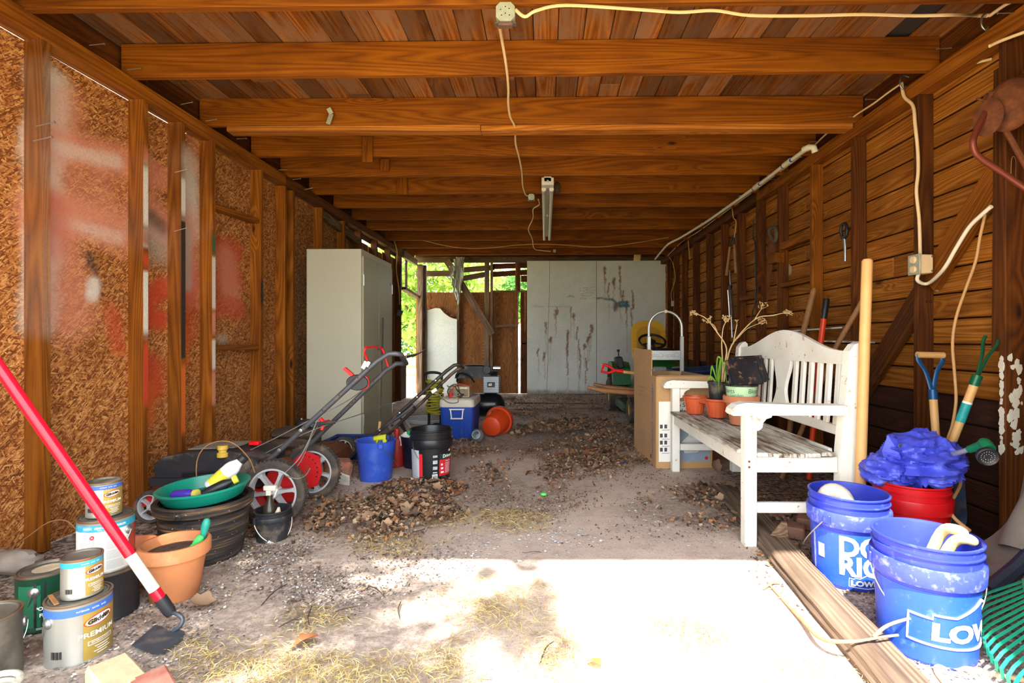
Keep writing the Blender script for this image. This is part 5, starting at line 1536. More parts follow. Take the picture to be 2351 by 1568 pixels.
# pots on the seat
SZ = .462
ORP = plain('orange_planter_plastic', srgb(206, 92, 54), .45, var=.05, dirt=srgb(176, 86, 58), dirt_amt=.15)
tw = thing('twin_planter', 'orange plastic twin planter standing on the bench seat', 'planter', (1.16, 3.70, SZ))
for (x, y) in ((1.105, 3.80), (1.21, 3.62)):
    m = T(x, y, SZ)
    mb = MB()
    prof = [(0, 0), (.056, 0), (.06, .004), (.078, .112), (.086, .114), (.09, .122), (.088, .13), (.074, .13), (.072, .112), (.054, .01), (0, .01)]
    mb.lathe(prof, 28, m)
    for i in range(14):
        a = R(i * 360 / 14)
        mb.bar((x + .059 * math.cos(a), y + .059 * math.sin(a), SZ + .01), (x + .076 * math.cos(a), y + .076 * math.sin(a), SZ + .105), .01, .006, (math.cos(a), math.sin(a), 0))
    part(mb, 'pot', ORP, tw, 40)
part(MB().box((1.157, 3.71, SZ + .105), (.07, .08, .04), RZ(-60).to_3x3(), .006), 'bridge', ORP, tw)
nb = thing('nursery_pot', 'black nursery pot with drooping green blades, set in the orange twin planter', 'flower pot', (1.21, 3.62, SZ + .118))
pot_mesh(.068, .135, .054, .02, .004, .003).build('pot', M['black_dusty'], nb, 50)
MB().lathe([(.06, .115), (.03, .12), (0, .118)], 16).build('soil', SOILM, nb, 60)
LEAFG = plain('fresh_green_blade', srgb(126, 176, 58), .5, var=.12)
def blade(pts, w, parent, mat=LEAFG, name='leaf'):
    P = smooth_path(pts, 5)
    mb = MB(); n = len(P)
    for i, p in enumerate(P):
        t = i / (n - 1)
        ww = w * (.55 + .9 * t) * (1 - t ** 3) + .0006
        d = P[min(i + 1, n - 1)] - P[max(i - 1, 0)]
        sd = d.cross(Vector((.5, -1, .1))).normalized() * ww
        mid_ = p + Vector((.3, -1, 0)).normalized() * (-ww * .35)
        mb.v += [tuple(p - sd), tuple(mid_), tuple(p + sd)]
    for i in range(n - 1):
        a = i * 3
        mb.f += [(a, a + 3, a + 4, a + 1), (a + 1, a + 4, a + 5, a + 2)]
    return part(mb, name, mat, parent, 60)
b0 = Vector((1.205, 3.60, SZ + .235))
for pts in ([(0, 0, 0), (-.01, -.01, .12), (-.005, -.03, .19), (.03, -.05, .13), (.045, -.055, -.02)], [(0, 0, 0), (-.03, 0, .1), (-.045, -.01, .12), (-.06, -.03, .05)], [(.01, 0, 0), (.015, -.02, .14), (.01, -.04, .18), (-.015, -.06, .08), (-.012, -.07, -.06)], [(0, .01, 0), (-.05, -.01, .05), (-.075, -.02, .03)]):
    blade([b0 + Vector(p) for p in pts], .008, nb)
DRY = plain('dry_straw_stem', srgb(206, 174, 124), .8, var=.15)
dp = thing('dried_plant', 'tall dried umbel stalks standing in the black nursery pot on the bench', 'dried plant', (1.225, 3.655, SZ + .12))
def stalk(pts, r0, r1, head):
    P = smooth_path(pts, 5)
    s_ = part(MB().tube(P, [r0 + (r1 - r0) * i / (len(P) - 1) for i in range(len(P))], 6), 'stem', DRY, dp, 60)
    mb = MB(); e = P[-1]; d = (P[-1] - P[-3]).normalized()
    rr = random.Random(int(e.x * 1000))
    for i in range(head):
        q = (d + Vector((rr.uniform(-1, 1), rr.uniform(-1, 1), rr.uniform(-.6, .8))) * .9).normalized() * rr.uniform(.03, .055)
        mb.tube([e, e + q], .0011, 4)
        for j in range(4):
            q2 = q + Vector((rr.uniform(-1, 1), rr.uniform(-1, 1), rr.uniform(-1, 1))) * .012
            mb.tube([e + q, e + q2], [.001, .0032], 4)
    sub(mb, 'seed_head', DRY, s_, None)
    return s_
D0 = 3.62
st0 = at_d(1655, 893, D0)
stalk([st0, at_d(1661, 850, D0), at_d(1668, 800, D0), at_d(1648, 765, D0), at_d(1622, 732, 3.65), at_d(1603, 722, 3.65)], .0065, .003, 12)
stalk([st0 + Vector((.006, .01, 0)), at_d(1659, 840, D0), at_d(1657, 790, D0), at_d(1660, 755, D0), at_d(1665, 742, D0)], .006, .003, 11)
stalk([st0 + Vector((.012, -.01, 0)), at_d(1672, 815, D0), at_d(1690, 778, 3.6), at_d(1735, 732, 3.55), at_d(1775, 724, 3.5), at_d(1797, 719, 3.5)], .006, .003, 12)
stalk([at_d(1683, 790, 3.6), at_d(1688, 765, 3.6), at_d(1692, 745, 3.6)], .004, .003, 0 + 2)
stalk([at_d(1733, 733, 3.55), at_d(1742, 718, 3.55), at_d(1748, 710, 3.55)], .0035, .002, 6)
stalk([at_d(1692, 778, 3.6), at_d(1715, 755, 3.58), at_d(1742, 743, 3.56)], .003, .002, 8)
stalk([at_d(1648, 765, 3.62), at_d(1640, 748, 3.62), at_d(1632, 742, 3.62)], .003, .002, 7)
terr = flower_pot('faded terracotta pot on the bench with a mint pot nested in it', 1.262, 3.32, .112, .185, plain('faded_terracotta', srgb(190, 118, 84), .8, var=.07, dirt=srgb(206, 150, 118), dirt_amt=.2), 0, r0=.066, z=SZ)
mp = thing('nursery_pot', 'pale mint green printed plastic pot nested in the faded terracotta pot', 'flower pot', (1.262, 3.32, SZ + .10))
MINT = plain('mint_plastic', srgb(186, 220, 176), .45, var=.04)
MB().lathe([(0, 0), (.076, 0), (.08, .004), (.096, .145), (.102, .147), (.102, .155), (.098, .157), (.092, .152), (.076, .01), (0, .01)], 40).build('pot', MINT, mp, 45)
MB().lathe([(.0975, .148), (.1035, .147), (.1035, .156), (.098, .159), (.0935, .153)], 40).build('rim', M['black_dusty'], mp, 45)
mr = lambda z: .0808 + .016 * z / .145
lettering_round('Plants', .04, plain('dark_green_print', srgb(60, 110, 84), .5), mp, lambda z: mr(z) + .001, facing((1.262, 3.32), -52), .118, 0)
lettering_round('Garden', .028, plain('dark_green_print_b', srgb(70, 120, 92), .5), mp, lambda z: mr(z) + .001, facing((1.262, 3.32), -18), .092, 0)
lettering_round('Bloom', .04, plain('dark_green_print_c', srgb(60, 110, 84), .5), mp, lambda z: mr(z) + .001, facing((1.262, 3.32), 58), .118, 0)
ct = thing('cell_tray', 'stack of black seedling cell packs tipped on the mint pot, muddy undersides showing', 'seed tray', (1.255, 3.31, SZ + .30))
CELL = plain('thin_black_plastic', srgb(34, 33, 38), .35, var=.15, scale=30, dirt=srgb(176, 128, 88), dirt_amt=.16)
for i, (dx, dy, dz) in enumerate(((0, 0, 0), (.028, .022, .012), (.055, .045, .02))):
    m = T(1.255 + dx, 3.33 + dy, SZ + .305 + dz) @ RZ(12) @ RX(62) @ RY(-6)
    mb = MB()
    mb.box((0, 0, .075), (.205, .175, .004)).box((0, .086, .070), (.205, .004, .014)).box((0, -.086, .070), (.205, .004, .014)).box((.10, 0, .070), (.004, .175, .014)).box((-.10, 0, .070), (.004, .175, .014))
    loft_ok = []
    for sx_ in (-1, 1):
        for sy_ in (-1, 1):
            loft(mb, [([(x + sx_ * .048, y + sy_ * .042) for x, y in rrect(.030, .027, .008, 2)], -.005), ([(x + sx_ * .048, y + sy_ * .042) for x, y in rrect(.034, .031, .008, 2)], .004), ([(x + sx_ * .048, y + sy_ * .042) for x, y in rrect(.046, .040, .008, 2)], .073)])
    mb.v = [tuple(m @ Vector(p)) for p in mb.v]
    part(mb, 'cell_pack', CELL, ct, 30)

# ---- cardboard box
CARD = plain('cardboard', srgb(186, 146, 100), .8, var=.04, scale=6, dirt=srgb(170, 132, 92), dirt_amt=.2)
CARDIN = plain('cardboard_inside', srgb(156, 122, 92), .85, var=.05)
xb = thing('cardboard_box', 'open cardboard toilet box with one tall raised flap, beyond the bench', 'box', (1.06, 4.36, 0), rz=R(4.5))
bw, bd, bh, th = .445, .68, .72, .006
for nm, c, s in (('front_panel', (0, -bd / 2, bh / 2), (bw, th, bh)), ('back_panel', (0, bd / 2, bh / 2), (bw, th, bh)), ('side_panel', (-bw / 2, 0, bh / 2), (th, bd, bh)), ('side_panel', (bw / 2, 0, bh / 2), (th, bd, bh)), ('bottom_panel', (0, 0, .004), (bw, bd, th))):
    MB().box(c, s, None, .001).build(nm, CARD, xb, None)
MB().prism([(-.20, 0), (.27, 0), (.27, .05), (.285, .055), (.285, .205), (-.285, .215), (-.29, 0)], th, Matrix(((0, 0, 1, -bw / 2 - .005), (-1, 0, 0, .05), (0, 1, 0, bh), (0, 0, 0, 1)))).build('flap', CARD, xb, None)
MB().box((0, -bd / 2 + .02, bh - .045), (bw - .02, .005, .11), (.2, 0, 0)).build('flap', CARDIN, xb, None)
MB().box((bw / 2 - .02, 0, bh - .06), (.005, bd - .04, .12), (0, .15, 0)).build('flap', CARDIN, xb, None)
MB().box((-bw / 2 + .3, bd / 2 - .006, bh - .07), (.06, .004, .13)).build('tape', plain('brown_tape', srgb(170, 132, 90), .3, var=.03), xb, None)
fy = -bd / 2 - th / 2 - .001
def fpan(nm, x0, x1, z0, z1, mat, dy=0): return MB().box(((x0 + x1) / 2, fy - dy, (z0 + z1) / 2), (x1 - x0, .0012, z1 - z0)).build(nm, mat, xb, None)
fpan('white_print', -.205, -.085, .055, .525, M['white']); fpan('white_print', -.085, .20, .37, .525, M['white'])
fpan('photo_print', -.085, .20, .055, .37, plain('grey_photo_print', srgb(140, 154, 170), .5, var=.12, scale=4))
fpan('cardboard_band', -.222, .222, .527, .716, CARD, .0012)
DKINK = plain('dark_print', srgb(66, 70, 78), .5)
for s_, z in (('Pro Series', .497), ('Single Flush', .448)): lettering(s_, .048, DKINK, xb, T(-.10, fy - .0018, z) @ RX(90), .0004, 'LEFT')
mb = MB()
for z in (.33, .26, .205, .15):
    for dx in (-.03, .005): mb.box((-.155 + dx, fy - .001, z), (.022, .0015, .03))
    mb.box((-.15, fy - .001, z - .028), (.06, .0015, .003))
mb.build('pictogram', DKINK, xb, None)
mb = MB()
mb.prism([(.0, .12), (.10, .125), (.14, .16), (.13, .20), (.02, .21), (-.02, .17)], .002, Matrix(((1, 0, 0, 0), (0, 0, -1, fy - .001), (0, 1, 0, 0), (0, 0, 0, 1))))
mb.prism([(-.03, .20), (.15, .205), (.13, .245), (.02, .25)], .002, Matrix(((1, 0, 0, 0), (0, 0, -1, fy - .0014), (0, 1, 0, 0), (0, 0, 0, 1))))
mb.prism([(.03, .25), (.14, .25), (.15, .36), (.03, .36)], .002, Matrix(((1, 0, 0, 0), (0, 0, -1, fy - .001), (0, 1, 0, 0), (0, 0, 0, 1))))
mb.build('toilet_picture', plain('printed_white', srgb(206, 208, 206), .5, var=.06), xb, None)
MB().lathe([(0, .0015), (.014, .0015)], 14, T(.175, fy, .08) @ RX(90)).build('round_mark', RED_INK, xb)
lettering('AMERICAN STANDARD', .058, plain('blue_box_print', srgb(96, 116, 170), .6, var=.1), xb, Matrix(((0, 0, -1, -bw / 2 - .0045), (0, -1, 0, -.245), (-1, 0, 0, .36), (0, 0, 0, 1))), .001)
for j, zc in enumerate((.60, .20)):
    for i in range(4):
        lettering(('CERAMIC TOILET', 'INODORO', 'HANDLE WITH CARE', 'TOILETTE')[i], .026, plain('faint_box_print', srgb(150, 128, 116), .7), xb, Matrix(((0, 0, -1, -bw / 2 - .0045), (-1, 0, 0, .06), (0, 1, 0, zc - .035 * i), (0, 0, 0, 1))), 0)
MB().box((-bw / 2 - .0045, -.20, .07), (.001, .02, .03)).build('handle_mark', BLACK_INK, xb)

# ---- hand truck
ht = thing('hand_truck', 'aluminium hand truck with a hooped handle, behind the cardboard box', 'hand truck', (1.125, 4.86, 0))
hx0, hx1, hyy = .975, 1.285, 4.84
hr = (hx1 - hx0) / 2
hp = [(hx0, hyy, .96)] + [(hx0, hyy, 1.09)] + [(1.13 - hr * math.cos(R(a)), hyy, 1.12 + hr * math.sin(R(a))) for a in range(0, 181, 12)] + [(hx1, hyy, 1.09), (hx1, hyy, .96)]
part(MB().tube(hp, .013, 12), 'hoop_handle', M['alu'], ht, 60)
part(MB().lathe([(0, -.016), (.016, -.016), (.018, 0), (.016, .016), (0, .016)], 14, T(1.13, hyy, 1.12 + hr) @ RX(90)), 'handle_knob', plain('pale_knob', srgb(206, 180, 150), .5), ht)
for x in (hx0, hx1): part(MB().box((x, hyy, .56), (.032, .032, .96), None, .003), 'rail', M['alu'], ht)
cp = part(MB().box((1.13, hyy - .004, .862), (hx1 - hx0 - .03, .012, .09), None, .002), 'cross_plate', M['alu'], ht)
me = text_mesh('Coca-Cola', .062, .0005)
for v_ in me.vertices: v_.co.x *= -1; v_.co.x += v_.co.y * -.25
for pl_ in me.polygons: pl_.flip()
me.materials.clear(); me.materials.append(M['steel'])
put('embossed_lettering', me, None, cp, T(1.13, hyy - .0112, .862) @ RX(90))
for z in (.32, .12): part(MB().box((1.13, hyy, z), (hx1 - hx0, .012, .06)), 'cross_plate', M['alu'], ht)
for x in (hx0 - .07, hx1 + .07): part(MB().lathe([(.03, -.03), (.10, -.03), (.12, -.015), (.12, .015), (.10, .03), (.03, .03), (.03, -.03)], 24, T(x, hyy + .14, .12) @ RY(90)), 'wheel', M['rubber'], ht)
part(MB().tube([(hx0 - .10, hyy + .14, .12), (hx1 + .10, hyy + .14, .12)], .01, 8), 'axle', M['steel'], ht)
part(MB().box((1.13, hyy - .02, .008), (.34, .05, .012), None, .002), 'toe_plate', M['alu'], ht)

# ---- lawn tractor facing the opening
GRN = plain('tractor_green', srgb(20, 92, 40), .3, var=.08, dirt=srgb(84, 96, 70), dirt_amt=.1)
YLW = plain('tractor_yellow', srgb(214, 160, 30), .45, var=.06, dirt=srgb(150, 110, 40), dirt_amt=.1)
TX = 1.44
lt = thing('lawn_tractor', 'green lawn tractor with a yellow seat, parked before the white board wall', 'lawn tractor', (TX, 6.8, 0))
mb = MB()
secs = [(.16, .62, .10), (.19, .70, .10), (.205, .76, .09), (.21, .80, .07), (.20, .84, .05)]
def hood_sec(y, hw, zt, zb):
    out = []
    for i in range(13):
        a = math.pi * i / 12
        out.append((TX + hw * math.cos(a) * (1 if abs(math.cos(a)) < .8 else 1), y, zb + (zt - zb) * (math.sin(a) ** .6)))
    return out
S_ = [hood_sec(5.98, .20, .66, .42), hood_sec(6.03, .245, .715, .40), hood_sec(6.25, .27, .80, .40), hood_sec(6.5, .28, .86, .40), hood_sec(6.66, .27, .885, .42)]
vs = [p for s_ in S_ for p in s_]; fs = []
for i in range(4):
    for j in range(12): fs.append((i * 13 + j, i * 13 + j + 1, (i + 1) * 13 + j + 1, (i + 1) * 13 + j))
fs.append(tuple(range(13))[::-1]); fs.append(tuple(range(52, 65)))
mb.add(vs, fs); part(mb, 'hood', GRN, lt, 50)
for x in (-.11, .11): part(MB().box((TX + x, 6.0, .655), (.17, .10, .075), (-.25, 0, 0), .02), 'headlight', plain('clear_headlight', srgb(190, 196, 196), .15, .3, var=.2, scale=40), lt)
part(MB().box((TX, 5.99, .50), (.40, .06, .16), None, .02), 'grille', M['black'], lt)
part(MB().box((TX, 6.75, .80), (.50, .20, .20), None, .03), 'dashboard', M['black_dusty'], lt)
part(MB().tube([(TX, 6.78, .85), (TX, 6.92, .98)], .022, 8), 'steering_column', M['black'], lt)
m = T(TX, 6.93, .985) @ RX(-62 + 90 - 90 + 90) 
m = T(TX, 6.93, .99) @ RX(32)
swm = MB().tube([m @ Vector((.175 * math.cos(R(a)), .175 * math.sin(R(a)), 0)) for a in range(0, 360, 15)], .016, 8, closed=True)
for a in (90, 210, 330): swm.tube([m @ Vector((0, 0, -.02)), m @ Vector((.17 * math.cos(R(a)), .17 * math.sin(R(a)), 0))], .014, 6)
swm.lathe([(0, .01), (.045, .01), (.05, -.02), (0, -.03)], 16, m)
part(swm, 'steering_wheel', M['black'], lt, 50)
mb = MB()
out = []
for a in range(0, 181, 12): out.append((.235 * math.cos(R(a)) * 1.0, .17 + .20 * math.sin(R(a)) ** .55 if a not in (0, 180) else .17))
ol = [(.235, -.14)] + out + [(-.235, -.14)]
mb.prism(ol, .10, T(TX + .03, 7.33, .92) @ RX(78))
sb_ = part(mb, 'seat_back', YLW, lt, 40)
ol2 = [(x * .72, (y + .02) * .78) for x, y in ol]
mb = MB().prism(ol2, .02, T(TX + .03, 7.275, .905) @ RX(78)); sub(mb, 'seat_pad', plain('tractor_yellow_pad', srgb(188, 138, 24), .5, var=.06), sb_, 40)
mb = MB(); loft(mb, [(rrect(.24, .22, .08), .74), (rrect(.25, .23, .09), .80), (rrect(.22, .20, .08), .84)], T(TX + .03, 7.1, 0)); part(mb, 'seat', YLW, lt, 40)
part(MB().box((TX, 6.95, .36), (.62, 1.5, .12), None, .02), 'chassis', GRN, lt)
for s_ in (-1, 1):
    pr = [(6.95, .40), (7.0, .62), (7.15, .70), (7.5, .70), (7.62, .62), (7.64, .45), (7.55, .60), (7.35, .64), (7.2, .60), (7.08, .45), (7.05, .40)]
    part(MB().prism(pr, .24, Matrix(((0, 0, 1, TX + s_ * .40), (1, 0, 0, 0), (0, 1, 0, 0), (0, 0, 0, 1)))), 'fender', GRN, lt, 30)
    rw = MB().lathe([(.13, -.11), (.20, -.125), (.235, -.11), (.24, -.05), (.24, .05), (.235, .11), (.20, .125), (.13, .11), (.13, -.11)], 32, T(TX + s_ * .43, 7.36, .24) @ RY(90))
    for i in range(18):
        for q in (-1, 1):
            a = R(i * 20 + (5 if q > 0 else -5))
            rw.bar((TX + s_ * .43, 7.36 + .239 * math.cos(a), .24 + .239 * math.sin(a)), (TX + s_ * .43 + q * .10, 7.36 + .236 * math.cos(a + .2), .24 + .236 * math.sin(a + .2)), .022, .014, (0, math.cos(a), math.sin(a)))
    w_ = part(rw, 'rear_wheel', M['rubber'], lt, 35)
    sub(MB().lathe([(0, .08), (.05, .08), (.08, .06), (.13, .10), (.14, .10)], 24, T(TX + s_ * .43, 7.36, .24) @ RY(90 * s_)), 'rim', YLW, w_, 40)
    fw = MB().lathe([(.07, -.075), (.12, -.085), (.155, -.07), (.16, 0), (.155, .07), (.12, .085), (.07, .075), (.07, -.075)], 24, T(TX + s_ * .36, 6.2, .16) @ RY(90))
    w_ = part(fw, 'front_wheel', M['rubber'], lt, 35)
    sub(MB().lathe([(0, .06), (.03, .06), (.05, .04), (.07, .07), (.08, .07)], 18, T(TX + s_ * .36, 6.2, .16) @ RY(90 * s_)), 'rim', YLW, w_, 40)
lv = part(MB().box((TX - .43, 7.05, .70), (.09, .22, .16), (0, -.2, 0), .015), 'lever_console', M['black_dusty'], lt)
sub(MB().tube([(TX - .44, 7.0, .76), (TX - .45, 6.98, .86)], .008, 6).lathe([(0, .03), (.022, .03), (.018, 0), (0, 0)], 12, T(TX - .45, 6.98, .85)), 'lever', M['black'], lv)
part(MB().box((TX, 6.75, .15), (.95, .75, .12), None, .03), 'mower_deck', plain('dirty_green_deck', srgb(52, 70, 44), .6, var=.25), lt)

# ---- wheelbarrow and red shovel behind the box
wb = thing('wheelbarrow', 'wheelbarrow with a dark blue tray and worn wooden handles', 'wheelbarrow', (1.5, 5.30, 0))
WBT = plain('dark_blue_tray', srgb(40, 54, 84), .45, .2, var=.12, dirt=srgb(84, 84, 92), dirt_amt=.2)
mb = MB()
q0 = [(1.42, 5.18), (1.85, 5.18), (1.85, 5.50), (1.42, 5.50)]; q1 = [(1.34, 5.07), (2.06, 5.06), (2.06, 5.67), (1.34, 5.65)]
zt = (.68, .735, .735, .68)
vs = [(x, y, .46) for x, y in q0] + [(x, y, z) for (x, y), z in zip(q1, zt)] + [(x + (.012 if i in (0, 3) else -.012), y + (.012 if i < 2 else -.012), .472) for i, (x, y) in enumerate(q0)] + [(x + (.012 if i in (0, 3) else -.012), y + (.012 if i < 2 else -.012), z) for i, ((x, y), z) in enumerate(zip(q1, zt))]
fs = [(3, 2, 1, 0), (8, 9, 10, 11)]
for i in range(4):
    j = (i + 1) % 4
    fs += [(i, j, 4 + j, 4 + i), (8 + j, 8 + i, 12 + i, 12 + j), (4 + i, 4 + j, 12 + j, 12 + i)]
part(mb.add(vs, fs), 'tray', WBT, wb, None)
part(MB().tube([(*p_, z) for p_, z in zip(q1, zt)], .012, 8, closed=True), 'tray_rim', WBT, wb)
for (y0_, y1_, px, py) in ((5.07, 5.27, 1349, 889), (5.59, 5.41, 1363, 882)):
    tip = at_d(px, py, y0_ + .02)
    pts = [tip, tip + Vector((.05, 0, -.012)), tip + Vector((.16, .01 if y0_ < 5.3 else -.01, -.035)), Vector((.95, (y0_ + y1_) / 2, .47)), Vector((2.0, y1_, .33))]
    part(MB().tube(pts, [.018, .019, .026, .028, .026], 8), 'handle', M['old_handle'], wb, 50)
for y_ in (5.20, 5.47): part(MB().tube([(1.05, y_, .46), (1.12, y_, .02), (1.32, y_, .02), (1.45, y_, .43)], .014, 8), 'leg', M['rust'], wb)
part(MB().lathe([(.05, -.04), (.15, -.045), (.185, -.03), (.19, 0), (.185, .03), (.15, .045), (.05, .04), (.05, -.04)], 24, T(1.92, 5.34, .19) @ RX(90)), 'wheel', M['rubber'], wb)

rs_ = thing('shovel', 'red D-handled shovel lying across the wheelbarrow', 'shovel', (1.0, 5.06, .70))
p0_, p1_ = at_d(1424, 853, 5.30), Vector((1.95, 5.30, .77))
d_ = (p1_ - p0_).normalized()
p1_ = p0_ + (at_d(1540, 866, 5.30) - p0_) * 1.35
part(MB().tube([p0_, p1_], .017, 10), 'shaft', M['pale_wood'], rs_)
part(MB().tube([p0_ + Vector((.03, 0, -.002)), p0_ + Vector((-.05, 0, .012))], .021, 10), 'socket', M['red'], rs_)
g = [at_d(1412, 851, 5.30), at_d(1400, 842, 5.30), at_d(1386, 836, 5.30), at_d(1381, 853, 5.30), at_d(1398, 856, 5.30)]
part(MB().tube(smooth_path([g[0], g[1], g[2]], 3) + [g[3]] + [g[4], g[0]], .014, 8), 'grip', M['red'], rs_, 60)
bl = MB(); dd = (p1_ - p0_).normalized()
prof = [(-.11, 0), (-.115, .16), (-.06, .25), (0, .28), (.06, .25), (.115, .16), (.11, 0)]
f3 = frame(dd)
part(bl.prism([(y, x) for x, y in prof], .004, f3.to_4x4().copy() if False else (Matrix.Translation(p1_) @ f3.to_4x4())), 'blade', M['rust'], rs_, None)

# ---- timber, twig and the buckets
tmb = thing('timber', 'long split grey timber lying on the dirt under the bench', 'timber', (1.08, 2.4, 0))
k = wood('split_grey_timber', srgb(150, 132, 114), srgb(112, 94, 80), srgb(56, 44, 36), ring=16, knots=False, spread=.1, bump=.9)
TIM = k.m
rt = random.Random(9)
vs, fs = [], []
n = 46
A, B = Vector((.966, 1.12, 0)), Vector((1.184, 3.40, 0))
dirv = (B - A).normalized(); sd = Vector((dirv.y, -dirv.x, 0))
cs = [(-.068, .004), (-.072, .025), (-.064, .035), (-.066, .05), (-.055, .062), (-.02, .066), (.02, .063), (.058, .066), (.068, .05), (.066, .03), (.070, .004)]
off = [rt.random() * 50 for _ in cs]
L_ = (B - A).length
for i in range(n + 1):
    t_ = i / n
    taper = 1 if t_ < .86 else 1 - (t_ - .86) * 2.6
    for j, (a, z) in enumerate(cs):
        w = mnoise.noise(Vector((t_ * L_ * 1.6, off[j], 0))) * .010 + mnoise.noise(Vector((t_ * L_ * 6, off[j], 3))) * .004
        x = a * (taper if a > 0 else (1 if t_ < .9 else 1 - (t_ - .9) * 1.5)) + w
        vs.append((t_ * L_ - L_ / 2, x, max(.002, z * (1 if t_ < .9 else 1 - (t_ - .9) * 3) + w * .7)))
m_ = len(cs)
for i in range(n):
    for j in range(m_):
        q = (j + 1) % m_
        fs.append((i * m_ + j, i * m_ + q, (i + 1) * m_ + q, (i + 1) * m_ + j))
fs += [tuple(range(m_))[::-1], tuple(range(n * m_, (n + 1) * m_))]
mid_ = (A + B) / 2
f3 = Matrix((dirv, -sd, Vector((0, 0, 1)))).transposed()
vs = [(x, -y, z) for x, y, z in vs]; fs = [f[::-1] for f in fs]
mw2 = Matrix.Translation(mid_) @ f3.to_4x4()
o = MB().add(vs, fs).build('beam', TIM, tmb, None, Matrix.Translation(-tmb.location) @ mw2)
b1 = A.lerp(B, .93)
part(MB().prism([(-.02, 0), (.02, 0), (.03, .22), (.0, .30), (-.02, .15)], .02, Matrix.Translation(b1 + Vector((-.10, -.12, .012))) @ RZ(18)), 'splinter', TIM, tmb)

LOW = plain('blue_bucket_plastic', srgb(44, 58, 178), .42, var=.06, scale=60, dirt=srgb(84, 96, 196), dirt_amt=.12)
LOWP = plain('blue_bucket_print', srgb(34, 76, 190), .42, var=.06, scale=60, dirt=srgb(84, 110, 206), dirt_amt=.12)
DUSTY = plain('blue_collar_dusty', srgb(56, 70, 188), .5, var=.1, scale=70, dirt=srgb(140, 148, 212), dirt_amt=.3)
def gable_logo(parent, rad, a0, zc, h, w, letters=True):
    """outlined gable sign with the store's name in it, wrapped on the bucket"""
    ol = [(-w / 2, 0), (-w / 2, .62 * h), (-w * .36, .58 * h), (-w * .36, .68 * h), (-w * .22, .66 * h), (0, h), (w * .22, .66 * h), (w * .36, .68 * h), (w * .36, .58 * h), (w / 2, .62 * h), (w / 2, 0), (0, -.08 * h)]
    pts = []
    for i in range(len(ol)):
        a, b = ol[i], ol[(i + 1) % len(ol)]
        m_ = max(1, int(math.hypot(b[0] - a[0], b[1] - a[1]) / .012))
        for j in range(m_): pts.append((a[0] + (b[0] - a[0]) * j / m_, zc + a[1] + (b[1] - a[1]) * j / m_))
    P = []
    for x, z in pts:
        r = rad(z) + .0015; a = R(a0) + x / r
        P.append((r * math.cos(a), r * math.sin(a), z))
    MB().tube(P, h * .026, 5, closed=True).build('logo_outline', WHITE_INK, parent, 60)
    lettering_round("LOWE'S", h * .53, WHITE_INK, parent, lambda z: rad(z) + .0030, a0, zc + .28 * h, h * .028, 1.3)
p1 = (1.275, 2.175)
bk1, r1 = bucket('blue bucket with white lettering and a glove in it, beside the bench leg', *p1, LOW, handle=(facing(p1) - 118, 70, M['nail']), collar_mat=DUSTY)
fc = facing(p1)
mb = MB(); patch(mb, lambda z: r1(z) + .0008, fc - 62, fc + 62, .012, .228, 26); mb.build('print_field', LOWP, bk1, 60)
lettering_round('DO IT', .105, WHITE_INK, bk1, lambda z: r1(z) + .0030, fc - 14, .175, .004, .95, align='LEFT')
lettering_round('RIGHT', .105, WHITE_INK, bk1, lambda z: r1(z) + .0030, fc - 14, .098, .004, .95, align='LEFT')
gable_logo(bk1, r1, fc + 30, .022, .052, .135)
mb = MB(); patch(mb, lambda z: r1(z) + .0030, fc - 48, fc - 36, .11, .165); mb.build('sticker', M['white'], bk1, 60)
mb = MB()
for i in range(6): patch(mb, lambda z: r1(z) + .002, fc - 46, fc - 39, .12 + i * .007, .122 + i * .007, 2)
mb.build('text_line', GREY_INK, bk1)
mb = MB(); patch(mb, lambda z: r1(z) + .0014, fc - 61, fc - 56, .05, .20); mb.build('side_print', plain('pale_side_print', srgb(140, 156, 214), .5, var=.4, scale=80), bk1, 60)
MB().lathe([(0, .22), (.08, .226), (r1(.23) - .01, .222)][::-1], 28).build('sand', plain('sandy_fill', srgb(206, 176, 140), .9, var=.25, scale=50, bump=.6), bk1, 60)
GLV = plain('pale_work_glove', srgb(226, 210, 190), .85, var=.12, scale=20)
gl = thing('work_glove', 'stained pale work glove lying on the fill of the lettered bucket', 'glove', (p1[0] - .06, p1[1] - .02, .235))
part(MB().tube(smooth_path([(p1[0] - .105, p1[1] + .02, .27), (p1[0] - .095, p1[1] - .0, .345), (p1[0] - .065, p1[1] - .015, .365), (p1[0] - .03, p1[1] - .025, .335), (p1[0] - .02, p1[1] - .03, .26)], 4), [.02, .024, .028, .03, .032, .034, .036, .037, .038, .038, .038, .038, .037, .036, .035, .034, .033], 12), 'palm', GLV, gl, 60)
part(MB().tube(smooth_path([(p1[0] - .015, p1[1] - .06, .30), (p1[0] - .035, p1[1] - .085, .285), (p1[0] - .06, p1[1] - .09, .265)], 4), .016, 10), 'finger', plain('orange_stained_glove', srgb(228, 176, 140), .85), gl, 60)
p2 = (1.245, 1.695)
bk2, r2 = bucket('blue bucket with a big white gable logo, nearest the green rake', *p2, LOW, handle=(facing(p2) + 18, 64, M['nail']), grip=(M['white'], 11, 16), collar_mat=DUSTY)
fc = facing(p2)
mb = MB(); patch(mb, lambda z: r2(z) + .0008, fc - 66, fc + 80, .012, .232, 30); mb.build('print_field', LOWP, bk2, 60)
gable_logo(bk2, r2, fc + 72, .075, .135, .44)
MB().lathe([(0, .05), (r2(.05) - .006, .045)][::-1], 28).build('dried_residue', plain('pale_blue_residue', srgb(70, 104, 196), .6, var=.3, scale=40), bk2, 60)
g2 = thing('work_glove', 'yellowish glove fingers hooked over the rim of the big-logo bucket', 'glove', (p2[0] + .10, p2[1] - .03, .36))
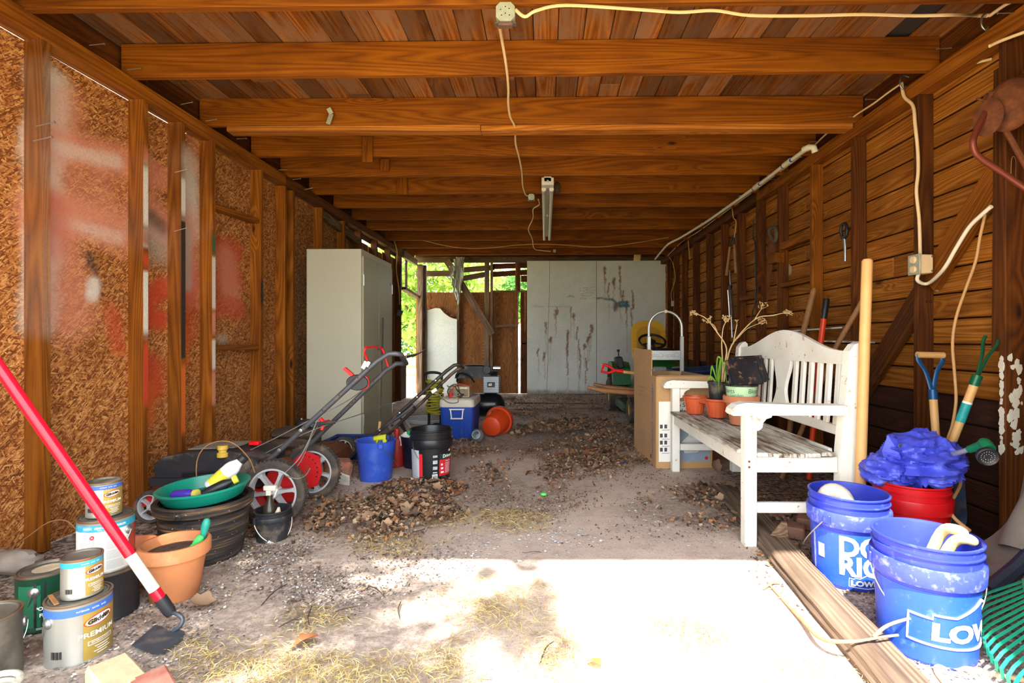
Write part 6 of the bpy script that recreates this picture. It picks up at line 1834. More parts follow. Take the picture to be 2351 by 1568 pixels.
for i, pts in enumerate(([(.045, .06, .24), (.075, .03, .36), (.09, -.01, .385), (.118, -.02, .37)], [(.05, .02, .24), (.08, -.01, .34), (.10, -.04, .366), (.125, -.05, .355)])):
    part(MB().tube(smooth_path([(p2[0] + a, p2[1] + b, z) for a, b, z in pts], 4), [.017] * 9 + [.017, .016, .014, .009], 10), 'finger', plain(('tan_glove_a', 'tan_glove_b')[i], srgb(232, 196, 128), .8, var=.08), g2, 60)
TWG = plain('twig_bark', srgb(170, 128, 90), .9, var=.25, scale=40)
tg = thing('twig', 'forked dry branch lying over the timber against the big-logo bucket', 'branch', (1.05, 1.56, .08))
tp_ = lambda px, py, z: on_z(px, py, z)
part(MB().tube(smooth_path([tp_(1765, 1340, .012), tp_(1800, 1378, .012), tp_(1840, 1420, .02), tp_(1885, 1465, .045), tp_(1950, 1473, .075), tp_(2030, 1462, .085), tp_(2062, 1458, .088)], 5), [.004 + .0045 * math.sin(math.pi * min(1, i / 22)) for i in range(31)], 7), 'main_stem', TWG, tg, 60)
part(MB().tube(smooth_path([tp_(2005, 1463, .085), tp_(2040, 1435, .115), tp_(2110, 1415, .14), tp_(2190, 1403, .155)], 5), [.006 - .0002 * i for i in range(16)], 7), 'side_stem', TWG, tg, 60)
part(MB().tube(smooth_path([tp_(1752, 1352, .012), tp_(1775, 1338, .014), tp_(1792, 1336, .016)], 4), .004, 6), 'side_stem', TWG, tg, 60)

p3 = (1.655, 2.345)
REDB = plain('bright_red_bucket', srgb(212, 20, 28), .4, var=.06, dirt=srgb(180, 40, 40), dirt_amt=.1)
bk3, r3 = bucket('red bucket under the bunched blue tarpaulin', *p3, REDB, handle=(facing(p3) + 28, 66, M['nail']))
fc = facing(p3)
mb = MB(); patch(mb, lambda z: r3(z) + .001, fc + 4, fc + 28, .12, .215); mb.build('warning_label', plain('orange_red_label', srgb(216, 62, 44), .5), bk3, 60)
lettering_round('WARNING', .026, BLACK_INK, bk3, lambda z: r3(z) + .002, fc + 16, .205, .0004)
lettering_round('AVISO', .026, BLACK_INK, bk3, lambda z: r3(z) + .002, fc + 15, .165, .0004)
lettering_round('HOMER', .085, WHITE_INK, bk3, lambda z: r3(z) + .002, fc + 62, .165, .003, align='LEFT')
tpn = thing('tarpaulin', 'bunched blue plastic tarpaulin stuffed into the red bucket', 'tarpaulin', (p3[0], p3[1], .40))
k = NT('blue_tarpaulin', .4, 0, .4)
v = k.coords((1, 1, 1))
c = k.ramp(k.noise(v, 7, 5, .7), [(.35, srgb(52, 58, 178)), (.55, srgb(76, 86, 208)), (.72, srgb(136, 148, 230))])
k.color(c); k.bump(k.noise(k.coords((60, 60, 60)), 5, 2), .12, .002)
TARP = k.m
def crumple(c, rad, seed, nu=96, nv=56, amp=.30, zmin=None):
    vs, fs = [], []
    for j in range(nv + 1):
        th = math.pi * j / nv
        for i in range(nu):
            ph = 2 * math.pi * i / nu
            d = Vector((math.sin(th) * math.cos(ph), math.sin(th) * math.sin(ph), math.cos(th)))
            q = Vector((d.x * .85 + d.z * .5, d.y * .85, d.z * 1.5 - d.x * .4)) + Vector((seed, seed * 1.7, 0))
            q += Vector((mnoise.noise(q * 1.3), mnoise.noise(q * 1.3 + Vector((7, 0, 0))), mnoise.noise(q * 1.3 + Vector((0, 9, 0))))) * .9
            a1 = 1 - abs(mnoise.noise(q)) * 2.4
            a2 = 1 - abs(mnoise.noise(q * 2.3 + Vector((3, 3, 3)))) * 2.4
            a3 = 1 - abs(mnoise.noise(q * 5.1 + Vector((1, 5, 2)))) * 2.4
            h = 1 + amp * (a1 * .55 + a2 * .17 + a3 * .035 - .3)
            p = Vector((d.x * rad[0], d.y * rad[1], d.z * rad[2])) * h + Vector(c)
            if zmin is not None and p.z < zmin: p.z = zmin + (p.z - zmin) * .15
            vs.append(tuple(p))
    for j in range(nv):
        for i in range(nu):
            fs.append((j * nu + i, (j + 1) * nu + i, (j + 1) * nu + (i + 1) % nu, j * nu + (i + 1) % nu))
    return MB().add(vs, fs)
part(crumple((p3[0] + .045, p3[1], .455), (.155, .14, .125), 3.1, amp=.5, zmin=.345), 'folded_sheet', TARP, tpn, 34)
part(crumple((p3[0] - .105, p3[1] + .01, .405), (.085, .11, .075), 8.3, 64, 40, .45, .35), 'folded_sheet', TARP, tpn, 34)
cn = part(MB().add([(p3[0] - .12, p3[1] - .02, .43), (p3[0] - .06, p3[1] - .05, .44), (p3[0] - .055, p3[1] - .03, .545), (p3[0] - .115, p3[1] - .02, .575), (p3[0] - .135, p3[1] - .01, .50), (p3[0] - .09, p3[1] - .06, .50)], [(0, 5, 4), (0, 1, 5), (1, 2, 5), (2, 3, 5), (3, 4, 5), (0, 4, 3, 2, 1)]), 'corner', TARP, tpn, None)
sub(MB().lathe([(.006, .002), (.012, .002), (.012, -.002), (.006, -.002), (.006, .002)], 16, T(p3[0] - .088, p3[1] - .066, .535) @ RX(90)), 'grommet', M['steel'], cn)

# ---- shovels leaning on the boards
def d_shovel(label, foot, top, gripw, ymat, wood_m, grip_m, blade_m, yaw, blade=True, grip_rest=None, name='shovel'):
    foot, top = Vector(foot), Vector(top)
    d = (top - foot).normalized(); L = (top - foot).length
    t = thing(name, label, 'shovel', foot)
    side = Vector((math.cos(R(yaw)), math.sin(R(yaw)), 0)); side = (side - d * side.dot(d)).normalized()
    g0 = top - d * .20
    part(MB().tube([foot + d * .30, g0], [.017, .019], 12), 'shaft', wood_m, t)
    yk = MB()
    for s_ in (-1, 1):
        yk.tube(smooth_path([g0 - d * .01, g0 + d * .05 + side * s_ * .012, g0 + d * .12 + side * s_ * gripw * .5, g0 + d * .17 + side * s_ * gripw, g0 + d * .20 + side * s_ * gripw * .98], 4), [.012] * 16 + [.014], 8, flat=side)
    yk.tube([g0 - d * .03, g0 + d * .02], .021, 12)
    part(yk, 'yoke', ymat, t, 60)
    if grip_m: part(MB().tube([top - side * gripw * 1.08, top + side * gripw * 1.08], .017, 12), 'grip', grip_m, t)
    if blade:
        nrm = d.cross(side).normalized()
        part(MB().tube([foot + d * .24, foot + d * .42], [.024, .021], 12), 'socket', blade_m, t)
        bw_ = .105
        mb = MB(); vs = []; fs = []
        for j in range(9):
            u = j / 8
            wv = bw_ * (1 if u > .35 else .55 + .45 * math.sin(u / .35 * math.pi / 2))
            for i in range(9):
                q = -1 + 2 * i / 8
                p = foot + d * (.29 * u) + side * q * wv - nrm * (.03 * q * q + .012 * (1 - abs(q)) * (1 if u > .3 else 0))
                vs.append(tuple(p))
        for j in range(8):
            for i in range(8): fs.append((j * 9 + i, j * 9 + i + 1, (j + 1) * 9 + i + 1, (j + 1) * 9 + i))
        nb_ = len(vs)
        vs += [tuple(Vector(p) + nrm * .003) for p in vs]
        fs += [tuple(nb_ + q for q in f[::-1]) for f in fs]
        part(mb.add(vs, fs), 'blade', blade_m, t, 40)
        for s_ in (-1, 1): part(MB().bar(foot + d * .292 + side * s_ * .03, foot + d * .292 + side * s_ * bw_, .02, .008, nrm), 'foot_tread', plain('worn_yellow_edge', srgb(176, 140, 78), .7, var=.2), t)
    return t
BLUM = plain('blue_enamel', srgb(24, 74, 122), .35, .2, var=.12)
GRNM = plain('green_enamel', srgb(22, 92, 62), .35, .2, var=.12)
d_shovel('shovel with a blue yoke and wooden D grip, leaning by the outlet stud', (1.98, 2.58, .03), tuple(at_d(2136, 815, 2.66)), .062, BLUM, M['pale_wood'], M['pale_wood'], plain('blue_worn_blade', srgb(46, 58, 84), .45, .4, var=.35, scale=14, dirt=srgb(112, 92, 74), dirt_amt=.35), 0)
gs = d_shovel('shovel with a dark green yoke and teal sticker, leaning to the wall stud', (1.80, 2.52, .03), tuple(at_d(2278, 775, 2.33)), .06, GRNM, M['pale_wood'], None, plain('old_dark_blade', srgb(62, 52, 46), .6, .3, var=.3), 25)
f_, t_ = Vector((1.80, 2.52, .03)), at_d(2278, 775, 2.33)
dd = (t_ - f_).normalized(); sd_ = Vector((-.2, -1, .1))
a_ = f_ + dd * ((t_ - f_).length * .60)
part(MB().tube([a_, a_ + dd * .09], .0197, 12), 'sticker', plain('teal_sticker', srgb(34, 150, 150), .5, var=.15, scale=40), gs)
part(MB().tube([a_ + dd * .09, a_ + dd * .10], .0197, 12), 'sticker', M['white'], gs)

# ---- wooden poles and handles
def pole_thing(name, label, cat, pts, r, mat, extra=None):
    t = thing(name, label, cat, pts[0])
    part(MB().tube(pts, r, 12), 'shaft', mat, t, 50)
    return t
pole_thing('wooden_pole', 'thick pale wooden pole standing upright at the bench end', 'pole', [(1.482, 2.445, .0), (1.50, 2.442, .7), (1.520, 2.44, 1.375), (1.520, 2.44, 1.385)], [.024, .024, .024, .017], M['pale_wood'])
pole_thing('tool_handle', 'old grey-brown tool handle leaning on the boards behind the bench', 'tool handle', [(1.86, 4.0, .0), at_d(1835, 800, 3.95), at_d(1868, 668, 3.92), at_d(1870, 662, 3.92)], [.02, .021, .022, .014], M['old_handle'])
o = pole_thing('loppers', 'orange and black tubular tool handle standing behind the bench', 'loppers', [(1.90, 3.72, 0), at_d(1884, 790, 3.70), at_d(1892, 728, 3.70)], .0195, plain('orange_red_handle', srgb(226, 62, 20), .4))
part(MB().tube([at_d(1891, 732, 3.70), at_d(1897, 690, 3.70), at_d(1897, 685, 3.70)], [.022, .023, .017], 12), 'grip', M['black'], o)
pole_thing('tool_handle', 'slanting pale wooden handle leaning on the stud beyond the thick pole', 'tool handle', [(1.72, 3.75, 0), at_d(1920, 795, 3.5), at_d(1982, 688, 3.35)], .017, M['old_handle'])
for lab, q0_, q1_ in (('upper thin aluminium bar across the studs behind the bench', (1812, 760), (1938, 752)), ('lower thin aluminium bar behind the bench crest', (1890, 783), (2004, 786))):
    a, b = on_x(*q0_, 2.12), on_x(*q1_, 2.12)
    t = thing('metal_bar', lab, 'metal bar', (a + b) / 2)
    part(MB().bar(a, b, .03, .012, (0, 0, 1), .001), 'bar', M['alu'], t)

# ---- hose wand, snow shovel, rakes
wd = thing('hose_wand', 'green hose wand with a round black spray head, leaning by the tarpaulin', 'hose wand', (1.75, 2.35, .2))
a, b = at_d(2165, 1050, 2.25), at_d(2232, 1030, 2.12)
dd = (b - a).normalized()
part(MB().tube([a - dd * .55, b], .011, 10), 'tube', M['alu'], wd)
part(MB().tube(smooth_path([b - dd * .015, b + dd * .05, at_d(2262, 1018, 2.06), at_d(2272, 1032, 2.03)], 4), [.015, .016, .018, .02, .022, .023, .023, .023, .022, .022, .022, .022, .022], 12), 'neck', plain('hose_green_plastic', srgb(18, 112, 72), .4, var=.08), wd, 60)
hm = axis_m(at_d(2264, 1045, 2.02), Vector((-.35, -.9, -.25)))
hd_ = part(MB().lathe([(0, -.02), (.02, -.02), (.035, .0), (.037, .018), (.033, .022), (.028, .018), (0, .016)], 24, hm), 'spray_head', M['black_dusty'], wd, 40)
hb = MB()
for rr_ in (.012, .022):
    for i in range(int(rr_ * 800)): hb.lathe([(0, .002), (.0018, .001)], 5, hm @ T(rr_ * math.cos(i * 2 * math.pi / int(rr_ * 800)), rr_ * math.sin(i * 2 * math.pi / int(rr_ * 800)), .017))
sub(hb, 'spray_holes', M['steel'], hd_, None)

ss = thing('snow_shovel', 'grey-faced black plastic snow shovel standing tilted by the lower boards', 'shovel', (1.72, 2.0, .0))
SSM = plain('grey_worn_plastic', srgb(112, 102, 92), .6, var=.12, dirt=srgb(80, 74, 70), dirt_amt=.25)
SSE = plain('black_blue_edge', srgb(34, 40, 56), .45, var=.15)
c0, c1, c2, c3 = at_d(2258, 1345, 1.80), at_d(2420, 1085, 1.90), at_d(2352, 1082, 2.12), at_d(2222, 1262, 2.02)
nn_ = (c1 - c0).cross(c3 - c0).normalized()
vs, fs = [], []
for j in range(9):
    for i in range(9):
        u, w = i / 8, j / 8
        p = c0.lerp(c1, u).lerp(c3.lerp(c2, u), w) + nn_ * (-.05 * math.sin(math.pi * u))
        vs.append(p)
for j in range(8):
    for i in range(8): fs.append((j * 9 + i, j * 9 + i + 1, (j + 1) * 9 + i + 1, (j + 1) * 9 + i))
nb_ = len(vs); vs = vs + [p - nn_ * .006 for p in vs]; fs += [tuple(nb_ + q for q in f[::-1]) for f in fs]
part(MB().add(vs, fs), 'blade', SSM, ss, 40)
part(MB().tube([vs[i] - nn_ * .018 for i in range(9)], .026, 8), 'edge_rib', SSE, ss)
part(MB().bar(c0 + Vector((0, 0, -.002)), c3, .012, .035, nn_), 'wear_strip', M['steel'], ss)
part(MB().tube([(c1 + c2) / 2 - nn_ * .02, (c1 + c2) / 2 + Vector((.05, .05, .25)), Vector((2.10, 2.25, 1.1))], .017, 10), 'shaft', M['old_handle'], ss)

def rake(label, hub, tips, hubdir, tine_mat, wdt, thk, hook, name='leaf_rake', band=None, cone=None, shaft_to=None):
    hub = Vector(hub)
    t = thing(name, label, 'rake', hub)
    tips = [Vector(p) for p in tips]
    nrm = (tips[-1] - hub).cross(tips[0] - hub).normalized()
    if nrm.z < 0: nrm = -nrm
    bandp = []
    for i, tp2 in enumerate(tips):
        d = (tp2 - hub); L = d.length; d.normalize()
        s0 = hub + d * .07
        pts = [s0, hub + d * L * .5, hub + d * (L - .045), hub + d * (L - .012) - nrm * .008, tp2 - nrm * .034]
        sidev = d.cross(nrm).normalized()
        mb = MB(); vs = []; fs = []
        for k_, p in enumerate(pts):
            tdir = (pts[min(k_ + 1, 4)] - pts[max(k_ - 1, 0)]).normalized()
            n2 = sidev.cross(tdir).normalized()
            w_ = wdt * (.7 if k_ == 0 else 1)
            vs += [p - sidev * w_ - n2 * thk, p + sidev * w_ - n2 * thk, p + sidev * w_ + n2 * thk, p - sidev * w_ + n2 * thk]
        for k_ in range(4):
            for q in range(4): fs.append((k_ * 4 + q, k_ * 4 + (q + 1) % 4, (k_ + 1) * 4 + (q + 1) % 4, (k_ + 1) * 4 + q))
        fs += [(3, 2, 1, 0), (16, 17, 18, 19)]
        part(mb.add([tuple(p) for p in vs], fs), 'tine', tine_mat, t, None)
        bandp.append(hub + d * L * (band or .7) + nrm * (thk + .002))
    if band: part(MB().tube(smooth_path(bandp, 2), .006, 6), 'cross_band', tine_mat, t, 60)
    hd = Vector(hubdir).normalized()
    if cone: part(MB().lathe([(cone, -.02), (cone * .92, .05), (cone * .55, .20), (.02, .26), (0, .26)], 24, axis_m(hub, hd)), 'socket', SSM, t, 50)
    else: part(MB().lathe([(.02, -.02), (.07, -.01), (.07, .03), (.025, .10), (.022, .16), (0, .16)], 16, axis_m(hub, hd)), 'socket', tine_mat, t, 50)
    if shaft_to is not None: part(MB().tube([hub + hd * .12, Vector(shaft_to)], .014, 10), 'shaft', M['old_handle'], t)
    return t
RKG = plain('green_rake_plastic', srgb(24, 140, 104), .4, var=.08, dirt=srgb(70, 150, 120), dirt_amt=.15)
hub = Vector((1.93, 1.62, .40))
ta, tb_ = at_d(2236, 1372, 1.74), Vector((1.27, 1.34, .045))
tips = []
for i in range(16):
    u = i / 15
    p = ta.lerp(tb_, u) + Vector((-.05 * math.sin(math.pi * u), 0, -.01 * math.sin(math.pi * u)))
    p.z = max(p.z, .055)
    tips.append(p)
rake('green plastic leaf rake lying with its tines spread on the dirt by the blue bucket', hub, tips, (.5, -.02, .6), RKG, .0048, .0014, .03, band=.72, shaft_to=(2.09, 1.61, 1.05))
tips = [Vector((1.46, 1.93, .045)).lerp(Vector((1.60, 1.66, .10)), i / 12) + Vector((-.02 * math.sin(math.pi * i / 12), 0, 0)) for i in range(13)]
rake('rusty fan rake with a grey conical socket, behind the green leaf rake', (1.76, 1.90, .24), tips, (.36, .18, .8), plain('rust_red_tine', srgb(112, 70, 54), .6, .2, var=.25), .0035, .0015, .02, name='fan_rake', cone=.075, shaft_to=(2.05, 2.04, .95))
# ================================================================== FIXTURES, CABLES, WALL TOOLS
CRM = plain('cream_cable', srgb(232, 200, 152), .5, var=.04)
TAN = plain('tan_cord', srgb(198, 150, 96), .55, var=.06)
def cable(name, label, pts, r, mat, cat='cable', flat=None, k_=5):
    pts = [Vector(p) for p in pts]
    t = thing(name, label, cat, pts[0])
    part(MB().tube(smooth_path(pts, k_), r, 7, flat=flat), 'cord', mat, t, 60)
    return t
def jbox(label, p, s, recept=True, name='junction_box'):
    p = Vector(p)
    t = thing(name, label, 'junction box', p)
    c = s * .22
    ol = [(-s / 2 + c, -s / 2), (s / 2 - c, -s / 2), (s / 2, -s / 2 + c), (s / 2, s / 2 - c), (s / 2 - c, s / 2), (-s / 2 + c, s / 2), (-s / 2, s / 2 - c), (-s / 2, -s / 2 + c)]
    bo = part(MB().prism(ol, s * .5, T(*p) @ RX(90)), 'box', M['galv'], t, None)
    hb = MB()
    for x, z in ((-.25, .1), (.2, .15), (.0, .25), (-.2, -.2), (.22, -.2), (0, -.1)): hb.lathe([(0, .001), (s * .035, .001)], 8, T(p.x + x * s, p.y - s * .25, p.z + z * s) @ RX(90))
    sub(hb, 'knockout', M['black'], bo)
    if recept:
        rc = part(MB().box(p + Vector((0, 0, -s * .58)), (s * .8, s * .42, s * .2), None, .004), 'receptacle', plain('brown_receptacle', srgb(98, 70, 58), .5), t)
        sub(MB().box(p + Vector((0, 0, -s * .54)), (s * 1.15, s * .3, s * .04)), 'strap', M['steel'], rc)
    return t
jbox('galvanised junction box with a brown receptacle, under the nearest joist', at_d(1161, 33, 2.25), .082)
jbox('small junction box beside the fluorescent fitting', at_d(1220, 453, 5.2) , .062, True)
jbox('tiny junction box on the far joist near the white boards', at_d(1273, 576, 8.9), .05, False)
zc = 2.488
P_ = lambda px, py, z=zc: on_z(px, py, z)
cable('ceiling_cable', 'cream cable running along under the joists from the near junction box to the fitting', [at_d(1146, 55, 2.27), P_(1152, 90), P_(1162, 150), P_(1167, 200), P_(1167, 240), P_(1172, 270), P_(1182, 292), P_(1184, 330), P_(1192, 362), P_(1198, 395), P_(1200, 425), P_(1206, 446), P_(1214, 450)], .0075, CRM)
cable('ceiling_cable', 'cream cable zigzagging from the small junction box to the far joist', [P_(1236, 458), P_(1238, 470), P_(1224, 480), P_(1224, 500), P_(1215, 520), P_(1214, 530), P_(1222, 548), P_(1227, 571), P_(1245, 575), P_(1264, 577)], .0075, CRM)
cable('ceiling_cable', 'thin cable sagging across under the far joists', [on_y(972, 552, 7.6), on_y(1040, 567, 7.62), on_y(1110, 570, 7.62), on_y(1210, 561, 7.62), on_y(1290, 562, 7.62), on_y(1370, 567, 7.62), on_y(1450, 559, 7.62), on_y(1535, 545, 7.62)], .006, TAN)
cable('ceiling_cable', 'cream cable looping along the nearest joist to the side plate', [at_d(1183, 22, 2.27), at_d(1205, 38, 2.28), at_d(1232, 24, 2.268), at_d(1300, 12, 2.268), at_d(1470, 22, 2.268), at_d(1560, 28, 2.268), at_d(1640, 24, 2.268), at_d(1720, 35, 2.268), at_d(1850, 36, 2.268), at_d(1980, 33, 2.268), at_d(2100, 36, 2.268), at_d(2190, 34, 2.268), on_x(2240, 36, 2.11), on_x(2268, 36, 2.11)], .009, CRM, flat=(0, 0, 1))
X_ = 2.117
XP = lambda px, py: on_x(px, py, X_)
cable('wall_cable', 'cream cable along the top plate above the outlet stud', [XP(2345, -5), XP(2310, 10), XP(2272, 36)], .008, CRM)
cable('wall_cable', 'thin cream wire stapled along the top plate to the far corner', [XP(2072, 190), XP(2040, 212), XP(2005, 238), XP(1968, 262), XP(1940, 283), XP(1900, 305), XP(1860, 343), XP(1830, 365), XP(1780, 402), XP(1720, 447), XP(1682, 474), XP(1640, 505), XP(1600, 534), XP(1565, 556), XP(1532, 588)], .006, CRM)
oy = 2.93
cable('wall_cable', 'thick cream cable dropping down the stud to the outlet box', [XP(2070, 192), on_x(2076, 222, 2.115), on_x(2096, 243, 2.115), on_y(2101, 285, 2.944), on_y(2107, 345, 2.944), on_y(2108, 395, 2.944), on_y(2104, 440, 2.944), on_y(2110, 500, 2.944), on_y(2112, 555, 2.944), on_y(2113, 592, 2.944)], .0095, CRM)
cable('wall_cable', 'flat white cable sweeping up from under the outlet box behind the corner stud', [on_y(2113, 622, 2.90), on_y(2106, 643, 2.90), on_y(2130, 651, 2.90), on_x(2165, 620, 2.10), on_x(2195, 570, 2.10), on_x(2225, 522, 2.10), on_x(2252, 495, 2.10), on_x(2276, 474, 2.10)], .010, plain('white_cable', srgb(236, 222, 196), .5, var=.03))
cable('extension_cord', 'long tan extension cord hanging down the boards to the floor', [on_x(2262, 492, 2.15), on_x(2250, 545, 2.15), on_x(2240, 600, 2.15), on_x(2215, 670, 2.14), on_x(2195, 730, 2.12), on_x(2187, 790, 2.1), on_x(2192, 860, 2.08), on_x(2195, 920, 2.06), on_x(2187, 975, 2.04), on_x(2176, 1010, 2.0), at_d(2172, 1060, 2.42), at_d(2186, 1090, 2.38), at_d(2205, 1108, 2.35), at_d(2192, 1138, 2.3), at_d(2177, 1162, 2.25), at_d(2192, 1190, 2.18), at_d(2226, 1218, 2.1)], .0075, TAN)
cable('extension_cord', 'pale flat cord looped on the dirt in front of the green rake', [on_z(2351, 1562, .01), on_z(2290, 1550, .01), on_z(2215, 1535, .01), on_z(2160, 1530, .01), on_z(2150, 1540, .01), on_z(2170, 1568, .01)], .008, CRM)
for (px, py) in ((2264, 45), (2075, 185)):
    p = on_x(px, py, 2.11)
    t = thing('screw_hook', ('steel hook on the top plate near the first joist', 'steel hook on the top plate above the outlet stud')[px < 2200], 'hook', p)
    part(MB().tube(smooth_path([p + Vector(q) for q in ((.03, 0, .02), (0, 0, .03), (-.02, 0, .01), (-.02, 0, -.03), (.0, 0, -.05), (.012, 0, -.035))], 4), .0045, 7), 'hook', M['steel'], t, 60)
# cables on the back half
Y_ = 9.46
cable('ceiling_cable', 'tan wire hanging from the joist down the white board', [on_y(1263, 560, 9.40), on_y(1262, 600, 9.40), on_y(1261, 680, 9.46), on_y(1258, 760, 9.47), on_y(1258, 830, 9.47), on_y(1255, 895, 9.47)], .003, plain('dark_wire', srgb(76, 60, 46), .6))
cable('wall_cable', 'yellowed cord with a black box hanging beside the cabinet', [on_x(905, 553, -2.32), on_x(912, 580, -2.32), on_x(910, 620, -2.33), on_x(916, 665, -2.30), on_x(917, 700, -2.30)], .008, plain('yellowed_cord', srgb(186, 150, 70), .6))
p = on_x(917, 719, -2.30)
t = thing('cord_box', 'small black plug box hanging at the end of the yellowed cord', 'plug', p)
part(MB().box(p, (.09, .06, .10), (0, .4, .3), .008), 'box', M['black_dusty'], t)
for lab, pts in (('cord dangling to a small receptacle on the far boards', [on_x(1536, 590, 2.1), on_x(1545, 605, 2.1), on_x(1550, 640, 2.1), on_x(1541, 672, 2.1), on_x(1542, 690, 2.1)]), ('thin cream cord dangling beside a far stud', [on_x(1580, 552, 2.11), on_x(1582, 575, 2.11), on_x(1584, 596, 2.11)]), ('cream cord hanging from the plate above the loppers', [on_x(1681, 478, 2.11), on_x(1684, 500, 2.11), on_x(1690, 510, 2.11), on_x(1686, 545, 2.11)]), ('black wire hanging down the stud by the hand saw', [on_x(1730, 505, 2.1), on_x(1729, 545, 2.1), on_x(1734, 565, 2.1), on_x(1734, 690, 2.1), on_x(1728, 715, 2.1), on_x(1724, 760, 2.1)])):
    cable('wall_cable', lab, pts, .006, M['black'] if lab.startswith('black') else TAN)
p = on_x(1545, 697, 2.12)
t = thing('outlet_box', 'small open metal receptacle on the far studs', 'outlet', p)
part(MB().box(p, (.05, .05, .09), None, .006), 'box', M['galv'], t)
# outlet box on the near stud
p = on_y(2115, 608, 2.91)
t = thing('outlet_box', 'cream outlet box with two round covers, on the stud above the blue shovel', 'outlet', p)
part(MB().box(p, (.075, .085, .105), None, .005), 'box', CRM, t)
pl_ = part(MB().box(p + Vector((-.041, -.004, 0)), (.008, .095, .115), None, .003), 'cover_plate', M['galv'], t)
for dz in (-.027, .027): sub(MB().lathe([(0, .010), (.018, .010), (.021, .004), (.021, 0)], 18, T(*(p + Vector((-.045, -.004, dz)))) @ RY(-90)), 'round_cover', CRM, pl_)
for dz in (-.04, .04): part(MB().lathe([(0, .003), (.005, .003), (.005, 0)], 8, T(*(p + Vector((.028, -.0425, dz)))) @ RX(90)), 'screw', M['steel'], t)
# fluorescent fitting
fl = thing('fluorescent_light', 'unlit eight-foot fluorescent fitting with two grey tubes under the joists', 'light fitting', (.02, 5.9, 2.46))
y0_, y1_ = 4.66, 7.12
WHM = plain('dusty_white_enamel', srgb(206, 198, 184), .45, var=.05)
part(MB().box((.02, (y0_ + y1_) / 2, 2.472), (.07, y1_ - y0_, .05), None, .004), 'housing', WHM, fl)
part(MB().box((.02, y0_ + .06, 2.452), (.112, .12, .07), None, .004), 'end_cap', WHM, fl)
part(MB().lathe([(0, .002), (.010, .002), (.010, 0)], 12, T(.02, y0_, 2.455) @ RX(90)), 'knockout', GREY_INK, fl)
TUBE = plain('unlit_tube', srgb(210, 206, 198), .25, var=.03)
for s_ in (-1, 1):
    tb = part(MB().tube([(.02 + s_ * .036, y0_ + .11, 2.405), (.02 + s_ * .036, y1_ - .02, 2.405)], .019, 14), 'tube', TUBE, fl)
    sub(MB().tube([(.02 + s_ * .036, y0_ + .09, 2.405), (.02 + s_ * .036, y0_ + .17, 2.405)], .0215, 14), 'tube_socket', WHM, tb)
    sub(MB().tube([(.02 + s_ * .036, y0_ + .175, 2.405), (.02 + s_ * .036, y0_ + .195, 2.405)], .0198, 14), 'tube_ring', plain('green_ring', srgb(40, 150, 80), .4) if s_ < 0 else GREY_INK, tb)
part(MB().box((.02, 5.9, 2.435), (.03, .05, .03), None, .004), 'tube_clip', WHM, fl)
# wasp nest and burr by it
t = thing('wasp_nest', 'small dark wasp nest beside the fluorescent fitting', 'nest', at_d(1280, 432, 5.19))
part(crumple(at_d(1279, 432, 5.185), (.035, .025, .06), 2.2, 20, 14, .4), 'nest', plain('nest_brown', srgb(86, 62, 42), .9, var=.3, scale=60), t)
# PVC pipe
pv = thing('water_pipe', 'white plastic water pipe with blue-taped joints along the top plate', 'pipe', (2.06, 6, 2.46))
PV = plain('white_pipe', srgb(226, 216, 196), .4, var=.03)
PZ = 2.466
E = on_z(1857, 338, PZ)
pts = [E] + [on_z(px, py, PZ) for px, py in ((1800, 380), (1738, 427), (1640, 497), (1600, 523), (1562, 546), (1535, 560))] + [on_z(1520, 576, PZ), on_z(1504, 595, PZ)]
part(MB().tube(smooth_path(pts, 4), .0165, 10), 'pipe', PV, pv, 60)
part(MB().tube([E + Vector((-.012, .05, 0)), E, E + Vector((.03, -.01, -.005)), E + Vector((.045, -.005, -.04))], .024, 12), 'elbow', PV, pv, 60)
for i, q in enumerate(((1808, 374), (1738, 427))):
    p = on_z(*q, PZ); dd = (pts[i + 1] - pts[i]).normalized()
    f_ = part(MB().tube([p - dd * .06, p + dd * .06], .023, 12), 'coupling', PV, pv)
    sub(MB().tube([p - dd * .085, p - dd * .06], .0185, 12), 'blue_primer', BLUE_INK, f_)
    sub(MB().tube([p + dd * .06, p + dd * .085], .0185, 12), 'blue_primer', BLUE_INK, f_)
for q in ((1765, 407), (1700, 454), (1660, 483), (1612, 516)):
    p = on_z(*q, PZ)
    part(MB().tube([p + Vector((0, 0, .022)), p + Vector((0, 0, .0))], .019, 10), 'pipe_clip', M['steel'], pv)

# things hung on the boards
WX = 2.105
def wp(px, py, X=WX): return on_x(px, py, X)
sw = thing('hand_saw', 'rusty hand saw hanging point down from a stud', 'saw', wp(1771, 560))
a, b, c_, d_ = wp(1780, 552), wp(1762, 556), wp(1759, 692), wp(1763, 690)
part(MB().add([tuple(q) for q in (a, b, c_, d_)] + [tuple(q + Vector((.003, 0, 0))) for q in (a, b, c_, d_)], [(0, 1, 2, 3), (7, 6, 5, 4), (0, 4, 5, 1), (1, 5, 6, 2), (2, 6, 7, 3), (3, 7, 4, 0)]), 'blade', M['rust'], sw, None)
hpts = [wp(1769, 524), wp(1779, 522), wp(1783, 535), wp(1780, 554), wp(1769, 540), wp(1766, 530)]
part(MB().tube(smooth_path(hpts + [hpts[0]], 3)[:-1], .017, 8, closed=True), 'handle', plain('dark_saw_handle', srgb(84, 78, 58), .6, var=.15), sw, 60)
rtc = thing('ratchet_wrench', 'black ratchet wrench hung on the stud above the thick pole', 'wrench', wp(1938, 530))
part(MB().tube(smooth_path([wp(1930, 533), wp(1933, 517), wp(1941, 514), wp(1945, 527), wp(1942, 543), wp(1935, 548)], 4), .011, 8, closed=True), 'head', M['black'], rtc, 60)
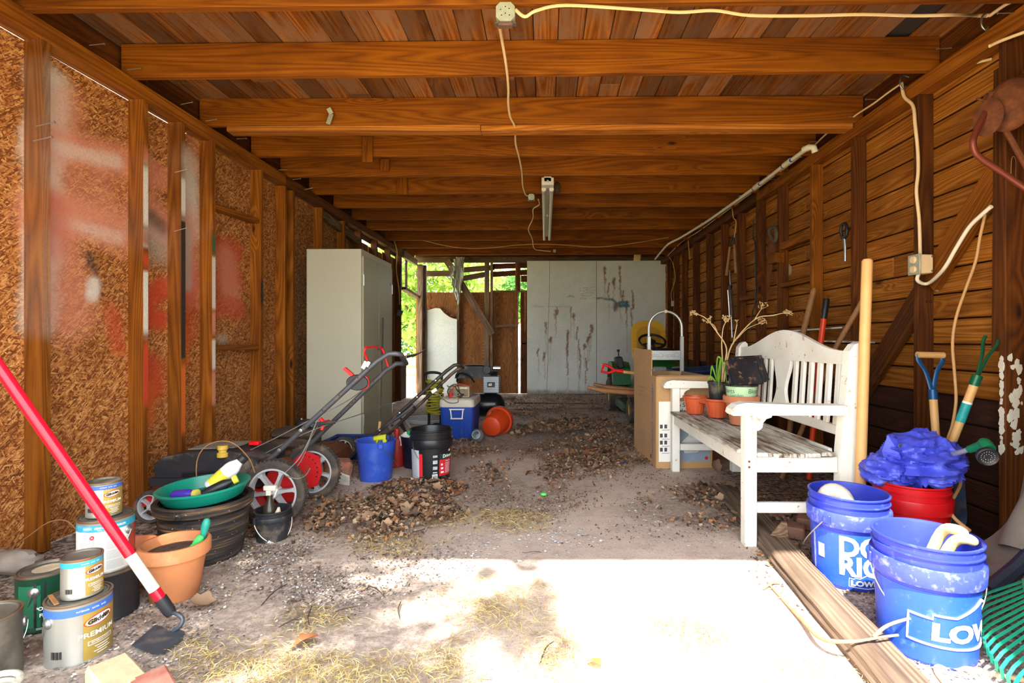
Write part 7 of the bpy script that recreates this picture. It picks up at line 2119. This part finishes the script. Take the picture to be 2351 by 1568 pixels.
part(MB().tube([wp(1938, 543), wp(1940, 570), wp(1940, 600)], [.011, .010, .009], 8), 'handle', M['steel'], rtc)
lp = thing('hedge_shears', 'old shears with two wooden handles hung high on a far stud', 'shears', wp(1685, 560))
for pts in ([wp(1682, 540), wp(1676, 566)], [wp(1684, 540), wp(1686, 562)]): part(MB().tube(pts, .009, 7), 'blade', plain('dark_iron', srgb(58, 56, 62), .5, .5, var=.2), lp)
for pts in ([wp(1676, 566), wp(1668, 632)], [wp(1686, 562), wp(1690, 628)]): part(MB().tube(pts, [.014, .017], 9), 'handle', M['old_handle'], lp)
part(MB().lathe([(0, .012), (.016, .012), (.016, 0)], 10, T(*wp(1684, 522)) @ RY(-90)), 'pivot', M['black'], lp)
gg = thing('grease_gun', 'shiny chrome tube tool hanging on the far boards above the dried stalks', 'grease gun', wp(1678, 700))
part(MB().tube([wp(1676, 666), wp(1680, 728)], .030, 16), 'barrel', plain('chrome', srgb(216, 216, 210), .15, .95, var=.04), gg)
part(MB().tube([wp(1676, 620), wp(1678, 655)], .010, 10), 'nozzle', plain('chrome_nozzle', srgb(216, 216, 210), .18, .95), gg)
part(MB().tube([wp(1677, 655), wp(1676, 667)], .020, 12), 'neck', M['black'], gg)
part(MB().tube([wp(1679, 728), wp(1681, 775)], .006, 8), 'rod', M['steel'], gg)
# rusted disc and bent tube tool over the near stud
rt_ = thing('seed_planter', 'rusty old hand planter with a round hopper and bent red-brown tube, on the corner stud', 'planter', wp(2290, 240, 2.1))
RD = 2.36
dm = axis_m(at_d(2318, 238, 2.29), Vector((-.75, -.6, .12)))
part(MB().lathe([(0, .035), (.05, .032), (.085, .018), (.105, -.002), (.108, -.012), (.10, -.010), (.08, .008), (0, .022)], 28, dm @ Matrix.Diagonal((.8, 1.15, 1, 1)).to_4x4()), 'hopper', M['rust'], rt_, 50)
dm2 = axis_m(at_d(2268, 270, 2.30), Vector((-.8, -.5, .1)))
part(MB().lathe([(0, .012), (.06, .008), (.075, 0), (.07, -.006), (0, .004)], 24, dm2 @ Matrix.Diagonal((.75, 1.15, 1, 1)).to_4x4()), 'lower_plate', M['rust'], rt_, 50)
RBR = plain('worn_red_brown_tube', srgb(128, 62, 44), .4, .3, var=.2)
bt_ = part(MB().tube(smooth_path([at_d(2272, 240, 2.33), at_d(2256, 270, 2.30), at_d(2240, 305, 2.28), at_d(2234, 325, 2.27), at_d(2238, 348, 2.27), at_d(2258, 368, 2.27), at_d(2300, 395, 2.26), at_d(2351, 430, 2.24), at_d(2420, 475, 2.2)], 4), .013, 10), 'bent_tube', RBR, rt_, 60)
part(MB().tube([at_d(2285, 235, 2.34), at_d(2310, 300, 2.3), at_d(2351, 372, 2.24), at_d(2400, 455, 2.2)], .012, 8), 'straight_rod', M['rust'], rt_)
part(MB().tube([at_d(2242, 226, 2.34), at_d(2275, 237, 2.34)], .005, 7), 'pin', M['rust'], rt_)
part(crumple(at_d(2279, 232, 2.35), (.035, .03, .045), 4.4, 18, 12, .5), 'bracket', M['rust'], rt_)
t = thing('wall_strip', 'narrow wooden strip fixed upright to the corner stud', 'strip', at_d(2340, 650, 2.38))
part(MB().bar(at_d(2342, 425, 2.385), at_d(2342, 830, 2.385), .03, .02, (0, -1, 0), .002), 'strip', M['stud_dark'], t)
t = thing('rope_loop', 'frayed tan rope loop hanging on the corner stud', 'rope', at_d(2325, 380, 2.38))
part(MB().tube(smooth_path([at_d(2319, 405, 2.375), at_d(2320, 370, 2.375), at_d(2325, 360, 2.375), at_d(2330, 372, 2.375), at_d(2329, 408, 2.375)], 4), .006, 7), 'loop', TAN, t, 60)
# cables draped down as light-coloured ends above the corner stud
cable('wall_cable', 'short cream cable end crossing the corner stud under the top plate', [at_d(2272, 106, 2.37), at_d(2300, 93, 2.36), at_d(2351, 74, 2.32)], .008, CRM)
cable('wall_cable', 'short cream cable tail lying on the boards beside the corner stud', [on_x(2222, 150, 2.20), on_x(2250, 142, 2.20), on_x(2274, 136, 2.20)], .007, CRM)
# smoke-detector-like box on the far header
p = on_y(1463, 592, 9.4)
t = thing('sensor_box', 'small cream plastic box under the far header', 'sensor', p)
part(MB().box(p, (.12, .06, .13), (0, .1, 0), .01), 'case', CRM, t)
# torn insulation hanging in the broken corner
tr_ = thing('torn_tarp', 'torn grey plastic sheeting hanging in the broken corner', 'sheeting', on_y(1048, 600, 9.4))
TM = plain('tattered_grey_sheeting', srgb(166, 168, 158), .7, var=.25, scale=10)
rg = random.Random(4)
for i, (px0, py0, px1, py1, w) in enumerate(((1052, 590, 1042, 665, 13), (1048, 595, 1052, 700, 9), (1060, 592, 1057, 672, 12), (1063, 590, 1062, 640, 7), (1040, 640, 1047, 690, 8), (1038, 610, 1036, 650, 8))):
    a, b = on_y(px0, py0, 9.515 - i * .012), on_y(px1, py1, 9.515 - i * .012)
    n = 14; vs = []; fs = []
    for j in range(n + 1):
        u = j / n; p = a.lerp(b, u)
        ww = w / FPX * 9.4 * .5 * (1 - .6 * u + .3 * rg.uniform(-1, 1)) + .004
        cx2 = mnoise.noise(Vector((u * 4, i * 3.3, 0))) * .04
        for q in (-1, -.4, .3, 1): vs.append((p.x + cx2 + q * ww, p.y + .025 * math.sin(q * 3 + u * 5), p.z))
    for j in range(n):
        for q in range(3): fs.append((j * 4 + q, j * 4 + q + 1, j * 4 + q + 5, j * 4 + q + 4))
    part(MB().add(vs, fs), 'strip', TM, tr_, 60)
# ================================================================== RED POLE, STONES, FLOOR LITTER
hoe = thing('garden_hoe', 'long red-handled garden scoop leaning across the paint cans', 'garden tool', on_z(360, 1470))
pe = at_d(381, 1392, 1.76)
pa = at_d(0, 846, 1.62)
dd = (pa - pe).normalized()
part(MB().tube([pe + dd * .03, pe + dd * 1.52], .0168, 14), 'shaft', plain('glossy_red_fibreglass', srgb(226, 20, 44), .18, var=.03), hoe)
part(MB().tube([pe + dd * .07, pe + dd * .215], .0172, 14), 'label', plain('pale_paper_sticker', srgb(214, 210, 190), .5, var=.04), hoe)
part(MB().tube([pe - dd * .035, pe - dd * .02, pe + dd * .035], [.015, .019, .0195], 14), 'ferrule', M['black_dusty'], hoe)
IRON = plain('worn_blue_grey_iron', srgb(70, 76, 86), .5, .4, var=.2, scale=24, dirt=srgb(128, 116, 104), dirt_amt=.3)
nk = [pe - dd * .03, at_d(403, 1408, 1.75), at_d(419, 1420, 1.74), at_d(413, 1438, 1.73), on_z(398, 1448, .02)]
part(MB().tube(smooth_path(nk, 4), .0065, 8), 'neck', IRON, hoe, 60)
bl_ = [on_z(*q, .014) for q in ((356, 1437), (372, 1440), (386, 1452), (408, 1446), (424, 1452), (420, 1468), (402, 1480), (372, 1502), (345, 1500), (302, 1483))]
n = len(bl_)
part(MB().add([tuple(p) for p in bl_] + [tuple(p + Vector((0, 0, .004))) for p in bl_], [tuple(range(n)), tuple(range(n, 2 * n))[::-1]] + [(i, n + i, n + (i + 1) % n, (i + 1) % n) for i in range(n)]), 'blade', IRON, hoe, None)

def rock(label, c, s, seed, mat, name='stone', cat='stone', grp=None, rz=0, n=20, amp=.25):
    t = thing(name, label, cat, (c[0], c[1], 0), group=grp)
    part(crumple((c[0], c[1], c[2]), s, seed, n, int(n * .6), amp), 'stone', mat, t, 35)
    return t
STONE = plain('grey_fieldstone', srgb(150, 138, 128), .9, var=.2, scale=12, bump=.6)
a = on_z(62, 1285, .06)
rock('flat grey stone behind the dark green paint can', (a.x - .05, a.y, .05), (.11, .06, .05), 3.3, STONE)
a = on_z(20, 1292, .04)
rock('smaller grey stone by the foot of the nearest wall stud', (a.x - .12, a.y + .05, .035), (.06, .05, .04), 5.3, STONE)
bb2 = thing('brick', 'pale yellow broken brick on the dirt before the paint cans', 'brick', (-1.22, 1.44, .03), rot=(0, 0, R(-35)))
MB().box((0, 0, 0), (.19, .10, .06), None, .008).build('block', plain('pale_brick', srgb(206, 186, 148), .9, var=.12, scale=30, bump=.6), bb2, None)
bb3 = thing('brick', 'dusty red brick on the dirt beside the pale brick', 'brick', (-1.06, 1.375, .032), rot=(R(4), 0, R(-42)))
MB().box((0, 0, 0), (.19, .09, .06), None, .006).build('block', plain('dusty_red_brick', srgb(170, 106, 90), .9, var=.12, scale=30, dirt=srgb(176, 140, 124), dirt_amt=.3, bump=.6), bb3, None)
for i, (lab, x, y, s, rz) in enumerate((('broken brick in the shade under the bench seat', 1.33, 2.95, (.19, .09, .06), 20), ('chipped brick under the bench beside the back post', 1.42, 2.72, (.17, .10, .06), -30), ('half brick tilted by the timber under the bench', 1.27, 2.62, (.11, .09, .06), 60))):
    t = thing('brick', lab, 'brick', (x, y, s[2] / 2 + .004), rz=R(rz))
    MB().box((0, 0, 0), s, None, .008).build('block', plain('shade_brick_%s' % 'abc'[i], srgb(146, 104, 86), .9, var=.15, scale=30, dirt=srgb(120, 98, 84), dirt_amt=.3, bump=.6), t, None)
t = thing('board_offcut', 'small wooden wedge standing by the lettered bucket', 'offcut', (1.10, 2.28, 0))
part(MB().prism([(0, 0), (.13, 0), (.115, .13), (.09, .13)], .02, Matrix(((.9, 0, .43, 1.045), (-.43, 0, .9, 2.50), (0, 1, 0, .004), (0, 0, 0, 1)))), 'board', M['grey_wood'], t, None)
t = thing('slab_offcut', 'flat grey board scrap lying in the clippings mid floor', 'offcut', on_z(1065, 1168))
q = [on_z(*p_, .006) for p_ in ((1018, 1146), (1056, 1144), (1110, 1182), (1085, 1190))]
part(MB().add([tuple(p + Vector((0, 0, .01))) for p in q] + [tuple(p - Vector((0, 0, .004))) for p in q], [(3, 2, 1, 0), (0, 1, 5, 4), (1, 2, 6, 5), (2, 3, 7, 6), (3, 0, 4, 7), (4, 5, 6, 7)]), 'board', plain('grey_board_scrap', srgb(160, 146, 132), .9, var=.12, scale=20), t, None)
t = thing('lost_lid', 'bright green plastic lid lying on the bare floor', 'lid', on_z(1248, 1136))
part(MB().lathe([(0, .014), (.016, .014), (.018, .010), (.018, 0), (0, 0)], 18, T(*(on_z(1248, 1136, .004)))), 'cap', plain('neon_green_plastic', srgb(96, 222, 96), .4), t)
t = thing('paper_scrap', 'blue scrap of plastic on the floor before the cardboard box', 'scrap', on_z(1435, 1062))
part(MB().box(on_z(1435, 1062, .012), (.045, .02, .008), (.2, .1, .3), .002), 'scrap', plain('blue_scrap', srgb(40, 80, 190), .4), t)
# vines and wire by the first stud
for i, (lab, pts) in enumerate((('thin bare vine arching from behind the cans to the first stud', ((5, 1270), (60, 1235), (110, 1200), (150, 1195), (175, 1215))), ('thin bare vine arching over the black mower engine', ((455, 1150), (452, 1060), (480, 1020), (530, 1015), (570, 1050), (585, 1085))))):
    cable('dead_vine', lab, [at_d(px, py, (2.30, 2.62)[i]) for px, py in pts], .0028, plain('vine_bark_%s' % 'ab'[i], srgb(150, 106, 66), .9, var=.2), 'vine')
# sheet-metal and board debris at the foot of the back wall
for i, (lab, px, py, L, w, rz, m_) in enumerate((('splintered board lying at the foot of the plywood', 1150, 914, .5, .12, 20, 'grey_wood'), ('long grey stick lying along the foot of the white boards', 1275, 926, 1.3, .04, -4, 'grey_wood'), ('broken stick lying on the litter near the white boards', 1230, 940, .9, .03, 12, 'grey_wood'), ('short board lying flat behind the orange pot', 1190, 945, .5, .08, -25, 'old_handle'), ('weathered slat lying by the tractor wheel', 1330, 938, .7, .05, 6, 'grey_wood'))):
    p = on_z(px, py, .03)
    t = thing('stray_board', lab, 'board', p, rz=R(rz))
    MB().box((0, 0, 0), (L, w, .022), None, .004).build('board', M[m_], t, None)

# ---- dry leaves: the ones that show are single leaves, the crumbs between them are litter
LEAFM = []
for i, (a_, b_) in enumerate(((srgb(152, 122, 96), srgb(116, 90, 70)), (srgb(112, 90, 74), srgb(80, 62, 50)), (srgb(178, 150, 122), srgb(138, 110, 86)), (srgb(158, 106, 70), srgb(124, 80, 52)))):
    k = NT('dry_leaf_brown_%s' % 'abcd'[i], .75, 0, .2)
    oi = k.n('ObjectInfo').outputs['Random']
    k.color(k.mix(oi, a_, b_))
    LEAFM.append(k.m)
def leaf_shape(seed, L=.05):
    r_ = random.Random(seed)
    n = 6
    c1_, c2_ = r_.uniform(-.9, .9), r_.uniform(.4, 1.4)
    vs, fs = [], []
    wmax = L * r_.uniform(.38, .55)
    for i in range(n + 1):
        u = i / n
        x = L * (u - .5)
        w = wmax * math.sin(math.pi * min(1, u * .92 + .06)) ** .8 * (1 + .25 * math.sin(u * 13 + seed))
        z = L * .28 * c1_ * (u - .5) ** 2 * 4 + L * .1
        vs += [(x, -w, z + w * c2_ * .55), (x, 0, z), (x, w, z + w * c2_ * .45)]
    for i in range(n):
        a = i * 3
        fs += [(a, a + 3, a + 4, a + 1), (a + 1, a + 4, a + 5, a + 2)]
    return vs, fs
ZONES = [  # x0, x1, y0, y1, weight, mound
    (-1.35, -.45, 2.55, 3.35, 9, .03), (-1.15, -.55, 3.2, 3.65, 4, .03), (-.35, 1.0, 4.9, 6.2, 12, .10), (-.2, .7, 3.9, 4.9, 4, .01), (-.6, .5, 3.4, 4.4, 2, .0), (-2.2, -1.3, 2.5, 3.6, 2, .02),
    (.35, 1.0, 4.0, 5.0, 3, .01), (.6, 1.6, 2.6, 3.6, 3, .01), (-1.4, 1.6, 6.2, 9.3, 10, .03), (-1.3, -.4, 4.2, 5.2, 4, .03), (-2.2, -1.5, 4.0, 4.6, 1, .02), (1.0, 1.9, 2.0, 2.7, 1.5, .01)]
def zone_pt(r_, z):
    x0, x1, y0, y1, w, mound = z
    gx_, gy_ = (x1 - x0) * .12, (y1 - y0) * .12
    for _ in range(20):
        x, y = r_.uniform(x0 - gx_, x1 + gx_), r_.uniform(y0 - gy_, y1 + gy_)
        e = ((x - (x0 + x1) / 2) / (x1 - x0) * 2) ** 2 + ((y - (y0 + y1) / 2) / (y1 - y0) * 2) ** 2
        if e < 1.25 * r_.random() ** .6 and mnoise.noise(Vector((x * 3.2, y * 3.2, 4))) + r_.uniform(-.25, .35) > -.05: break
    h = mound * max(0, 1 - e) ** .7
    return x, y, h + ground_h(x, y), h
rl = random.Random(77)
WT = [z[4] for z in ZONES]
LM = []
for i in range(10):
    vs, fs = leaf_shape(i, .05)
    me = bpy.data.meshes.new('dry_leaf'); me.from_pydata(vs, [], fs); me.update()
    for p in me.polygons: p.use_smooth = True
    me.materials.append(LEAFM[i % 4]); LM.append(me)
mat_e = lambda: (rl.uniform(-.7, .7), rl.uniform(-.7, .7), rl.uniform(0, 6.28))
for i in range(290):
    zi = rl.choices(range(8), WT[:8])[0]
    z = ZONES[zi]
    x, y, hz, h = zone_pt(rl, z)
    li = rl.randrange(10)
    o = bpy.data.objects.new('dry_leaf', LM[li])
    s_ = rl.uniform(.8, 1.5)
    o.location = (x, y, hz + .012 + h * .05); o.rotation_euler = mat_e(); o.scale = (s_, s_, s_)
    COL.objects.link(o)
    tag(o, '%s dry leaf %s' % (('tan-brown', 'dark grey-brown', 'pale tan', 'rusty brown')[li % 4], ('in the drift before the spoked mower wheels', 'in the drift beside the blue and black pails', 'in the big heap past the black pail', 'on the floor this side of the big heap', 'on the bare floor beyond the pails', 'under the red mower and planter', 'on the floor beside the cardboard box', 'on the floor under the bench')[zi]), 'leaf', 'dry leaves on the floor')
for lab, px, py, c_, s_ in (('big rust-brown leaf lying in the sunny clippings', 700, 1476, 3, 1.7), ('yellow leaf lying alone on the sunlit floor', 1363, 1521, 0, 1.0), ('pale upright oak leaf beside the bench box', 1640, 1078, 2, 2.0), ('tan curled leaf on the gravel beside the terracotta pot', 465, 1390, 2, 1.6)):
    me = LM[c_ + 4].copy() if c_ + 4 < 10 else LM[c_].copy()
    if 'yellow' in lab:
        me.materials.clear(); me.materials.append(plain('yellow_leaf', srgb(232, 200, 60), .6, var=.1))
    p = on_z(px, py, .015)
    o = bpy.data.objects.new('dry_leaf', me); o.location = p; o.scale = (s_,) * 3; o.rotation_euler = (.3, .2, rl.uniform(0, 6))
    if 'upright' in lab: o.rotation_euler = (1.3, .2, .4); o.location.z += .03
    COL.objects.link(o); tag(o, lab, 'leaf')
def scatter(name, label, cnt, zones, size, mats, seed, thin=1.0, flat=.6, lift=.006, up=1.0):
    r_ = random.Random(seed)
    wt = [z[4] for z in zones]
    vs, fs, mi = [], [], []
    E_ = __import__('mathutils').Euler
    for i in range(cnt):
        z = r_.choices(zones, wt)[0]
        x, y, hz, h = zone_pt(r_, z)
        L = size * r_.uniform(.5, 1.4); w = L * .32 * thin
        e = E_((r_.uniform(-flat, flat), r_.uniform(-flat, flat), r_.uniform(0, 6.28))).to_matrix()
        c = Vector((x, y, hz + lift * r_.random() + h * r_.uniform(-.25, .08) + .002))
        b = len(vs)
        for p in ((-L / 2, 0, 0), (0, -w, L * .12), (L / 2, 0, L * .05 * up), (0, w, L * .1)):
            q = c + e @ Vector(p); vs.append((q.x, q.y, max(q.z, hz * .3 - .004)))
        fs += [(b, b + 1, b + 2, b + 3)]
        mi.append(r_.randrange(len(mats)))
    me = bpy.data.meshes.new(name); me.from_pydata(vs, [], fs); me.update()
    for m_ in mats: me.materials.append(m_)
    me.polygons.foreach_set('material_index', mi)
    o = put(name, me, None, floor); o['kind'] = 'stuff'
    return o
DK = plain('dark_crumb', srgb(74, 56, 46), .9, var=.25)
CR2 = plain('brown_crumb', srgb(124, 98, 76), .9, var=.25)
CR3 = plain('tan_crumb', srgb(160, 132, 102), .9, var=.2)
scatter('leaf_litter', 'loose crushed leaf litter spread over the floor', 22000, ZONES, .026, LEAFM + [DK, CR2], 5, flat=.9, lift=.02)
CRZ = [(-1.8, -.5, 1.7, 3.0, 7, 0), (-.9, .3, 2.7, 3.6, 6, 0), (-.3, 1.0, 3.4, 5.2, 7, 0), (.7, 1.7, 2.4, 3.8, 5, 0), (-1.4, 1.6, 5.8, 9.2, 8, .0), (-2.3, -1.2, 2.2, 4.4, 4, 0), (.9, 1.9, 1.7, 2.6, 4, 0), (-.2, 1.0, 2.4, 3.4, 1.2, 0)]
scatter('leaf_crumbs', 'fine leaf crumbs and chips strewn over the dusty floor', 16000, CRZ, .013, [DK, CR2, CR3, LEAFM[1]], 6, flat=.7)
GRAV = [plain('pale_chip', srgb(190, 180, 172), .9, var=.12), plain('grey_chip', srgb(140, 132, 126), .9, var=.15), plain('dark_chip', srgb(112, 106, 104), .9, var=.2)]
scatter('gravel', 'grey gravel chips on the dirt before the pots and cans', 7000, [(-1.75, -.7, 1.4, 2.5, 8, 0), (-1.3, -.3, 1.9, 2.8, 4, 0), (1.0, 1.6, 1.3, 2.0, 3, 0)],   .008, GRAV, 8, thin=2.2, flat=.5)
scatter('paint_chips', 'white paint chips flecked over the bare floor', 420, [(-.45, .25, 2.3, 2.9, 6, 0), (.3, 1.2, 2.5, 3.4, 3, 0), (-.6, .2, 2.6, 3.6, 2, 0)], .014, [plain('white_chip', srgb(206, 208, 212), .7, var=.05)], 9, thin=2.0, flat=.2)
STRAW = [plain('straw_gold', srgb(198, 166, 92), .8, var=.15), plain('straw_dull', srgb(142, 118, 76), .8, var=.2), plain('straw_pale', srgb(214, 190, 130), .8, var=.1)]
SZ_ = [(-.95, .15, 1.25, 1.85, 9, .012), (-.5, .2, 1.5, 2.15, 4, .01), (-.7, .1, 2.6, 3.0, 4, .01), (-1.2, -.6, 1.45, 1.9, 3, 0), (.30, .62, 1.62, 1.85, 2.0, .005), (.62, 1.0, 1.36, 1.62, 1.6, .003), (-.1, .5, 1.3, 1.5, .8, 0), (-1.1, -.5, 2.3, 2.7, 2, 0)]
scatter('grass_clippings', 'dry straw-coloured grass clippings scattered on the sunny floor', 13000, SZ_, .038, STRAW, 10, thin=.07, flat=.5, lift=.012)
TW = plain('dark_twig', srgb(70, 56, 48), .9, var=.2)
for i, (x0, y0, x1, y1) in enumerate(((716, 1392, 713, 1445), (1240, 1522, 1272, 1472), (947, 1222, 990, 1208), (600, 1390, 660, 1340), (845, 1345, 885, 1372), (920, 1382, 918, 1420), (770, 1405, 820, 1392), (640, 1440, 690, 1425), (560, 1318, 600, 1300), (1205, 1270, 1242, 1268))):
    a, b = on_z(x0, y0, .012), on_z(x1, y1, .012)
    t = thing('dry_twig', ('short black twig in the dappled clippings', 'bent twig lying alone on the sunlit floor', 'dark twig beside the flat board scrap', 'long dark twig on the gravel by the big planter', 'forked twig at the edge of the dapples', 'curved twig among the leaf shadows', 'thin twig pointing across the straw', 'slim twig nearest the scoop blade', 'thin twig on the dust beyond the terracotta pot', 'hair-thin twig on the bare shaded floor')[i], 'twig', (a + b) / 2)
    m_ = (a + b) / 2 + Vector((rl.uniform(-.01, .01), rl.uniform(-.02, .02), .004))
    part(MB().tube(smooth_path([a, m_, b], 4), [.0018, .0022, .0025, .0025, .0023, .002, .0018, .0015, .001] if i != 9 else .0014, 6), 'stem', TW, t, 60)
def over(gx, gy, h, rad, sq=.5):
    """a blob of leaves at height h whose shade falls on floor point (gx, gy); relative to the shade tree's foot"""
    return (gx - .0837 * h + 4.2, gy - .595 * h + 2.8, h, rad, sq)
t_ = tree('shade tree by the open front whose leaves dapple the sunny floor', -4.2, -2.8, 4.6,
     [over(-2.1, 1.5, 3.9, .5), over(-1.6, 1.35, 3.8, .42), over(-1.75, 2.0, 4.0, .45), over(-1.35, 1.8, 4.1, .38), over(-1.15, 2.15, 4.2, .36), over(-1.25, 1.35, 3.9, .32), over(-2.3, 2.2, 4.3, .5), over(-1.0, 1.85, 4.0, .24), over(-.85, 2.25, 4.1, .26), over(-1.05, 1.6, 4.2, .22), (0, 0, 4.9, 1.0, .7), (.7, .7, 4.6, .8, .7)], 9000, .06, M['leaf_b'], 5)
sparse = [over(-.75, 1.8, 4.0, .22, .4), over(-.5, 1.5, 3.9, .26, .4), over(-.15, 1.75, 4.0, .20, .4), over(-.62, 1.3, 3.9, .28, .4), over(-.05, 1.95, 4.1, .12, .4), over(-.25, 2.12, 4.1, .09, .4), over(-.5, 2.0, 4.1, .14, .4), over(-.05, 1.62, 4.0, .14, .4), over(-.1, 2.2, 4.0, .07, .4), over(.5, 2.31, 4.0, .05, .4), over(.8, 2.3, 4.0, .05, .4), over(-.3, 1.3, 3.9, .18, .4)]
mb = MB()
for b in sparse:
    mb.tube([(.3, .3, 3.6), (b[0] * .6, b[1] * .6, 4.3), (b[0], b[1], b[2])], [.03, .014, .004], 5)
mb.build('branch', M['bark'], t_)
leaf_cloud('foliage', sparse, 1300, .055, M['leaf_b'], 15, t_)
tree('bright leafy tree close behind the broken back corner', -3.4, 14.0, 4.6, [(0, 0, 3.4, 1.5, .8), (1.2, .3, 2.6, 1.1, .8), (-.9, 0, 2.4, 1.2, .8), (.4, 0, 1.3, 1.0, .9)], 6500, .10, M['leaf_a'], 31)
tree('taller bluish green tree beyond the gap over the plywood', .2, 20.0, 6, [(-.4, 0, 3.0, 1.5, .8), (1.3, .4, 2.5, 1.3, .8), (-1.9, 0, 2.6, 1.2, .9), (.5, .2, 4.8, .9, .7)], 5500, .13, M['leaf_b'], 32)
tree('pale distant tree seen through the gap beside the white board', -1.6, 27.0, 6, [(0, 0, 3.2, 2.0, .7), (2.0, 0, 3.0, 1.6, .7), (-2.2, 0, 2.6, 1.8, .7)], 5200, .17, M['leaf_a'], 33)
tree('low spreading tree outside the broken side wall', -6.2, 19.5, 5, [(0, 0, 2.6, 2.0, .8), (1.6, .4, 1.6, 1.6, .8), (-1.9, 0, 2.0, 1.7, .8)], 6500, .13, M['leaf_b'], 34)
